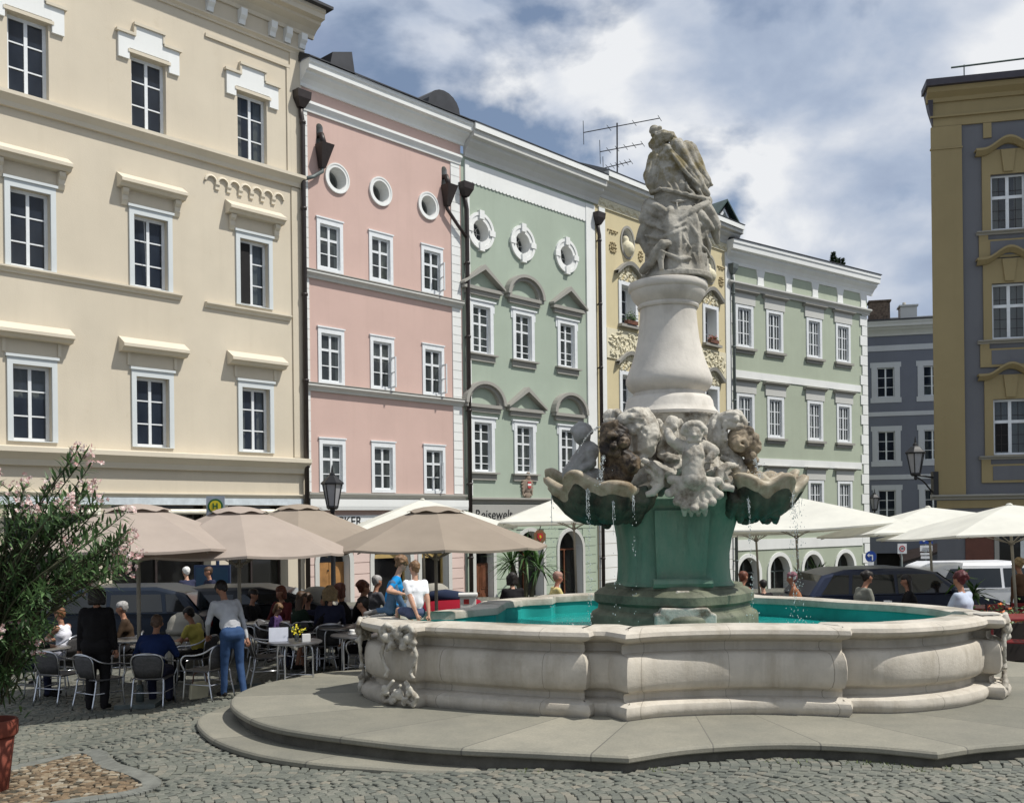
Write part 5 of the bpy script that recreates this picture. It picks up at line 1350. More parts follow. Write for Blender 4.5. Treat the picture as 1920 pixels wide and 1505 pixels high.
# statue on the column: a draped figure seen from behind
KS = 13/FPX/4.43
def S(cx, cy, dy=0.0):
    if dy < -.3 and cy > 880: dy += .012
    return at(1160+cx/4.43, 220+cy/4.43, 13.0)+Vector((0, dy, 0))
def statue():
    mb = MB(); mb.smooth = True
    def cap(a, b, ra, rb): mb.cap(S(*a), S(*b), ra*KS, rb*KS, 12)
    def ball(c, rx, ry, rz): mb.ball(S(*c), (rx*KS, ry*KS, rz*KS), 16, 10)
    def rope(pts, rs): mb.tube([S(*p) for p in pts], [r*KS for r in (rs if isinstance(rs, (list, tuple)) else [rs]*len(pts))], 8)
    # head, hair knot, veil roll
    ball((345, 205, 0), 74, 80, 78); ball((300, 222, .0), 44, 46, 62); cap((265, 215, .03), (272, 240, .03), 20, 14)
    ball((296, 108, 0), 44, 44, 42); ball((335, 100, -.02), 24, 30, 24); cap((305, 140, 0), (330, 165, 0), 40, 52)
    rope([(300, 175, -.06), (360, 168, -.11), (430, 180, -.10), (468, 200, -.03)], [34, 40, 38, 24]); rope([(320, 215, -.09), (400, 212, -.12), (450, 215, -.07)], [18, 20, 14])
    cap((360, 260, 0), (390, 330, 0), 62, 90)
    # back, shoulders, arms under the cape
    ball((430, 410, 0), 165, 120, 190); cap((325, 330, .0), (560, 300, .0), 70, 76); cap((430, 520, 0), (460, 650, 0), 150, 165)
    cap((310, 340, -.02), (268, 500, -.03), 66, 72); cap((268, 500, -.03), (288, 615, -.05), 70, 46); cap((262, 490, -.02), (226, 495, .02), 46, 14)
    cap((560, 300, -.03), (700, 560, -.05), 96, 66); cap((470, 270, -.13), (640, 600, -.17), 66, 54); cap((640, 600, -.15), (725, 655, -.08), 52, 26); cap((690, 555, -.04), (778, 562, 0), 46, 9)
    cap((400, 300, -.13), (520, 460, -.2), 50, 40)
    for k in range(0):
        x = 470+k*32; rope([(x-60+k*6, 262+k*9, -.19+.012*k), (x, 390, -.235+.02*k), (x+62, 540, -.24+.028*k), (x+95, 640-k*4, -.19+.03*k)], [9, 14, 15, 8])
    # hips, rope belt, gathered drapery
    ball((465, 770, 0), 200, 165, 140); ball((480, 690, -.02), 200, 150, 90); cap((600, 690, -.0), (720, 700, .02), 110, 60)
    rope([(265, 648, -.12), (330, 640, -.22), (430, 672, -.275), (560, 706, -.275), (690, 716, -.19), (740, 700, -.08)], 17)
    rope([(400, 752, -.265), (470, 756, -.28), (540, 742, -.27)], [8, 16, 8])
    rope([(240, 735, -.10), (300, 790, -.21), (360, 850, -.27), (425, 905, -.30)], [36, 40, 34, 20]); rope([(230, 770, -.08), (270, 830, -.18), (340, 875, -.27), (400, 915, -.31)], [36, 34, 24, 14])
    cap((255, 740, -.04), (215, 850, -.06), 62, 56); cap((215, 850, -.05), (330, 950, -.23), 56, 34); cap((340, 870, -.24), (360, 970, -.28), 36, 16)
    rope([(720, 742, -.12), (640, 790, -.25), (560, 850, -.31), (470, 915, -.34), (365, 978, -.31)], [34, 30, 28, 24, 10])
    cap((690, 770, -.06), (790, 900, -.02), 84, 62); cap((650, 860, -.2), (740, 940, -.12), 56, 38); cap((600, 935, -.24), (760, 945, -.12), 38, 26); cap((790, 900, 0), (825, 1030, .05), 56, 18)
    cap((540, 960, -.22), (625, 1092, -.27), 62, 16); cap((700, 960, -.12), (640, 1080, -.22), 50, 18)
    # lower robe widening to the foot
    c = S(475, 1100)
    mb.lathe([(60*KS, .60), (160*KS, .53), (212*KS, .42), (236*KS, .30), (247*KS, .14), (250*KS, 0), (250*KS, -.14), (262*KS, -.28), (284*KS, -.43)], 32, c, lambda w, z: 1+.06*cos(7*w+z*3)+.03*cos(13*w))
    cap((230, 930, -.02), (155, 1030, .0), 66, 26); cap((180, 1010, -.03), (260, 1140, -.08), 40, 50)
    for pts, r in (([(290, 965, -.27), (360, 1010, -.36), (450, 975, -.38), (520, 930, -.37)], 20), ([(205, 1000, -.12), (310, 1060, -.31), (420, 1040, -.39), (520, 985, -.39)], 24), ([(225, 1075, -.15), (320, 1110, -.33), (400, 1090, -.39)], 18), ([(620, 1090, -.32), (690, 1140, -.25), (745, 1180, -.1)], 18), ([(560, 960, -.36), (600, 1030, -.36), (625, 1095, -.33)], 18), ([(690, 985, -.2), (735, 1080, -.12), (745, 1180, -.06)], 22), ([(480, 990, -.39), (500, 1080, -.39), (560, 1150, -.38)], 14)):
        rope(pts, [r*.5]+[r]*(len(pts)-2)+[r*.5])
    # cape hem, arm folds, hollow of the back, belt knots
    rope([(390, 285, -.15), (425, 370, -.235), (505, 490, -.265), (600, 590, -.265), (690, 660, -.15)], [8, 14, 16, 14, 8])
    rope([(440, 600, -.25), (455, 650, -.27), (470, 690, -.27)], [8, 18, 10]); rope([(530, 590, -.24), (550, 650, -.265), (600, 700, -.25)], [8, 18, 12]); rope([(600, 600, -.2), (640, 660, -.22), (690, 710, -.17)], [10, 20, 12]); rope([(380, 580, -.22), (400, 620, -.245), (430, 660, -.26)], [8, 16, 10])
    rope([(640, 850, -.27), (700, 900, -.22), (740, 940, -.15), (770, 950, -.1)], [12, 26, 26, 12]); rope([(720, 760, -.16), (760, 820, -.12), (800, 880, -.05)], [14, 28, 16]); rope([(270, 720, -.12), (235, 790, -.13), (215, 860, -.1)], [12, 24, 14])
    rope([(205, 880, -.1), (250, 930, -.2), (330, 965, -.29)], [14, 22, 12]); rope([(450, 750, -.28), (452, 800, -.31), (448, 850, -.31)], [6, 9, 6])
    # leaves and scroll at the foot
    for a, b, ra, rb in (((460, 1250), (440, 1100), 26, 15), ((450, 1245), (350, 1196), 28, 12), ((465, 1250), (548, 1235), 30, 20), ((460, 1250), (470, 1300), 32, 22), ((470, 1215), (512, 1128), 16, 11), ((455, 1200), (462, 1010), 18, 13)):
        cap((*a, -.42), (*b, -.40), ra, rb)
    rope([(395, 1108, -.38), (330, 1120, -.40), (285, 1180, -.38), (240, 1260, -.33), (185, 1312, -.26)], [30, 42, 44, 40, 28]); rope([(320, 1180, -.42), (310, 1260, -.41), (320, 1330, -.40)], [30, 26, 20])
    cap((185, 1310, -.24), (215, 1270, -.28), 34, 34)
    for k in range(7): rope([(575+k*5, 1195+k*13, -.365), (640, 1180+k*14, -.325), (705, 1175+k*15, -.235)], 6)
    mb.lathe([(295*KS, -.43), (292*KS, -.36)], 32, c)
    me = remeshed(mb, 'statue', .0095, 4, .45)
    s0 = S(0, 0)
    def ridge(q): return abs(sin(q))-.6
    def fold(p):
        cx, cy = (p.x-s0.x)/KS, (s0.z-p.z)/KS; n = 1.6*noise.noise(p*3.2); m = noise.noise(p*7)
        d = .003*noise.noise(p*40)+.004*m
        if 250 < cy < 700:
            wc = sstep(-10, 50, cx-(345+(cy-290)*.72)); d += wc*.014*ridge((cx*.85-cy*.53)/23+n)
            wl = (1-sstep(325, 375, cx)); d += wl*.014*ridge((cx+cy*.15)/17+n)
            wb = (1-wc)*(1-wl)*sstep(540, 600, cy); d += wb*.013*ridge(cx/22+n)
        elif cy >= 700 and cy < 1360:
            side = 1 if cx > 470 else -1
            d += (.009*ridge((side*(cx-470)*.45+cy*.62)/48+1.3*n)+.005*ridge((cx*.6-cy*.3)/26+n))*(1-.6*sstep(1180, 1300, cy))
        elif cy <= 250: d += .006*ridge((cx*.3+cy)/14+n)
        return d
    displace(me, fold)
    FL('statue', me, M_STATUE)
statue()

# putti, dolphins and shells round the capital
def Q(cx, cy, Y): return at(1000+cx/3.135, 720+cy/3.135, Y)
KQ = 12.3/FPX/3.135
def carving(name, fill, mat, voxel=.012, disp=.010, freq=14, label=None):
    mb = MB(); mb.smooth = True
    def cap(a, b, ra, rb): mb.cap(Q(*a), Q(*b), ra*KQ, rb*KQ, 12)
    def ball(c, r, ry=None, rz=None): mb.ball(Q(*c), (r*KQ, (ry or r)*KQ, (rz or r)*KQ), 14, 9)
    def rope(pts, rs): mb.tube([Q(*p) for p in pts], [r*KQ for r in (rs if isinstance(rs, (list, tuple)) else [rs]*len(pts))], 8)
    fill(cap, ball, rope); me = remeshed(mb, name, voxel*.85, 1, .3)
    displace(me, lambda p: disp*.75*(noise.fractal(p*freq, 1, 2, 3)+.5-1.6*abs(noise.noise(p*freq*.8))))
    o = FL(name, me, mat)
    if label: o['label'] = label
    return o
def spiral(rope, cx, cy, Y, r0, turns, w, dirn=1, a0=0):
    pts = []; n = int(turns*14)
    for i in range(n+1):
        t = i/n; a = a0+dirn*turns*2*pi*t; r = r0*(1-.85*t); pts.append((cx+r*cos(a), cy-r*sin(a), Y-.06*t))
    rope(pts, [w*(1-.3*i/n) for i in range(n+1)])
def front_putto(cap, ball, rope):
    Y = 11.86
    cap((938, 395, Y), (945, 560, Y-.02), 62, 70); ball((945, 560, Y-.03), 72, 68, 62); ball((915, 415, Y-.06), 36); ball((970, 412, Y-.06), 36)
    cap((880, 372, Y+.05), (1005, 370, Y+.05), 42, 42); cap((880, 372, Y+.05), (812, 330, Y+.02), 38, 30); cap((812, 330, Y+.02), (790, 280, Y+.1), 30, 24); cap((1005, 368, Y+.05), (1062, 395, Y-.02), 40, 32); cap((1062, 395, Y-.02), (1035, 440, Y-.06), 30, 22)
    for k in range(5): cap((1035, 440, Y-.06), (1012+k*12, 462, Y-.09), 9, 6)
    cap((943, 345, Y+.02), (943, 320, Y), 34, 34); ball((945, 290, Y-.03), 52, 52, 58); ball((945, 300, Y-.13), 13, 14, 12); cap((915, 330, Y-.08), (972, 330, Y-.08), 14, 14)
    for k in range(12):
        a = pi*(.0+k/11*1.0); ball((945+60*cos(a), 282-50*sin(a), Y+.0), 22)
    for k in range(8):
        a = pi*k/7; ball((945+44*cos(a), 258-24*sin(a), Y-.08), 20)
    for k, (x, y) in enumerate(((812, 560), (800, 640), (845, 690), (890, 715), (945, 730), (1000, 715), (1050, 690), (1090, 650), (1080, 570))):
        cap((945+(x-945)*.35, 585, Y+.02), (x, y, Y-.02+.08*abs(x-945)/150), 46, 22); ball((x, y, Y-.04+.08*abs(x-945)/150), 27)
    for x in (885, 925, 965, 1005): cap((x, 690, Y+.0), (x+4, 770, Y+.16), 26, 11)
def mid_putto(cap, ball, rope):
    Y = 12.3
    cap((800, 290, Y), (790, 400, Y), 58, 52); ball((815, 232, Y-.02), 46); ball((735, 230, Y+.05), 28); cap((735, 240, Y+.05), (780, 290, Y), 24, 30); ball((855, 225, Y+.02), 26)
    cap((760, 320, Y-.06), (745, 400, Y-.06), 26, 22); cap((820, 330, Y-.08), (845, 400, Y-.08), 26, 22); ball((790, 300, Y-.08), 30); ball((830, 250, Y-.09), 20); rope([(735, 410, Y-.05), (790, 432, Y-.1), (860, 440, Y-.1)], [20, 30, 24])
    rope([(770, 480, Y), (830, 500, Y-.05), (880, 470, Y-.03)], [40, 50, 40])
def left_fish(cap, ball, rope):
    Y = 12.2
    rope([(625, 160, Y+.1), (650, 230, Y+.05), (665, 310, Y), (655, 380, Y-.02), (700, 415, Y)], [60, 84, 88, 74, 30]); ball((605, 200, Y-.02), 74, 80, 66)
    cap((570, 200, Y-.06), (530, 205, Y-.1), 48, 36); cap((545, 245, Y-.05), (575, 255, Y-.08), 30, 26); ball((575, 188, Y-.17), 19); rope([(545, 165, Y-.1), (590, 152, Y-.14), (630, 175, Y-.14), (650, 215, Y-.13)], [10, 16, 16, 10])
    ball((585, 275, Y-.12), 26); ball((610, 250, Y-.14), 24)
    for k in range(6): ball((640+14*(k % 2), 205+k*20, Y-.15), 14)
    ball((455, 190, Y+.25), 46); ball((490, 168, Y+.2), 34, 30, 26); cap((440, 220, Y+.2), (500, 225, Y+.15), 26, 24); ball((520, 190, Y+.1), 26)
    cap((640, 440, Y-.05), (620, 470, Y-.1), 34, 28)
def left_mask(cap, ball, rope):
    Y = 12.0
    ball((480, 325, Y), 92, 92, 92); cap((430, 290, Y-.05), (420, 390, Y-.1), 40, 30); ball((455, 300, Y-.2), 24); cap((500, 250, Y-.1), (540, 270, Y-.1), 22, 16)
    spiral(rope, 528, 338, Y-.19, 34, 1.6, 13, -1, pi*.5)
    cap((430, 400, Y-.12), (490, 405, Y-.16), 26, 24); ball((470, 365, Y-.2), 24); cap((420, 250, Y-.05), (480, 235, Y-.1), 24, 26); rope([(430, 320, Y-.14), (455, 335, Y-.2), (480, 310, Y-.21), (470, 280, Y-.18)], 10)
    for k in range(6): cap((430+k*26, 420, Y-.05), (418+k*32, 470+10*(k % 2), Y-.02), 20, 12)
    cap((520, 430, Y), (560, 470, Y), 60, 70); cap((470, 440, Y+.1), (500, 530, Y+.1), 70, 90)
def right_fish(cap, ball, rope):
    Y = 12.25
    rope([(1105, 200, Y+.12), (1080, 260, Y+.05), (1085, 340, Y), (1130, 410, Y)], [56, 66, 64, 40]); ball((1160, 205, Y), 80, 84, 52); cap((1190, 195, Y-.05), (1235, 235, Y-.02), 48, 30); ball((1192, 205, Y-.16), 19)
    rope([(1130, 175, Y-.12), (1180, 172, Y-.15), (1225, 190, Y-.13)], [10, 15, 10]); cap((1150, 240, Y-.12), (1215, 250, Y-.1), 24, 22)
    for k in range(7): ball((1128-6*(k % 2), 225+k*16, Y-.13), 14)
    cap((1150, 400, Y), (1200, 500, Y), 50, 60); rope([(1100, 430, Y-.1), (1150, 450, Y-.14), (1190, 490, Y-.14)], [16, 24, 20])
def right_mask(cap, ball, rope):
    Y = 12.25
    ball((1215, 340, Y-.02), 84, 80, 90); spiral(rope, 1222, 352, Y-.18, 48, 1.6, 17, 1, pi*.6)
    for x, y, r in ((1265, 280, 34), (1300, 320, 32), (1310, 375, 30), (1280, 420, 34), (1250, 300, 30), (1290, 350, 36), (1265, 450, 30), (1320, 350, 20), (1240, 270, 26), (1300, 450, 26)): ball((x, y, Y-.08), r)
    cap((1270, 460, Y), (1300, 510, Y-.05), 36, 22)
def left_putto(cap, ball, rope):
    Y = 13.35
    cap((325, 395, Y), (235, 530, Y), 68, 74); ball((285, 300, Y-.02), 56, 56, 60); cap((300, 345, Y), (315, 370, Y), 34, 40); cap((335, 395, Y-.1), (345, 470, Y-.12), 36, 28); cap((345, 470, Y-.12), (290, 500, Y-.16), 28, 22); ball((255, 310, Y-.05), 18)
    for k in range(9): a = pi*(.1+.1*k); ball((285+50*cos(a), 290-46*sin(a), Y), 24)
    cap((290, 250, Y), (268, 225, Y), 20, 10); cap((235, 530, Y), (330, 560, Y-.1), 60, 50); cap((340, 540, Y), (420, 560, Y), 60, 50)
carving('putto', front_putto, M_LIMES, .013, .006, label='front putto with raised arms and a leafy tail')
carving('putto', mid_putto, M_LIMES, .014, .012)
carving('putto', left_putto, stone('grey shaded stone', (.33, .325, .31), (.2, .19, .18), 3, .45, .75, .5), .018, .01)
carving('dolphin', left_fish, M_LIMES, .014, .010)
carving('dolphin_mask', left_mask, M_BLACK, .014, .014, label='dark wet stained dolphin mask')
carving('dolphin', right_fish, M_LIMES, .014, .012)
carving('dolphin_mask', right_mask, stone('brown stained stone', (.36, .29, .20), (.05, .038, .026), 3.6, .42, .62, .6, .6), .014, .012, label='brown stained dolphin mask with a scroll')
def core_left(cap, ball, rope):
    rope([(640, 445, 12.0), (700, 475, 11.95), (745, 530, 11.95), (745, 590, 11.97), (700, 640, 11.95), (660, 650, 11.95)], [16, 24, 28, 26, 24, 16]); rope([(655, 500, 12.0), (700, 520, 11.97), (715, 565, 11.97), (690, 600, 11.97)], [14, 18, 20, 18]); ball((705, 545, 12.08), 40)
    rope([(760, 520, 12.25), (700, 480, 12.2), (830, 540, 12.2)], 40)
def core_right(cap, ball, rope):
    rope([(1195, 478, 12.1), (1140, 480, 12.0), (1098, 510, 11.98), (1090, 560, 11.98), (1115, 605, 12.0), (1180, 615, 12.0)], [18, 26, 28, 28, 26, 20]); rope([(1160, 510, 12.0), (1130, 530, 11.97), (1135, 560, 11.97)], [12, 16, 12]); ball((1130, 570, 12.1), 46)
    rope([(1040, 500, 12.2), (1070, 560, 12.2), (1110, 590, 12.1)], 46)
carving('shell_scroll', core_left, M_LIMES, .013, .006); carving('shell_scroll', core_right, M_LIMES, .013, .006)
def shell(cx, cy, zr, a, b, rot, name='shell_bowl', seed=0):
    """scalloped stone bowl with a rolling rim, thick like the real thing"""
    n = 126; mb = MB(); mb.smooth = True; rn = random.Random(seed)
    prof = [(.16, -.43), (.36, -.42), (.58, -.37), (.76, -.29), (.89, -.19), (.96, -.10), (1.0, -.02), (1.045, .03), (1.05, .07), (.98, .095), (.90, .07), (.80, -.04), (.6, -.12), (.2, -.16)]
    ph = [rn.uniform(-.3, .3) for _ in range(4)]
    def pt(k, w):
        r, z = prof[k]; t = min(1, max(0, (r-.3)/.7)) if k < 9 else max(0, (r-.6)/.4)
        wv = cos(8*w+ph[0]+.7*sin(2*w+ph[1])); wv = wv*.6+.4*(abs(wv)**.5)*(1 if wv > 0 else -1)
        rr = r*(1+.09*wv*t); zz = z+.055*wv*t**2.2+.06*sin(2*w+ph[2])*t+.05*sin(5*w+ph[3])*t*t
        if k < 7: rr -= .045*t*abs(cos(9*w+seed))-.02*t*cos(22*w); rr *= 1+.07*noise.noise((3*cos(w)+seed*5, 3*sin(w), k*.7)); zz += .04*noise.noise((5*cos(w)+seed*7, 5*sin(w), k*.9))
        x = rr*a*cos(w); y = rr*b*sin(w); c, s = cos(rot), sin(rot)
        return (cx+x*c-y*s, cy+x*s+y*c, zr+zz)
    vs = [pt(k, 2*pi*j/n) for k in range(len(prof)) for j in range(n)]
    for k in range(len(prof)-1):
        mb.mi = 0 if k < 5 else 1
        fs = [(k*n+j, k*n+(j+1) % n, (k+1)*n+(j+1) % n, (k+1)*n+j) for j in range(n)]
        if k == 0: mb.add(vs, fs); base = len(mb.v)-len(vs)
        else:
            for f in fs: mb.f.append([i+base for i in f]); mb.m.append(mb.mi); mb.sm.append(True)
    for ring in (0, (len(prof)-1)*n): mb.f.append([base+ring+j for j in range(n)]); mb.m.append(0 if ring == 0 else 1); mb.sm.append(True)
    return FB(mb, name, [M_ALGAED, M_OCHST])
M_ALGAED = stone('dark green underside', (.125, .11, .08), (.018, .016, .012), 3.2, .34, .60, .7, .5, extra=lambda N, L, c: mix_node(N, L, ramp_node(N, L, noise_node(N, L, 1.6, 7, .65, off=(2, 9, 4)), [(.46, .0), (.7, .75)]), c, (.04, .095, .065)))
shell(1.15, 12.36, 2.77, .67, .56, .2, seed=1); shell(3.02, 12.50, 2.81, .60, .54, -.3, seed=2); shell(1.15, 13.75, 2.88, .66, .56, -.4, seed=3); shell(3.05, 13.7, 2.9, .66, .56, .4, seed=4)
def under_leaf(cap, ball, rope):
    for x0, x1, Y, d in ((430, 640, 12.1, 1), (1180, 1400, 12.25, -1)):
        for k in range(5):
            x = x0+(x1-x0)*k/4; rope([(x, 600, Y-.1), (x+d*10, 680, Y-.08), (x+d*(30-12*k), 760, Y+.05), (x+d*(40-16*k), 810, Y+.18)], [30, 42, 36, 18])
    for x, y, Y in ((380, 800, 12.45), (430, 820, 12.4), (1240, 795, 12.5), (1300, 780, 12.5), (1370, 790, 12.6), (1395, 780, 12.65), (600, 800, 12.3)): ball((x, y, Y), 34)
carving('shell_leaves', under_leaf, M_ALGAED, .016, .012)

# falling water: drops and threads
def drops():
    rn = random.Random(11); mb = MB(); mb.smooth = True
    def drop(p, r, l): mb.ball(p, (r, r, r*l), 5, 4)
    def stream(p0, vel, n, spread, zend, r=.0048, jit=.0):
        T0 = sqrt(max(.01, 2*(p0.z-zend)/9.8))
        for q in range(2):
            o = Vector((rn.gauss(0, .012), rn.gauss(0, .012), 0)); pts = []; F = rn.uniform(.3, .5)
            for i in range(14):
                tt = F*T0*i/13; pts.append(p0+o+Vector(vel)*tt+Vector((rn.gauss(0, .003), rn.gauss(0, .003), -4.9*tt*tt)))
            mb.tube(pts, [.006*(1-.7*i/13) for i in range(14)], 5)
        for k in range(n):
            t = rn.random()**.8; T = sqrt(max(.01, 2*(p0.z-zend)/9.8)); tt = t*T
            q = p0+Vector(vel)*tt+Vector((0, 0, -4.9*tt*tt))+Vector((rn.gauss(0, spread*(.3+t)), rn.gauss(0, spread*(.3+t)), rn.gauss(0, .02)))
            drop(q, r*rn.uniform(.5, 1.25), rn.uniform(1, 2.6))
    P = lambda px, py, Y: at(px, py, Y)
    for px, py, Y, n, s in ((1103, 918, 11.85, 260, .018), (1036, 925, 12.4, 60, .03), (1187, 930, 11.8, 40, .02), (1403, 935, 11.95, 120, .012), (1485, 920, 12.1, 300, .035), (1500, 905, 12.5, 90, .04), (1150, 940, 11.8, 30, .02)): stream(P(px, py, Y), (rn.uniform(-.05, .05), -.1, 0), n, s, WZ)
    a, b = P(1128, 800, 12.3), P(1082, 850, 12.9)      # jets from the mouths
    for k in range(130): t = rn.random(); q = a.lerp(b, t)+Vector((0, 0, .08*4*t*(1-t))); drop(q+Vector((rn.gauss(0, .005), 0, rn.gauss(0, .006))), .0055*rn.uniform(.6, 1.2), 1)
    stream(P(1133, 858, 11.75), (-.25, -.1, 0), 110, .02, 2.8); stream(P(1415, 862, 12.0), (.25, -.05, 0), 120, .022, 2.85)
    for c, n in (((1165, 893, 12.1), 60), ((1420, 890, 12.2), 50)):
        for k in range(n): drop(P(*c)+Vector((rn.gauss(0, .1), rn.gauss(0, .06), abs(rn.gauss(0, .05)))), .006*rn.uniform(.5, 1.2), 1)
    for px in (1060, 1100, 1490, 1503, 1400):
        for k in range(70):
            q = P(px+rn.gauss(0, 12), 1000, 12.1); drop(Vector((q.x, q.y+rn.gauss(0, .15), WZ+abs(rn.gauss(0, .10)))), .008*rn.uniform(.4, 1.2), 1)
    m, N, L, B = mat_base('falling water'); B.inputs['Base Color'].default_value = (.85, .9, .9, 1); B.inputs['Roughness'].default_value = .05; B.inputs['Transmission Weight'].default_value = .45; B.inputs['IOR'].default_value = 1.33
    tag(mb.build('water_drops', m), kind='stuff')
drops()
# ================================================================== parasols
M_TAN = fabric('taupe canvas', (.305, .255, .205), .10)
M_TANR = fabric('rosy taupe canvas', (.375, .315, .27), .10)
M_CANVAS = fabric('off white canvas', (.80, .79, .71), .3)
M_POLE = simple('taupe parasol pole', (.30, .27, .22), .5)
M_ALU = simple('brushed aluminium', (.62, .63, .66), .28, metal=1.0, var=.06)
M_WEAVE = simple('grey weave', (.075, .073, .075), .6, var=.3, scale=30)
M_TABLE = simple('steel table top', (.34, .34, .35), .3, metal=.9, var=.1)
M_CHINA = simple('white china', (.78, .77, .74), .25, var=.03)
def parasol(label, px, py, Y, R, zrim, mat, sides=8, rot=0, tilt=0, vent=True, group='taupe parasols over the cafe tables', sag=.06):
    top = at(px, py, Y); g = gz(top.x, top.y); H = top.z-g; zr = zrim-g
    t = thing('parasol', label, 'parasol', (top.x, top.y, g), rot, group)
    t.rotation_euler = (radians(-tilt), 0, rot)
    mb = MB(); mb.smooth = True; n = sides*6; rings = 7; vs = []; r0 = .16 if vent else 0.0; Hc = H+.05 if vent else H-.09
    for k in range(rings+1):
        q = r0+(1-r0)*k/rings
        for j in range(n):
            w = 2*pi*j/n; f = (j % 6)/6; c = cos(pi/sides)/cos((f-.5)*2*pi/sides)
            sg = sag*q*sin(pi*f)*(.5+.5*q)
            vs.append((R*q*c*cos(w), R*q*c*sin(w), Hc-(Hc-zr)*q-sg*.55+.015*sin(pi*q)))
    fs = [(k*n+j, k*n+(j+1) % n, (k+1)*n+(j+1) % n, (k+1)*n+j) for k in range(rings) for j in range(n)]
    mb.add(vs, fs); base = rings*n
    hem = [(vs[base+j][0], vs[base+j][1], vs[base+j][2]-.035) for j in range(n)]
    o = len(mb.v); mb.v += hem
    for j in range(n): mb.f.append([base+j, base+(j+1) % n, o+(j+1) % n, o+j]); mb.m.append(0); mb.sm.append(True)
    can = mb.build('canopy', mat, t, autosmooth=14)
    if vent:
        mb = MB(); mb.smooth = True; vs = []
        for k in range(4):
            q = .02+.25*k/3
            for j in range(n):
                w = 2*pi*j/n; f = (j % 6)/6; c = cos(pi/sides)/cos((f-.5)*2*pi/sides)
                vs.append((R*q*c*cos(w), R*q*c*sin(w), Hc-(Hc-zr)*.27+.045+.10*(1-(q/.27)**2)-(.012 if k == 3 else 0)+(.035*abs(sin(pi*f))**2 if k == 3 else 0)))
        mb.add(vs, [(k*n+j, k*n+(j+1) % n, (k+1)*n+(j+1) % n, (k+1)*n+j) for k in range(3) for j in range(n)]+[tuple(range(n))]); mb.build('vent', mat, can, autosmooth=14)
    else:
        mb = MB(); mb.smooth = True; mb.lathe([(.07, -.06), (.05, -.025), (.02, -.01)], 10, (0, 0, H-.05)); mb.build('cap', M_CANVAS, can)
    mb = MB(); mb.smooth = True; mb.tube([(0, 0, .03), (0, 0, H-.06)], .028, 10); mb.build('pole', M_POLE, t)
    mb = MB(); mb.smooth = True; mb.lathe([(.05, 0), (.06, .03), (.05, .07)], 12, (0, 0, zr-.22)); mb.build('hub', M_POLE, t)
    for j in range(8):
        w = 2*pi*j/8; c = 1 if sides == 8 or j % 2 == 0 else 1
        e = R*(1 if (sides == 8 or j % 2 == 0) else cos(pi/4)); d = Vector((cos(w), sin(w), 0))
        mb = MB(); mb.tube([d*.05+Vector((0, 0, H-.16)), d*e*.96+Vector((0, 0, zr-.06))], .010, 5); mb.tube([d*.05+Vector((0, 0, zr-.19)), d*e*.5+Vector((0, 0, (H-.09+zr)/2-.04))], .010, 5); mb.build('rib', M_POLE, t)
    mb = MB(); mb.box(-.28, .28, -.28, .28, 0, .06); mb.smooth = True; mb.lathe([(.06, .06), (.05, .3)], 10); mb.build('base', M_PIPEG, t)
    return t
parasol('rosy taupe parasol at far left above the oleander blossoms', 258, 947, 14.2, 1.78, 2.08, M_TANR, rot=.1)
parasol('rosy taupe parasol in front of the bus stop sign', 447, 948, 14.8, 1.68, 1.97, M_TANR, rot=.33)
parasol('darker taupe parasol standing left of the street lamp', 560, 944, 18.2, 1.68, 2.06, M_TAN, rot=.2)
parasol('wide taupe parasol above the two boys on the basin rim', 816, 949, 16.0, 1.82, 1.99, M_TAN, rot=.15)
WG = 'off white parasols of the far cafe'
parasol('off white parasol rising behind the wide taupe parasol', 795, 929, 25, 2.75, 2.20, M_CANVAS, 4, pi/4+.25, 1, False, WG)
parasol('off white parasol behind the left end of the stone shell bowl', 1080, 916, 25.5, 2.95, 2.36, M_CANVAS, 4, pi/4+.1, 2, False, WG)
parasol('big off white parasol beside the right shell bowl with a sagging edge', 1500, 923, 22.5, 2.75, 2.14, M_CANVAS, 4, pi/4-.12, 3, False, WG, .12)
parasol('off white parasol mostly hidden behind the right shell bowl', 1424, 930, 25.5, 2.6, 2.0, M_CANVAS, 4, pi/4+.05, 3, False, WG)
parasol('off white parasol in front of the gap by the grey house', 1752, 942, 21.5, 2.65, 2.06, M_CANVAS, 4, pi/4, 3, False, WG)
parasol('off white parasol at the right edge below the ochre building', 1907, 936, 18.4, 2.6, 2.06, M_CANVAS, 4, pi/4, 3, False, WG)

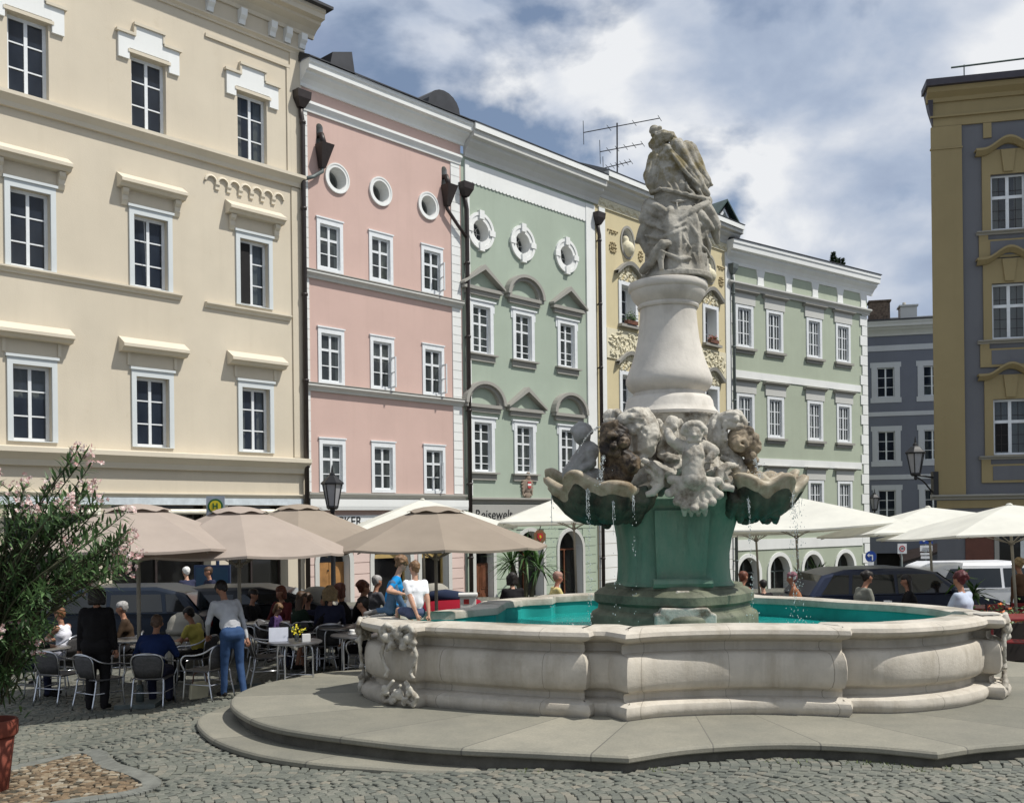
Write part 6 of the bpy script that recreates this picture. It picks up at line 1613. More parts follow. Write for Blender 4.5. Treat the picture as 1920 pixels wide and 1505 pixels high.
# ================================================================== cafe furniture
def build_chair():
    t = thing('cafe_chair', 'chair', 'chair', (0, 0, 0))
    # seat faces +y; tube frame runs from the front leg up into the arm, round the back
    arm = catmull([(-.25, .22, .44), (-.29, .25, .56), (-.28, .2, .655), (-.275, .0, .675), (-.26, -.17, .72), (-.17, -.27, .80), (0, -.30, .83), (.17, -.27, .80), (.26, -.17, .72), (.275, .0, .675), (.28, .2, .655), (.29, .25, .56), (.25, .22, .44)], 5)
    mb = MB(); mb.smooth = True; mb.tube(arm, .0135, 7); mb.tube([(-.22, -.2, .43), (-.2, -.19, .45), (.2, -.19, .45), (.22, -.2, .43)], .011, 6); mb.build('arm_frame', M_ALU, t)
    for s in (-1, 1):
        mb = MB(); mb.smooth = True; mb.tube(catmull([(s*.25, .22, .45), (s*.25, .225, .3), (s*.26, .25, 0)], 4), .0125, 7); mb.build('leg', M_ALU, t)
        mb = MB(); mb.smooth = True; mb.tube(catmull([(s*.2, -.16, .45), (s*.215, -.2, .42), (s*.22, -.22, .3), (s*.23, -.29, 0)], 4), .0125, 7); mb.build('leg', M_ALU, t)
    mb = MB(); mb.smooth = True; mb.tube([(-.222, -.235, .25), (.222, -.235, .25)], .009, 6); mb.tube([(-.25, .23, .25), (-.222, -.235, .25)], .008, 6); mb.tube([(.25, .23, .25), (.222, -.235, .25)], .008, 6); mb.build('stretcher', M_ALU, t)
    mb = MB(); mb.prism([(-.24, -.2), (.24, -.2), (.255, .22), (.2, .25), (-.2, .25), (-.255, .22)], lambda x, y: (x, y, .435), lambda x, y: (x, y, .455)); mb.build('seat', M_WEAVE, t)
    mb = MB(); mb.smooth = True; n = 8; vs = []
    for i in range(n+1):
        a = -1+2*i/n
        for z, w, y in ((.47, .19, -.19), (.6, .215, -.235), (.72, .225, -.255), (.80, .17, -.272)):
            vs.append((a*w, y-.035*(1-a*a), z+.02*(1-a*a)*(1 if z > .7 else 0)))
    mb.add(vs, [(i*4+j, (i+1)*4+j, (i+1)*4+j+1, i*4+j+1) for i in range(n) for j in range(3)])
    b = mb.build('backrest', M_WEAVE, t); m = b.modifiers.new('thick', 'SOLIDIFY'); m.thickness = .012
    mb = MB(); mb.smooth = True
    mb.tube(catmull([(-.19, -.2, .46), (-.222, -.245, .6), (-.228, -.265, .72), (-.17, -.285, .80), (0, -.31, .815), (.17, -.285, .80), (.228, -.265, .72), (.222, -.245, .6), (.19, -.2, .46)], 4), .008, 6)
    mb.build('back_frame', M_ALU, t)
    return t
_chair = [None]
CG = 'aluminium cafe chairs on the setts'
def chair(x, y, rz, label, up=0):
    p = (x, y, gz(x, y)+up)
    if _chair[0] is None:
        c = build_chair(); c.location = p; c.rotation_euler = (0, 0, rz); tag(c, label, group=CG); c.scale = (.95,)*3; _chair[0] = c; return c
    return dup(_chair[0], p, rz, label, CG)
def build_table():
    t = thing('cafe_table', 'table', 'table', (0, 0, 0))
    mb = MB(); mb.smooth = True; mb.lathe([(.36, .715), (.372, .722), (.372, .738), (.362, .745)], 28); mb.build('tabletop', M_TABLE, t, autosmooth=40)
    for k in range(4):
        a = pi/4+k*pi/2; d = Vector((cos(a), sin(a), 0)); mb = MB(); mb.smooth = True
        mb.tube(catmull([d*.05+Vector((0, 0, .66)), d*.2+Vector((0, 0, .70)), d*.27+Vector((0, 0, .62)), d*.275+Vector((0, 0, .3)), d*.30], 4), .0125, 6); mb.build('leg', M_ALU, t)
    mb = MB(); mb.smooth = True; mb.lathe([(.05, .62), (.06, .715)], 12); mb.tube([(-.19, -.19, .28), (.19, .19, .28)], .008, 5); mb.tube([(.19, -.19, .285), (-.19, .19, .285)], .008, 5); mb.build('table_frame', M_ALU, t)
    return t
_tab = [None]
def table(x, y, label):
    p = (x, y, gz(x, y))
    if _tab[0] is None:
        c = build_table(); c.location = p; tag(c, label, group='round cafe tables'); _tab[0] = c; return c
    return dup(_tab[0], p, random.uniform(0, 1.5), label, 'round cafe tables')
def tp(px, py, z=.73):          # a spot on a table top seen at a picture point
    a, b = ray(px, py); Y = 14
    for _ in range(20): Y = .5*Y+.5*(z+gz(a*Y, Y)-CZ)/b
    return Vector((a*Y, Y, 0))
T1 = tp(292, 1209); T2 = tp(553, 1203); T3 = tp(668, 1190); T4 = tp(84, 1216)
table(T1.x, T1.y, 'round cafe table between the man in blue and the man in yellow')
table(T2.x, T2.y, 'round cafe table with the menu card and yellow flowers')
table(T3.x, T3.y, 'round cafe table at the foot of the fountain steps')
table(T4.x, T4.y, 'round cafe table in front of the woman in white')
GP = ground_at
def chair_at(px, py, rz, label): p = GP(px, py+9); return chair(p.x, p.y, rz, label)
CHB = GP(285, 1318)
chair_at(186, 1318, -.55, 'empty cafe chair nearest the camera, behind the person in black')
chair_at(287, 1316, .05, 'cafe chair that carries the man in the blue shirt')
chair_at(392, 1302, 1.1, 'empty cafe chair with a cream handbag beneath it')
chair_at(500, 1275, -1.15, 'empty cafe chair right of the standing waiter, turned to the right')
chair_at(112, 1308, -.35, 'cafe chair at the left under the oleander leaves')
chair_at(338, 1252, 2.9, 'empty cafe chair beyond the table, its back arch against the bollard')
chair_at(372, 1272, 1.35, 'cafe chair that carries the man in the yellow polo shirt')
chair_at(515, 1242, -1.75, 'cafe chair that carries the child at the flower table')
chair_at(606, 1248, 1.55, 'cafe chair that carries the woman in the patterned dress')
chair_at(577, 1242, .1, 'cafe chair that carries the man in the navy jacket')
chair_at(690, 1248, 1.3, 'cafe chair against the left pier of the fountain basin')
chair_at(116, 1272, 1.4, 'cafe chair that carries the woman in the white top')
chair_at(470, 1225, -.6, 'empty cafe chair in the second row behind the waiter')
chair_at(640, 1215, 2.6, 'cafe chair in the shade behind the patterned dress')
def small(name, label, cat, p, fill, mat, rz=0, smooth=True):
    t = thing(name, label, cat, p, rz); mb = MB(); mb.smooth = smooth; fill(mb); mb.build('body', mat, t); return t
def on_table(px, py, T): q = tp(px, py, .745); return Vector((q.x, q.y, gz(T.x, T.y)+.746))
def cup(p, label):
    t = thing('coffee_cup', label, 'cup', p, 0, 'cups on the cafe tables')
    mb = MB(); mb.smooth = True; mb.lathe([(.02, .008), (.03, .02), (.042, .05), (.044, .07), (.04, .07), (.03, .03)], 14); mb.build('bowl', M_CHINA, t)
    mb = MB(); mb.smooth = True; mb.lathe([(.03, .0), (.075, .008), (.08, .014)], 16); mb.build('saucer', M_CHINA, t)
    mb = MB(); mb.smooth = True; mb.tube(catmull([(.04, 0, .06), (.065, 0, .055), (.062, 0, .03), (.036, 0, .025)], 4), .005, 5); mb.build('handle', M_CHINA, t)
cup(Vector((T1.x+.16, T1.y-.06, gz(T1.x, T1.y)+.746)), 'white coffee cup on the table by the man in yellow')
cup(Vector((T1.x-.2, T1.y+.1, gz(T1.x, T1.y)+.746)), 'white coffee cup left of the man in blue')
cup(Vector((T3.x-.05, T3.y-.05, gz(T3.x, T3.y)+.746)), 'white cup on the table by the fountain steps')
t2 = gz(T2.x, T2.y)+.746
t = thing('menu_card', 'pale folded menu card standing before the child', 'menu', (T2.x-.22, T2.y-.02, t2), .2)
mb = MB(); mb.add([(-.13, -.03, 0), (.13, -.03, 0), (.13, 0, .19), (-.13, 0, .19), (-.13, .04, 0), (.13, .04, 0)], [(0, 1, 2, 3), (3, 2, 5, 4)]); mb.build('card', simple('menu paper', (.62, .64, .72), .5), t)
t = thing('flower_vase', 'small glass vase of yellow flowers on the cafe table', 'vase', (T2.x+.02, T2.y+.02, t2))
mb = MB(); mb.smooth = True; mb.lathe([(.025, 0), (.035, .03), (.03, .08), (.022, .1)], 12); mb.build('vase', M_GLASSC, t)
mb = MB(); rn = random.Random(2)
for k in range(60):
    c = Vector((rn.gauss(0, .05), rn.gauss(0, .05), .15+rn.gauss(0, .03))); d = Vector((rn.uniform(-1, 1), rn.uniform(-1, 1), rn.uniform(0, 1))).normalized()*.03; e = d.orthogonal().normalized()*.015; mb.mi = 0 if rn.random() < .65 else 1; mb.add([c-e, c+e, c+d], [(0, 1, 2)])
mb.build('blossom', [simple('yellow petals', (.65, .55, .03), .6), LEAF_MID], t)
small('napkin_holder', 'white napkin holder beside the yellow flowers', 'napkin holder', (T2.x+.17, T2.y-.06, t2), lambda mb: (mb.box(-.05, .05, -.03, .03, 0, .09), mb.box(-.055, .055, -.035, -.0301, 0, .10), mb.box(-.055, .055, .0301, .035, 0, .10)), M_CHINA, .3, False)
t = thing('handbag', 'cream handbag with dark edging on the setts under a chair', 'handbag', GP(373, 1310)+Vector((0, .05, 0)), .5)
mb = MB(); mb.prism([(-.15, 0), (.15, 0), (.13, .2), (.07, .24), (-.07, .24), (-.13, .2)], lambda x, z: (x, -.06, z), lambda x, z: (x, .06, z)); mb.build('bag', simple('cream leather', (.62, .56, .38), .5), t, bevel=.015)
mb = MB(); mb.smooth = True; mb.tube(catmull([(-.1, 0, .22), (-.07, 0, .36), (.07, 0, .36), (.1, 0, .22)], 5), .008, 6); mb.build('handle', M_DOORD, t)

# ================================================================== street furniture
M_BOLL = stone('bollard granite', (.30, .285, .24), (.26, .24, .2), 2, .45, .75, .3)
def bollard(px, py, Y, label, s=1.0):
    p = on_ground(px, Y); t = thing('bollard', label, 'bollard', p, 0, 'round-headed stone bollards')
    mb = MB(); mb.smooth = True; mb.lathe([(.30, 0), (.31, .3), (.30, .62)], 24); mb.build('shaft', M_BOLL, t)
    mb = MB(); mb.smooth = True; mb.lathe([(.29, .62), (.33, .64), (.335, .70), (.315, .72), (.30, .83), (.24, .93), (.14, .995), (.02, 1.01)], 24); mb.build('head', M_BOLL, t); t.scale = (s, s, s); return t
bollard(346, 1150, 17.6, 'round-headed stone bollard behind the man in yellow')
bollard(814, 1110, 20.5, 'round-headed stone bollard behind the boy in white', 1.1)
def lantern(mb_parent, p, s=1.0):
    """six-sided tapering lantern: roof, glass, cage"""
    t = mb_parent
    def ring(mb, prof, n=6):
        mb.lathe([(r*s, z*s) for r, z in prof], n, p)
    mb = MB(); ring(mb, [(.25, .52), (.27, .53), (.27, .56), (.2, .62), (.12, .70), (.07, .73), (.06, .78), (.03, .80), (.02, .90), (.004, .98)]); mb.build('lantern_roof', M_IRON, t)
    mb = MB(); ring(mb, [(.115, .02), (.215, .52)]); mb.build('lantern_glass', simple('frosted lamp glass', (.30, .30, .31), .25, var=.05), t)
    mb = MB()
    for k in range(6):
        a = 2*pi*k/6; mb.tube([p+Vector((.125*s*cos(a), .125*s*sin(a), .0)), p+Vector((.228*s*cos(a), .228*s*sin(a), .53*s))], .014*s, 5)
    ring(mb, [(.10, -.06), (.14, -.02), (.14, .02), (.1, .03)]); ring(mb, [(.02, -.16), (.05, -.12), (.04, -.06)]); mb.build('lantern_cage', M_IRON, t)
p = on_ground(624, 22.0); lz = at(624, 950, 22.0).z-p.z
t = thing('street_lamp', 'black six-sided street lantern on a post before the pink house', 'street lamp', p)
mb = MB(); mb.smooth = True; mb.lathe([(.14, 0), (.14, .12), (.1, .2), (.09, .9), (.055, 1.0), (.045, lz-.12), (.06, lz-.1), (.05, lz-.02)], 12); mb.build('post', M_IRON, t); lantern(t, Vector((0, 0, lz)), .95)
c = at(1752, 915, 32.9); l = at(1717, 895, 32.3)
t = thing('wall_lantern', 'black lantern on a curved bracket at the corner of the ochre building', 'lantern', c)
mb = MB(); mb.smooth = True; d = l-c
mb.tube([d*0+Vector((.05, .1, .35)), Vector((d.x, d.y, d.z+.08))], .03, 6); mb.tube(catmull([Vector((.05, .1, -.2)), Vector((d.x*.25, d.y*.3, -.05)), Vector((d.x*.6, d.y*.6, d.z*.6+.02)), Vector((d.x, d.y, d.z+.03))], 6), .028, 6); mb.smooth = False; mb.box(-.05, .12, -.05, .16, -.3, .55); mb.build('bracket', M_IRON, t)
lantern(t, d+Vector((0, 0, .12)), 1.25)
p = at(1640, 955, 56.0); t = thing('wall_lantern', 'tiny distant black lantern beside the corner quoins of the pale green house', 'lantern', p)
lantern(t, Vector((0, 0, 0)), 1.2); mb = MB(); mb.tube([Vector((0, 0, -.15)), Vector((-.3, .1, -.35)), Vector((-.75, .2, -.3))], .03, 5); mb.build('bracket', M_IRON, t)
# aerial on the roof
b0, b1 = at(1157, 350, 43), at(1157, 231, 43)
t = thing('roof_aerial', 'television aerial with three cross arms on the roof left of the statue', 'aerial', b0)
mb = MB(); mb.tube([Vector((0, 0, -1.2)), b1-b0], .035, 6); mb.build('mast', M_IRON, t)
for (xa, ya), (xb, yb), k in (((1094, 249), (1237, 222), 3), ((1125, 285), (1205, 270), 5), ((1131, 316), (1183, 303), 6)):
    mb = MB(); A, B = at(xa, ya, 43)-b0, at(xb, yb, 43)-b0; mb.tube([A, B], .022, 5)
    for i in range(k+1):
        q = A.lerp(B, i/k); e = Vector((.0, .35 if i else .1, .05)); v = Vector((.12, .3, .0)) if i else Vector((0, .1, .55)); mb.tube([q-v, q+v], .014, 4)
    mb.build('aerial_arm', M_IRON, t)
# signs
M_BLUE = simple('sign blue', (.012, .05, .26), .4, var=.06); M_SIGNW = simple('sign white', (.66, .67, .68), .45, var=.05); M_SYEL = simple('sign yellow', (.62, .5, .02), .45, var=.06); M_SGRN = simple('sign green', (.02, .10, .03), .45, var=.06); M_SRED = simple('sign red', (.42, .03, .03), .45)
M_BLUEP = simple('blue steel', (.008, .022, .06), .45)
def disc(mb, r, y0, y1, n=28, c=(0, 0)): mb.prism([(c[0]+r*cos(2*pi*i/n), c[1]+r*sin(2*pi*i/n)) for i in range(n)], lambda x, z: (x, y0, z), lambda x, z: (x, y1, z))
def letter(txt, size, mat, parent, loc, bold=.0):
    me = text_mesh(txt, size, .004, bold); me.materials.append(mat); return link('lettering', me, parent, loc)
p = on_ground(405, 25.0); g = p.z; sc = 25.0/FPX
t = thing('bus_stop', 'bus stop with a green and yellow H roundel on a grey plate and blue post', 'bus stop', p)
zc = at(404, 949, 25).z-g
mb = MB(); mb.smooth = True; mb.tube([(.02, .04, 0), (.02, .04, zc+.1)], .045, 8); mb.build('post', M_BLUEP, t)
mb = MB(); mb.box(-.23, .23, -.02, .0, zc-.4, zc+.26); mb.build('plate', simple('grey blue plate', (.30, .33, .38), .5), t)
mb = MB(); disc(mb, .19, -.035, -.021); mb2 = mb.build('roundel', M_SGRN, t); mb2.location = (0, 0, zc)
mb = MB(); disc(mb, .145, -.042, -.036); r = mb.build('roundel_field', M_SYEL, t); r.location = (0, 0, zc); letter('H', .20, M_SGRN, r, (0, -.047, 0), .006)
mb = MB(); mb.box(-.55, .35, -.05, .05, .55, 1.35); mb.build('timetable_case', M_BLUEP, t)
mb = MB(); mb.box(-.5, -.12, -.056, -.0505, .6, 1.28); mb.box(-.08, .3, -.056, -.0505, .6, 1.28); mb.build('timetable', simple('timetable sheet', (.008, .032, .065), .4), t)
p = on_ground(1736, 27.0); g = p.z; k = 27/FPX
t = thing('parking_sign', 'blue P parking sign above white plates on a post', 'road sign', p, .05)
Z = lambda py: at(1736, py, 27).z-g
mb = MB(); mb.smooth = True; mb.tube([(0, .03, 0), (0, .03, Z(998))], .035, 8); mb.build('post', M_PIPEG, t)
mb = MB(); mb.box(-.18, .18, -.012, .0, Z(1019), Z(996)); mb.build('parking_plate', M_BLUE, t); letter('P', .34, M_SIGNW, t, (-.02, -.017, Z(1007)), .012)
mb = MB(); mb.box(-.17, .17, -.012, 0, Z(1033), Z(1022)); mb.build('plate', M_SIGNW, t)
mb = MB(); mb.box(-.16, .16, -.012, 0, Z(1040), Z(1036)); mb.box(-.15, .16, -.012, 0, Z(1047), Z(1042)); mb.build('plate', M_SIGNW, t)
mb = MB(); mb.box(-.1, .1, -.018, -.0125, Z(1027.6), Z(1027)); mb.box(-.12, .12, -.018, -.0125, Z(1030.5), Z(1030)); mb.build('plate_writing', M_IRON, t)
p = on_ground(1691, 30.0); g = p.z
t = thing('speed_sign', 'white square sign with a thin red ring', 'road sign', p, .05); zc = at(1691, 1028, 30).z-g
mb = MB(); mb.smooth = True; mb.tube([(0, .03, 0), (0, .03, zc)], .03, 8); mb.build('post', M_PIPEG, t)
mb = MB(); mb.box(-.14, .14, -.012, 0, zc-.15, zc+.15); mb.build('plate', M_SIGNW, t); mb = MB(); roundring(mb, .065, .09, -.0125, -.02); o = mb.build('red_ring', M_SRED, t); o.location = (0, 0, zc); letter('20', .075, M_IRON, t, (0, -.017, zc))
p = on_ground(1632, 30.0); g = p.z
t = thing('arrow_sign', 'round blue sign with a white left arrow and a yellow disc below', 'road sign', p, .05); zc = at(1632, 1043, 30).z-g; zy = at(1632, 1072, 30).z-g
mb = MB(); mb.smooth = True; mb.tube([(0, .03, 0), (0, .03, zc)], .035, 8); mb.build('post', M_PIPEG, t)
mb = MB(); disc(mb, .17, -.012, 0); o = mb.build('blue_disc', M_BLUE, t); o.location = (0, 0, zc)
mb = MB(); mb.smooth = False; mb.box(.03, .065, -.02, -.0125, -.11, .02); mb.box(-.05, .065, -.02, -.0125, .0201, .055); mb.prism([(-.05, -.02), (-.05, .095), (-.115, .0375)], lambda x, z: (x, -.02, z), lambda x, z: (x, -.0125, z)); o = mb.build('arrow', M_SIGNW, t); o.location = (0, 0, zc)
mb = MB(); mb.box(-.09, .09, -.012, 0, (zc+zy)/2-.09, (zc+zy)/2+.09); mb.build('plate', M_SIGNW, t); mb = MB(); disc(mb, .14, -.012, 0); o = mb.build('yellow_disc', M_SYEL, t); o.location = (0, 0, zy)
p = at(1012, 1006, 36); t = thing('hanging_sign', 'brown octagonal shop sign with a red shield on the green house', 'shop sign', p, .3)
mb = MB(); mb.prism([(.24*cos(pi/8+pi/4*i), .27*sin(pi/8+pi/4*i)) for i in range(8)], lambda x, z: (x, -.03, z), lambda x, z: (x, .03, z)); mb.build('board', simple('brown board', (.20, .10, .045), .5), t)
mb = MB(); mb.prism([(-.10, .13), (.10, .13), (.11, -.02), (0, -.16), (-.11, -.02)], lambda x, z: (x, -.045, z), lambda x, z: (x, -.031, z)); mb.build('shield', M_SRED, t)
mb = MB(); mb.prism([(-.03, .05), (.03, .06), (.05, -.03), (-.01, -.06)], lambda x, z: (x, -.055, z), lambda x, z: (x, -.046, z)); mb.build('emblem', M_SYEL, t)
mb = MB(); mb.tube([(0, 0, .25), (.05, .0, .42), (.9, 1.2, .45)], .02, 5); mb.build('bracket', M_IRON, t)
p = at(936, 1078, 37.5); t = thing('menu_board', 'grey and black notice case beside the dark red door', 'notice case', p, atan2(D0[1], D0[0]))
mb = MB(); mb.box(-.17, .17, -.06, .02, -.45, .45); mb.build('case', M_IRON, t); mb = MB(); mb.box(-.14, .14, -.068, -.061, .02, .4); mb.build('sheet', simple('grey sheet', (.3, .31, .36), .5), t)

# ================================================================== plants
M_OLEAF = leafmat('oleander leaf', (.022, .052, .017), (.085, .15, .055), .28)
M_PETAL = leafmat('pink oleander petal', (.50, .24, .23), (.78, .58, .55), .3)
M_STEM = simple('green brown stem', (.06, .06, .03), .7)
M_TERRA = simple('terracotta', (.17, .04, .022), .75, var=.2, scale=3, bump=.2)
def blade(mb, p, d, l, w, up=Vector((0, 0, 1)), droop=.15):
    d = d.normalized(); s = d.cross(up)
    if s.length < .05: s = d.orthogonal()
    s.normalize(); n = s.cross(d); q = p+d*l*.45+n*l*.02; e = p+d*l-up*l*droop
    mb.add([p-s*w*.25, p+s*w*.25, q+s*w*.5-n*w*.12, q-s*w*.5-n*w*.12, q+n*0, e], [(0, 1, 2, 4), (0, 4, 3), (4, 2, 5), (3, 4, 5)])
def oleander():
    rn = random.Random(21); Y0 = 9.7; base = GP(4, 1436); base = Vector((at(-16, 1300, Y0).x, Y0, gz(-4.9, Y0)))
    t = thing('oleander', 'tall oleander bush with pink blossoms in a terracotta tub at the left edge', 'oleander', (base.x, base.y, base.z+.45))
    st = MB(); st.smooth = True; lf = MB(); fl = MB()
    def P(px, py, Y): return at(px, py, Y)-t.location
    tips = []
    for k in range(235):                                   # shoot tips spread through the crown's outline
        for _ in range(60):
            px, py = rn.uniform(-150, 250), rn.uniform(840, 1275)
            # outline: tall left, a spire at 150, a spray to the right at 960-1060, dropping away below
            lim = 60+ (95 if py < 905 else 150 if py < 950 else 160 if py < 985 else 205 if py < 1075 else 130 if py < 1130 else 60 if py < 1200 else 35)
            topy = 868 if px < 60 else 905 if px < 115 else 880 if px < 140 else 842 if px < 172 else 905 if px < 200 else 955
            if px < lim-15+rn.uniform(-15, 10) and py > topy: break
        tips.append((px, py, Y0+rn.gauss(0, .38)))
    tips += [(148, 838, 9.7), (160, 850, 9.65), (135, 860, 9.75), (170, 872, 9.6), (245, 990, 9.6), (235, 1000, 9.5), (238, 960, 9.7), (225, 1030, 9.6), (250, 1045, 9.7), (240, 1010, 9.8)]
    root = Vector((0, 0, -.1))
    for (px, py, Y) in tips:
        tip = P(px, py, Y); a = root+Vector((rn.gauss(0, .1), rn.gauss(0, .1), 0)); h = (tip-a)
        mid = a+Vector((h.x*.30, h.y*.30, h.z*.62+.1)); pts = catmull([a, mid, tip], 5)
        st.tube(pts[4:], [.010, .0095, .009, .008, .007, .006, .004][:len(pts[4:])], 5)
        dirn = (pts[-1]-pts[-3]).normalized()
        L = rn.uniform(.38, .6); n = rn.randint(20, 30)
        for j in range(n):
            f = (j/n)**.8; q = tip-dirn*L*(1-f); w = j*2.4+rn.uniform(-.3, .3)
            o = dirn.orthogonal().normalized(); o = (Matrix.Rotation(w, 3, dirn) @ o)
            d = (o*rn.uniform(.6, 1.0)+dirn*rn.uniform(.25, .95)+Vector((0, 0, -.12+.15*f))).normalized()
            blade(lf, q, d, rn.uniform(.13, .23)*(1-.25*f), rn.uniform(.022, .034), droop=rn.uniform(.0, .25))
        out = noise.noise((px*.012, py*.012, 3.3))
        if (py < 975 and rn.random() < .85 and out > -.35) or (px > 205 and rn.random() < .75) or rn.random() < .07:
            for j in range(rn.randint(7, 15)):
                c = tip+dirn*rn.uniform(-.02, .07)+Vector((rn.gauss(0, .04), rn.gauss(0, .04), rn.gauss(.01, .03))); v = Vector((rn.gauss(0, 1), rn.gauss(-.4, 1), rn.gauss(.6, .7))).normalized(); o = v.orthogonal().normalized(); R = rn.uniform(.014, .024)
                for m in range(5):
                    d1 = Matrix.Rotation(m*2*pi/5, 3, v) @ o; d2 = Matrix.Rotation((m+.8)*2*pi/5, 3, v) @ o; fl.add([c, c+d1*R+v*R*.3, c+(d1+d2)*R*.75+v*R*.2, c+d2*R+v*R*.3], [(0, 1, 2, 3)])
    st.build('stems', M_STEM, t); lf.build('foliage', M_OLEAF, t); fl.build('blossom', M_PETAL, t)
    p = thing('flower_tub', 'large terracotta tub cut off by the left edge', 'flower tub', (base.x, base.y, base.z-.03))
    mb = MB(); mb.smooth = True; mb.lathe([(.115, 0), (.125, .02), (.175, .42), (.168, .42), (.17, .44)], 36); mb.build('tub', M_TERRA, p)
    mb = MB(); mb.smooth = True; mb.lathe([(.172, .425), (.195, .43), (.205, .45), (.205, .53), (.195, .55), (.18, .55), (.17, .50), (.02, .49)], 36); mb.build('rim', M_TERRA, p, autosmooth=40)
    p.scale = (1.15, 1.15, 1.28)
oleander()
def yucca(px, py, Y, label, h, n, pot=True, L=.6, seed=0, w=.05):
    rn = random.Random(seed); p = on_ground(px, Y); top = at(px, py, Y).z-p.z
    t = thing('palm_plant', label, 'palm plant', (p.x, p.y, p.z+.4), 0, None)
    mb = MB(); mb.smooth = True; heads = [(0, 0, top-.4), (.28, .1, top-.65), (-.3, .1, top-.55)][:h]
    for x, y, z in heads: mb.tube(catmull([(x*.2, y*.2, -.15), (x*.5, y*.5, z*.5), (x, y, z)], 4), .05, 7)
    mb.build('trunk', M_STEM, t); mb = MB()
    for x, y, z in heads:
        for k in range(n):
            a = rn.uniform(0, 2*pi); e = rn.uniform(-.5, 1.35); d = Vector((cos(a)*cos(e), sin(a)*cos(e), sin(e))); blade(mb, Vector((x, y, z)), d, L*rn.uniform(.7, 1.2), w, droop=.25)
    mb.build('fronds', leafmat('palm leaf', (.01, .035, .008), (.05, .11, .025)), t)
    q = thing('plant_pot', 'round dark pot holding the %s' % label, 'plant pot', p, 0)
    mb = MB(); mb.smooth = True; mb.lathe([(.2, 0), (.28, .5), (.31, .5), (.31, .56), (.27, .56), (.25, .48)], 20); mb.build('pot', M_DOORD, q, autosmooth=40)
yucca(985, 1045, 21.5, 'spiky palm left of the octagonal shop sign', 3, 46, L=.75, seed=1)
yucca(1530, 1085, 23.0, 'bushy dark palm behind the right rim of the basin', 3, 60, L=.62, seed=2)
yucca(1800, 1088, 18.0, 'young leafy bush before the white car', 2, 16, L=.4, seed=3, w=.09)

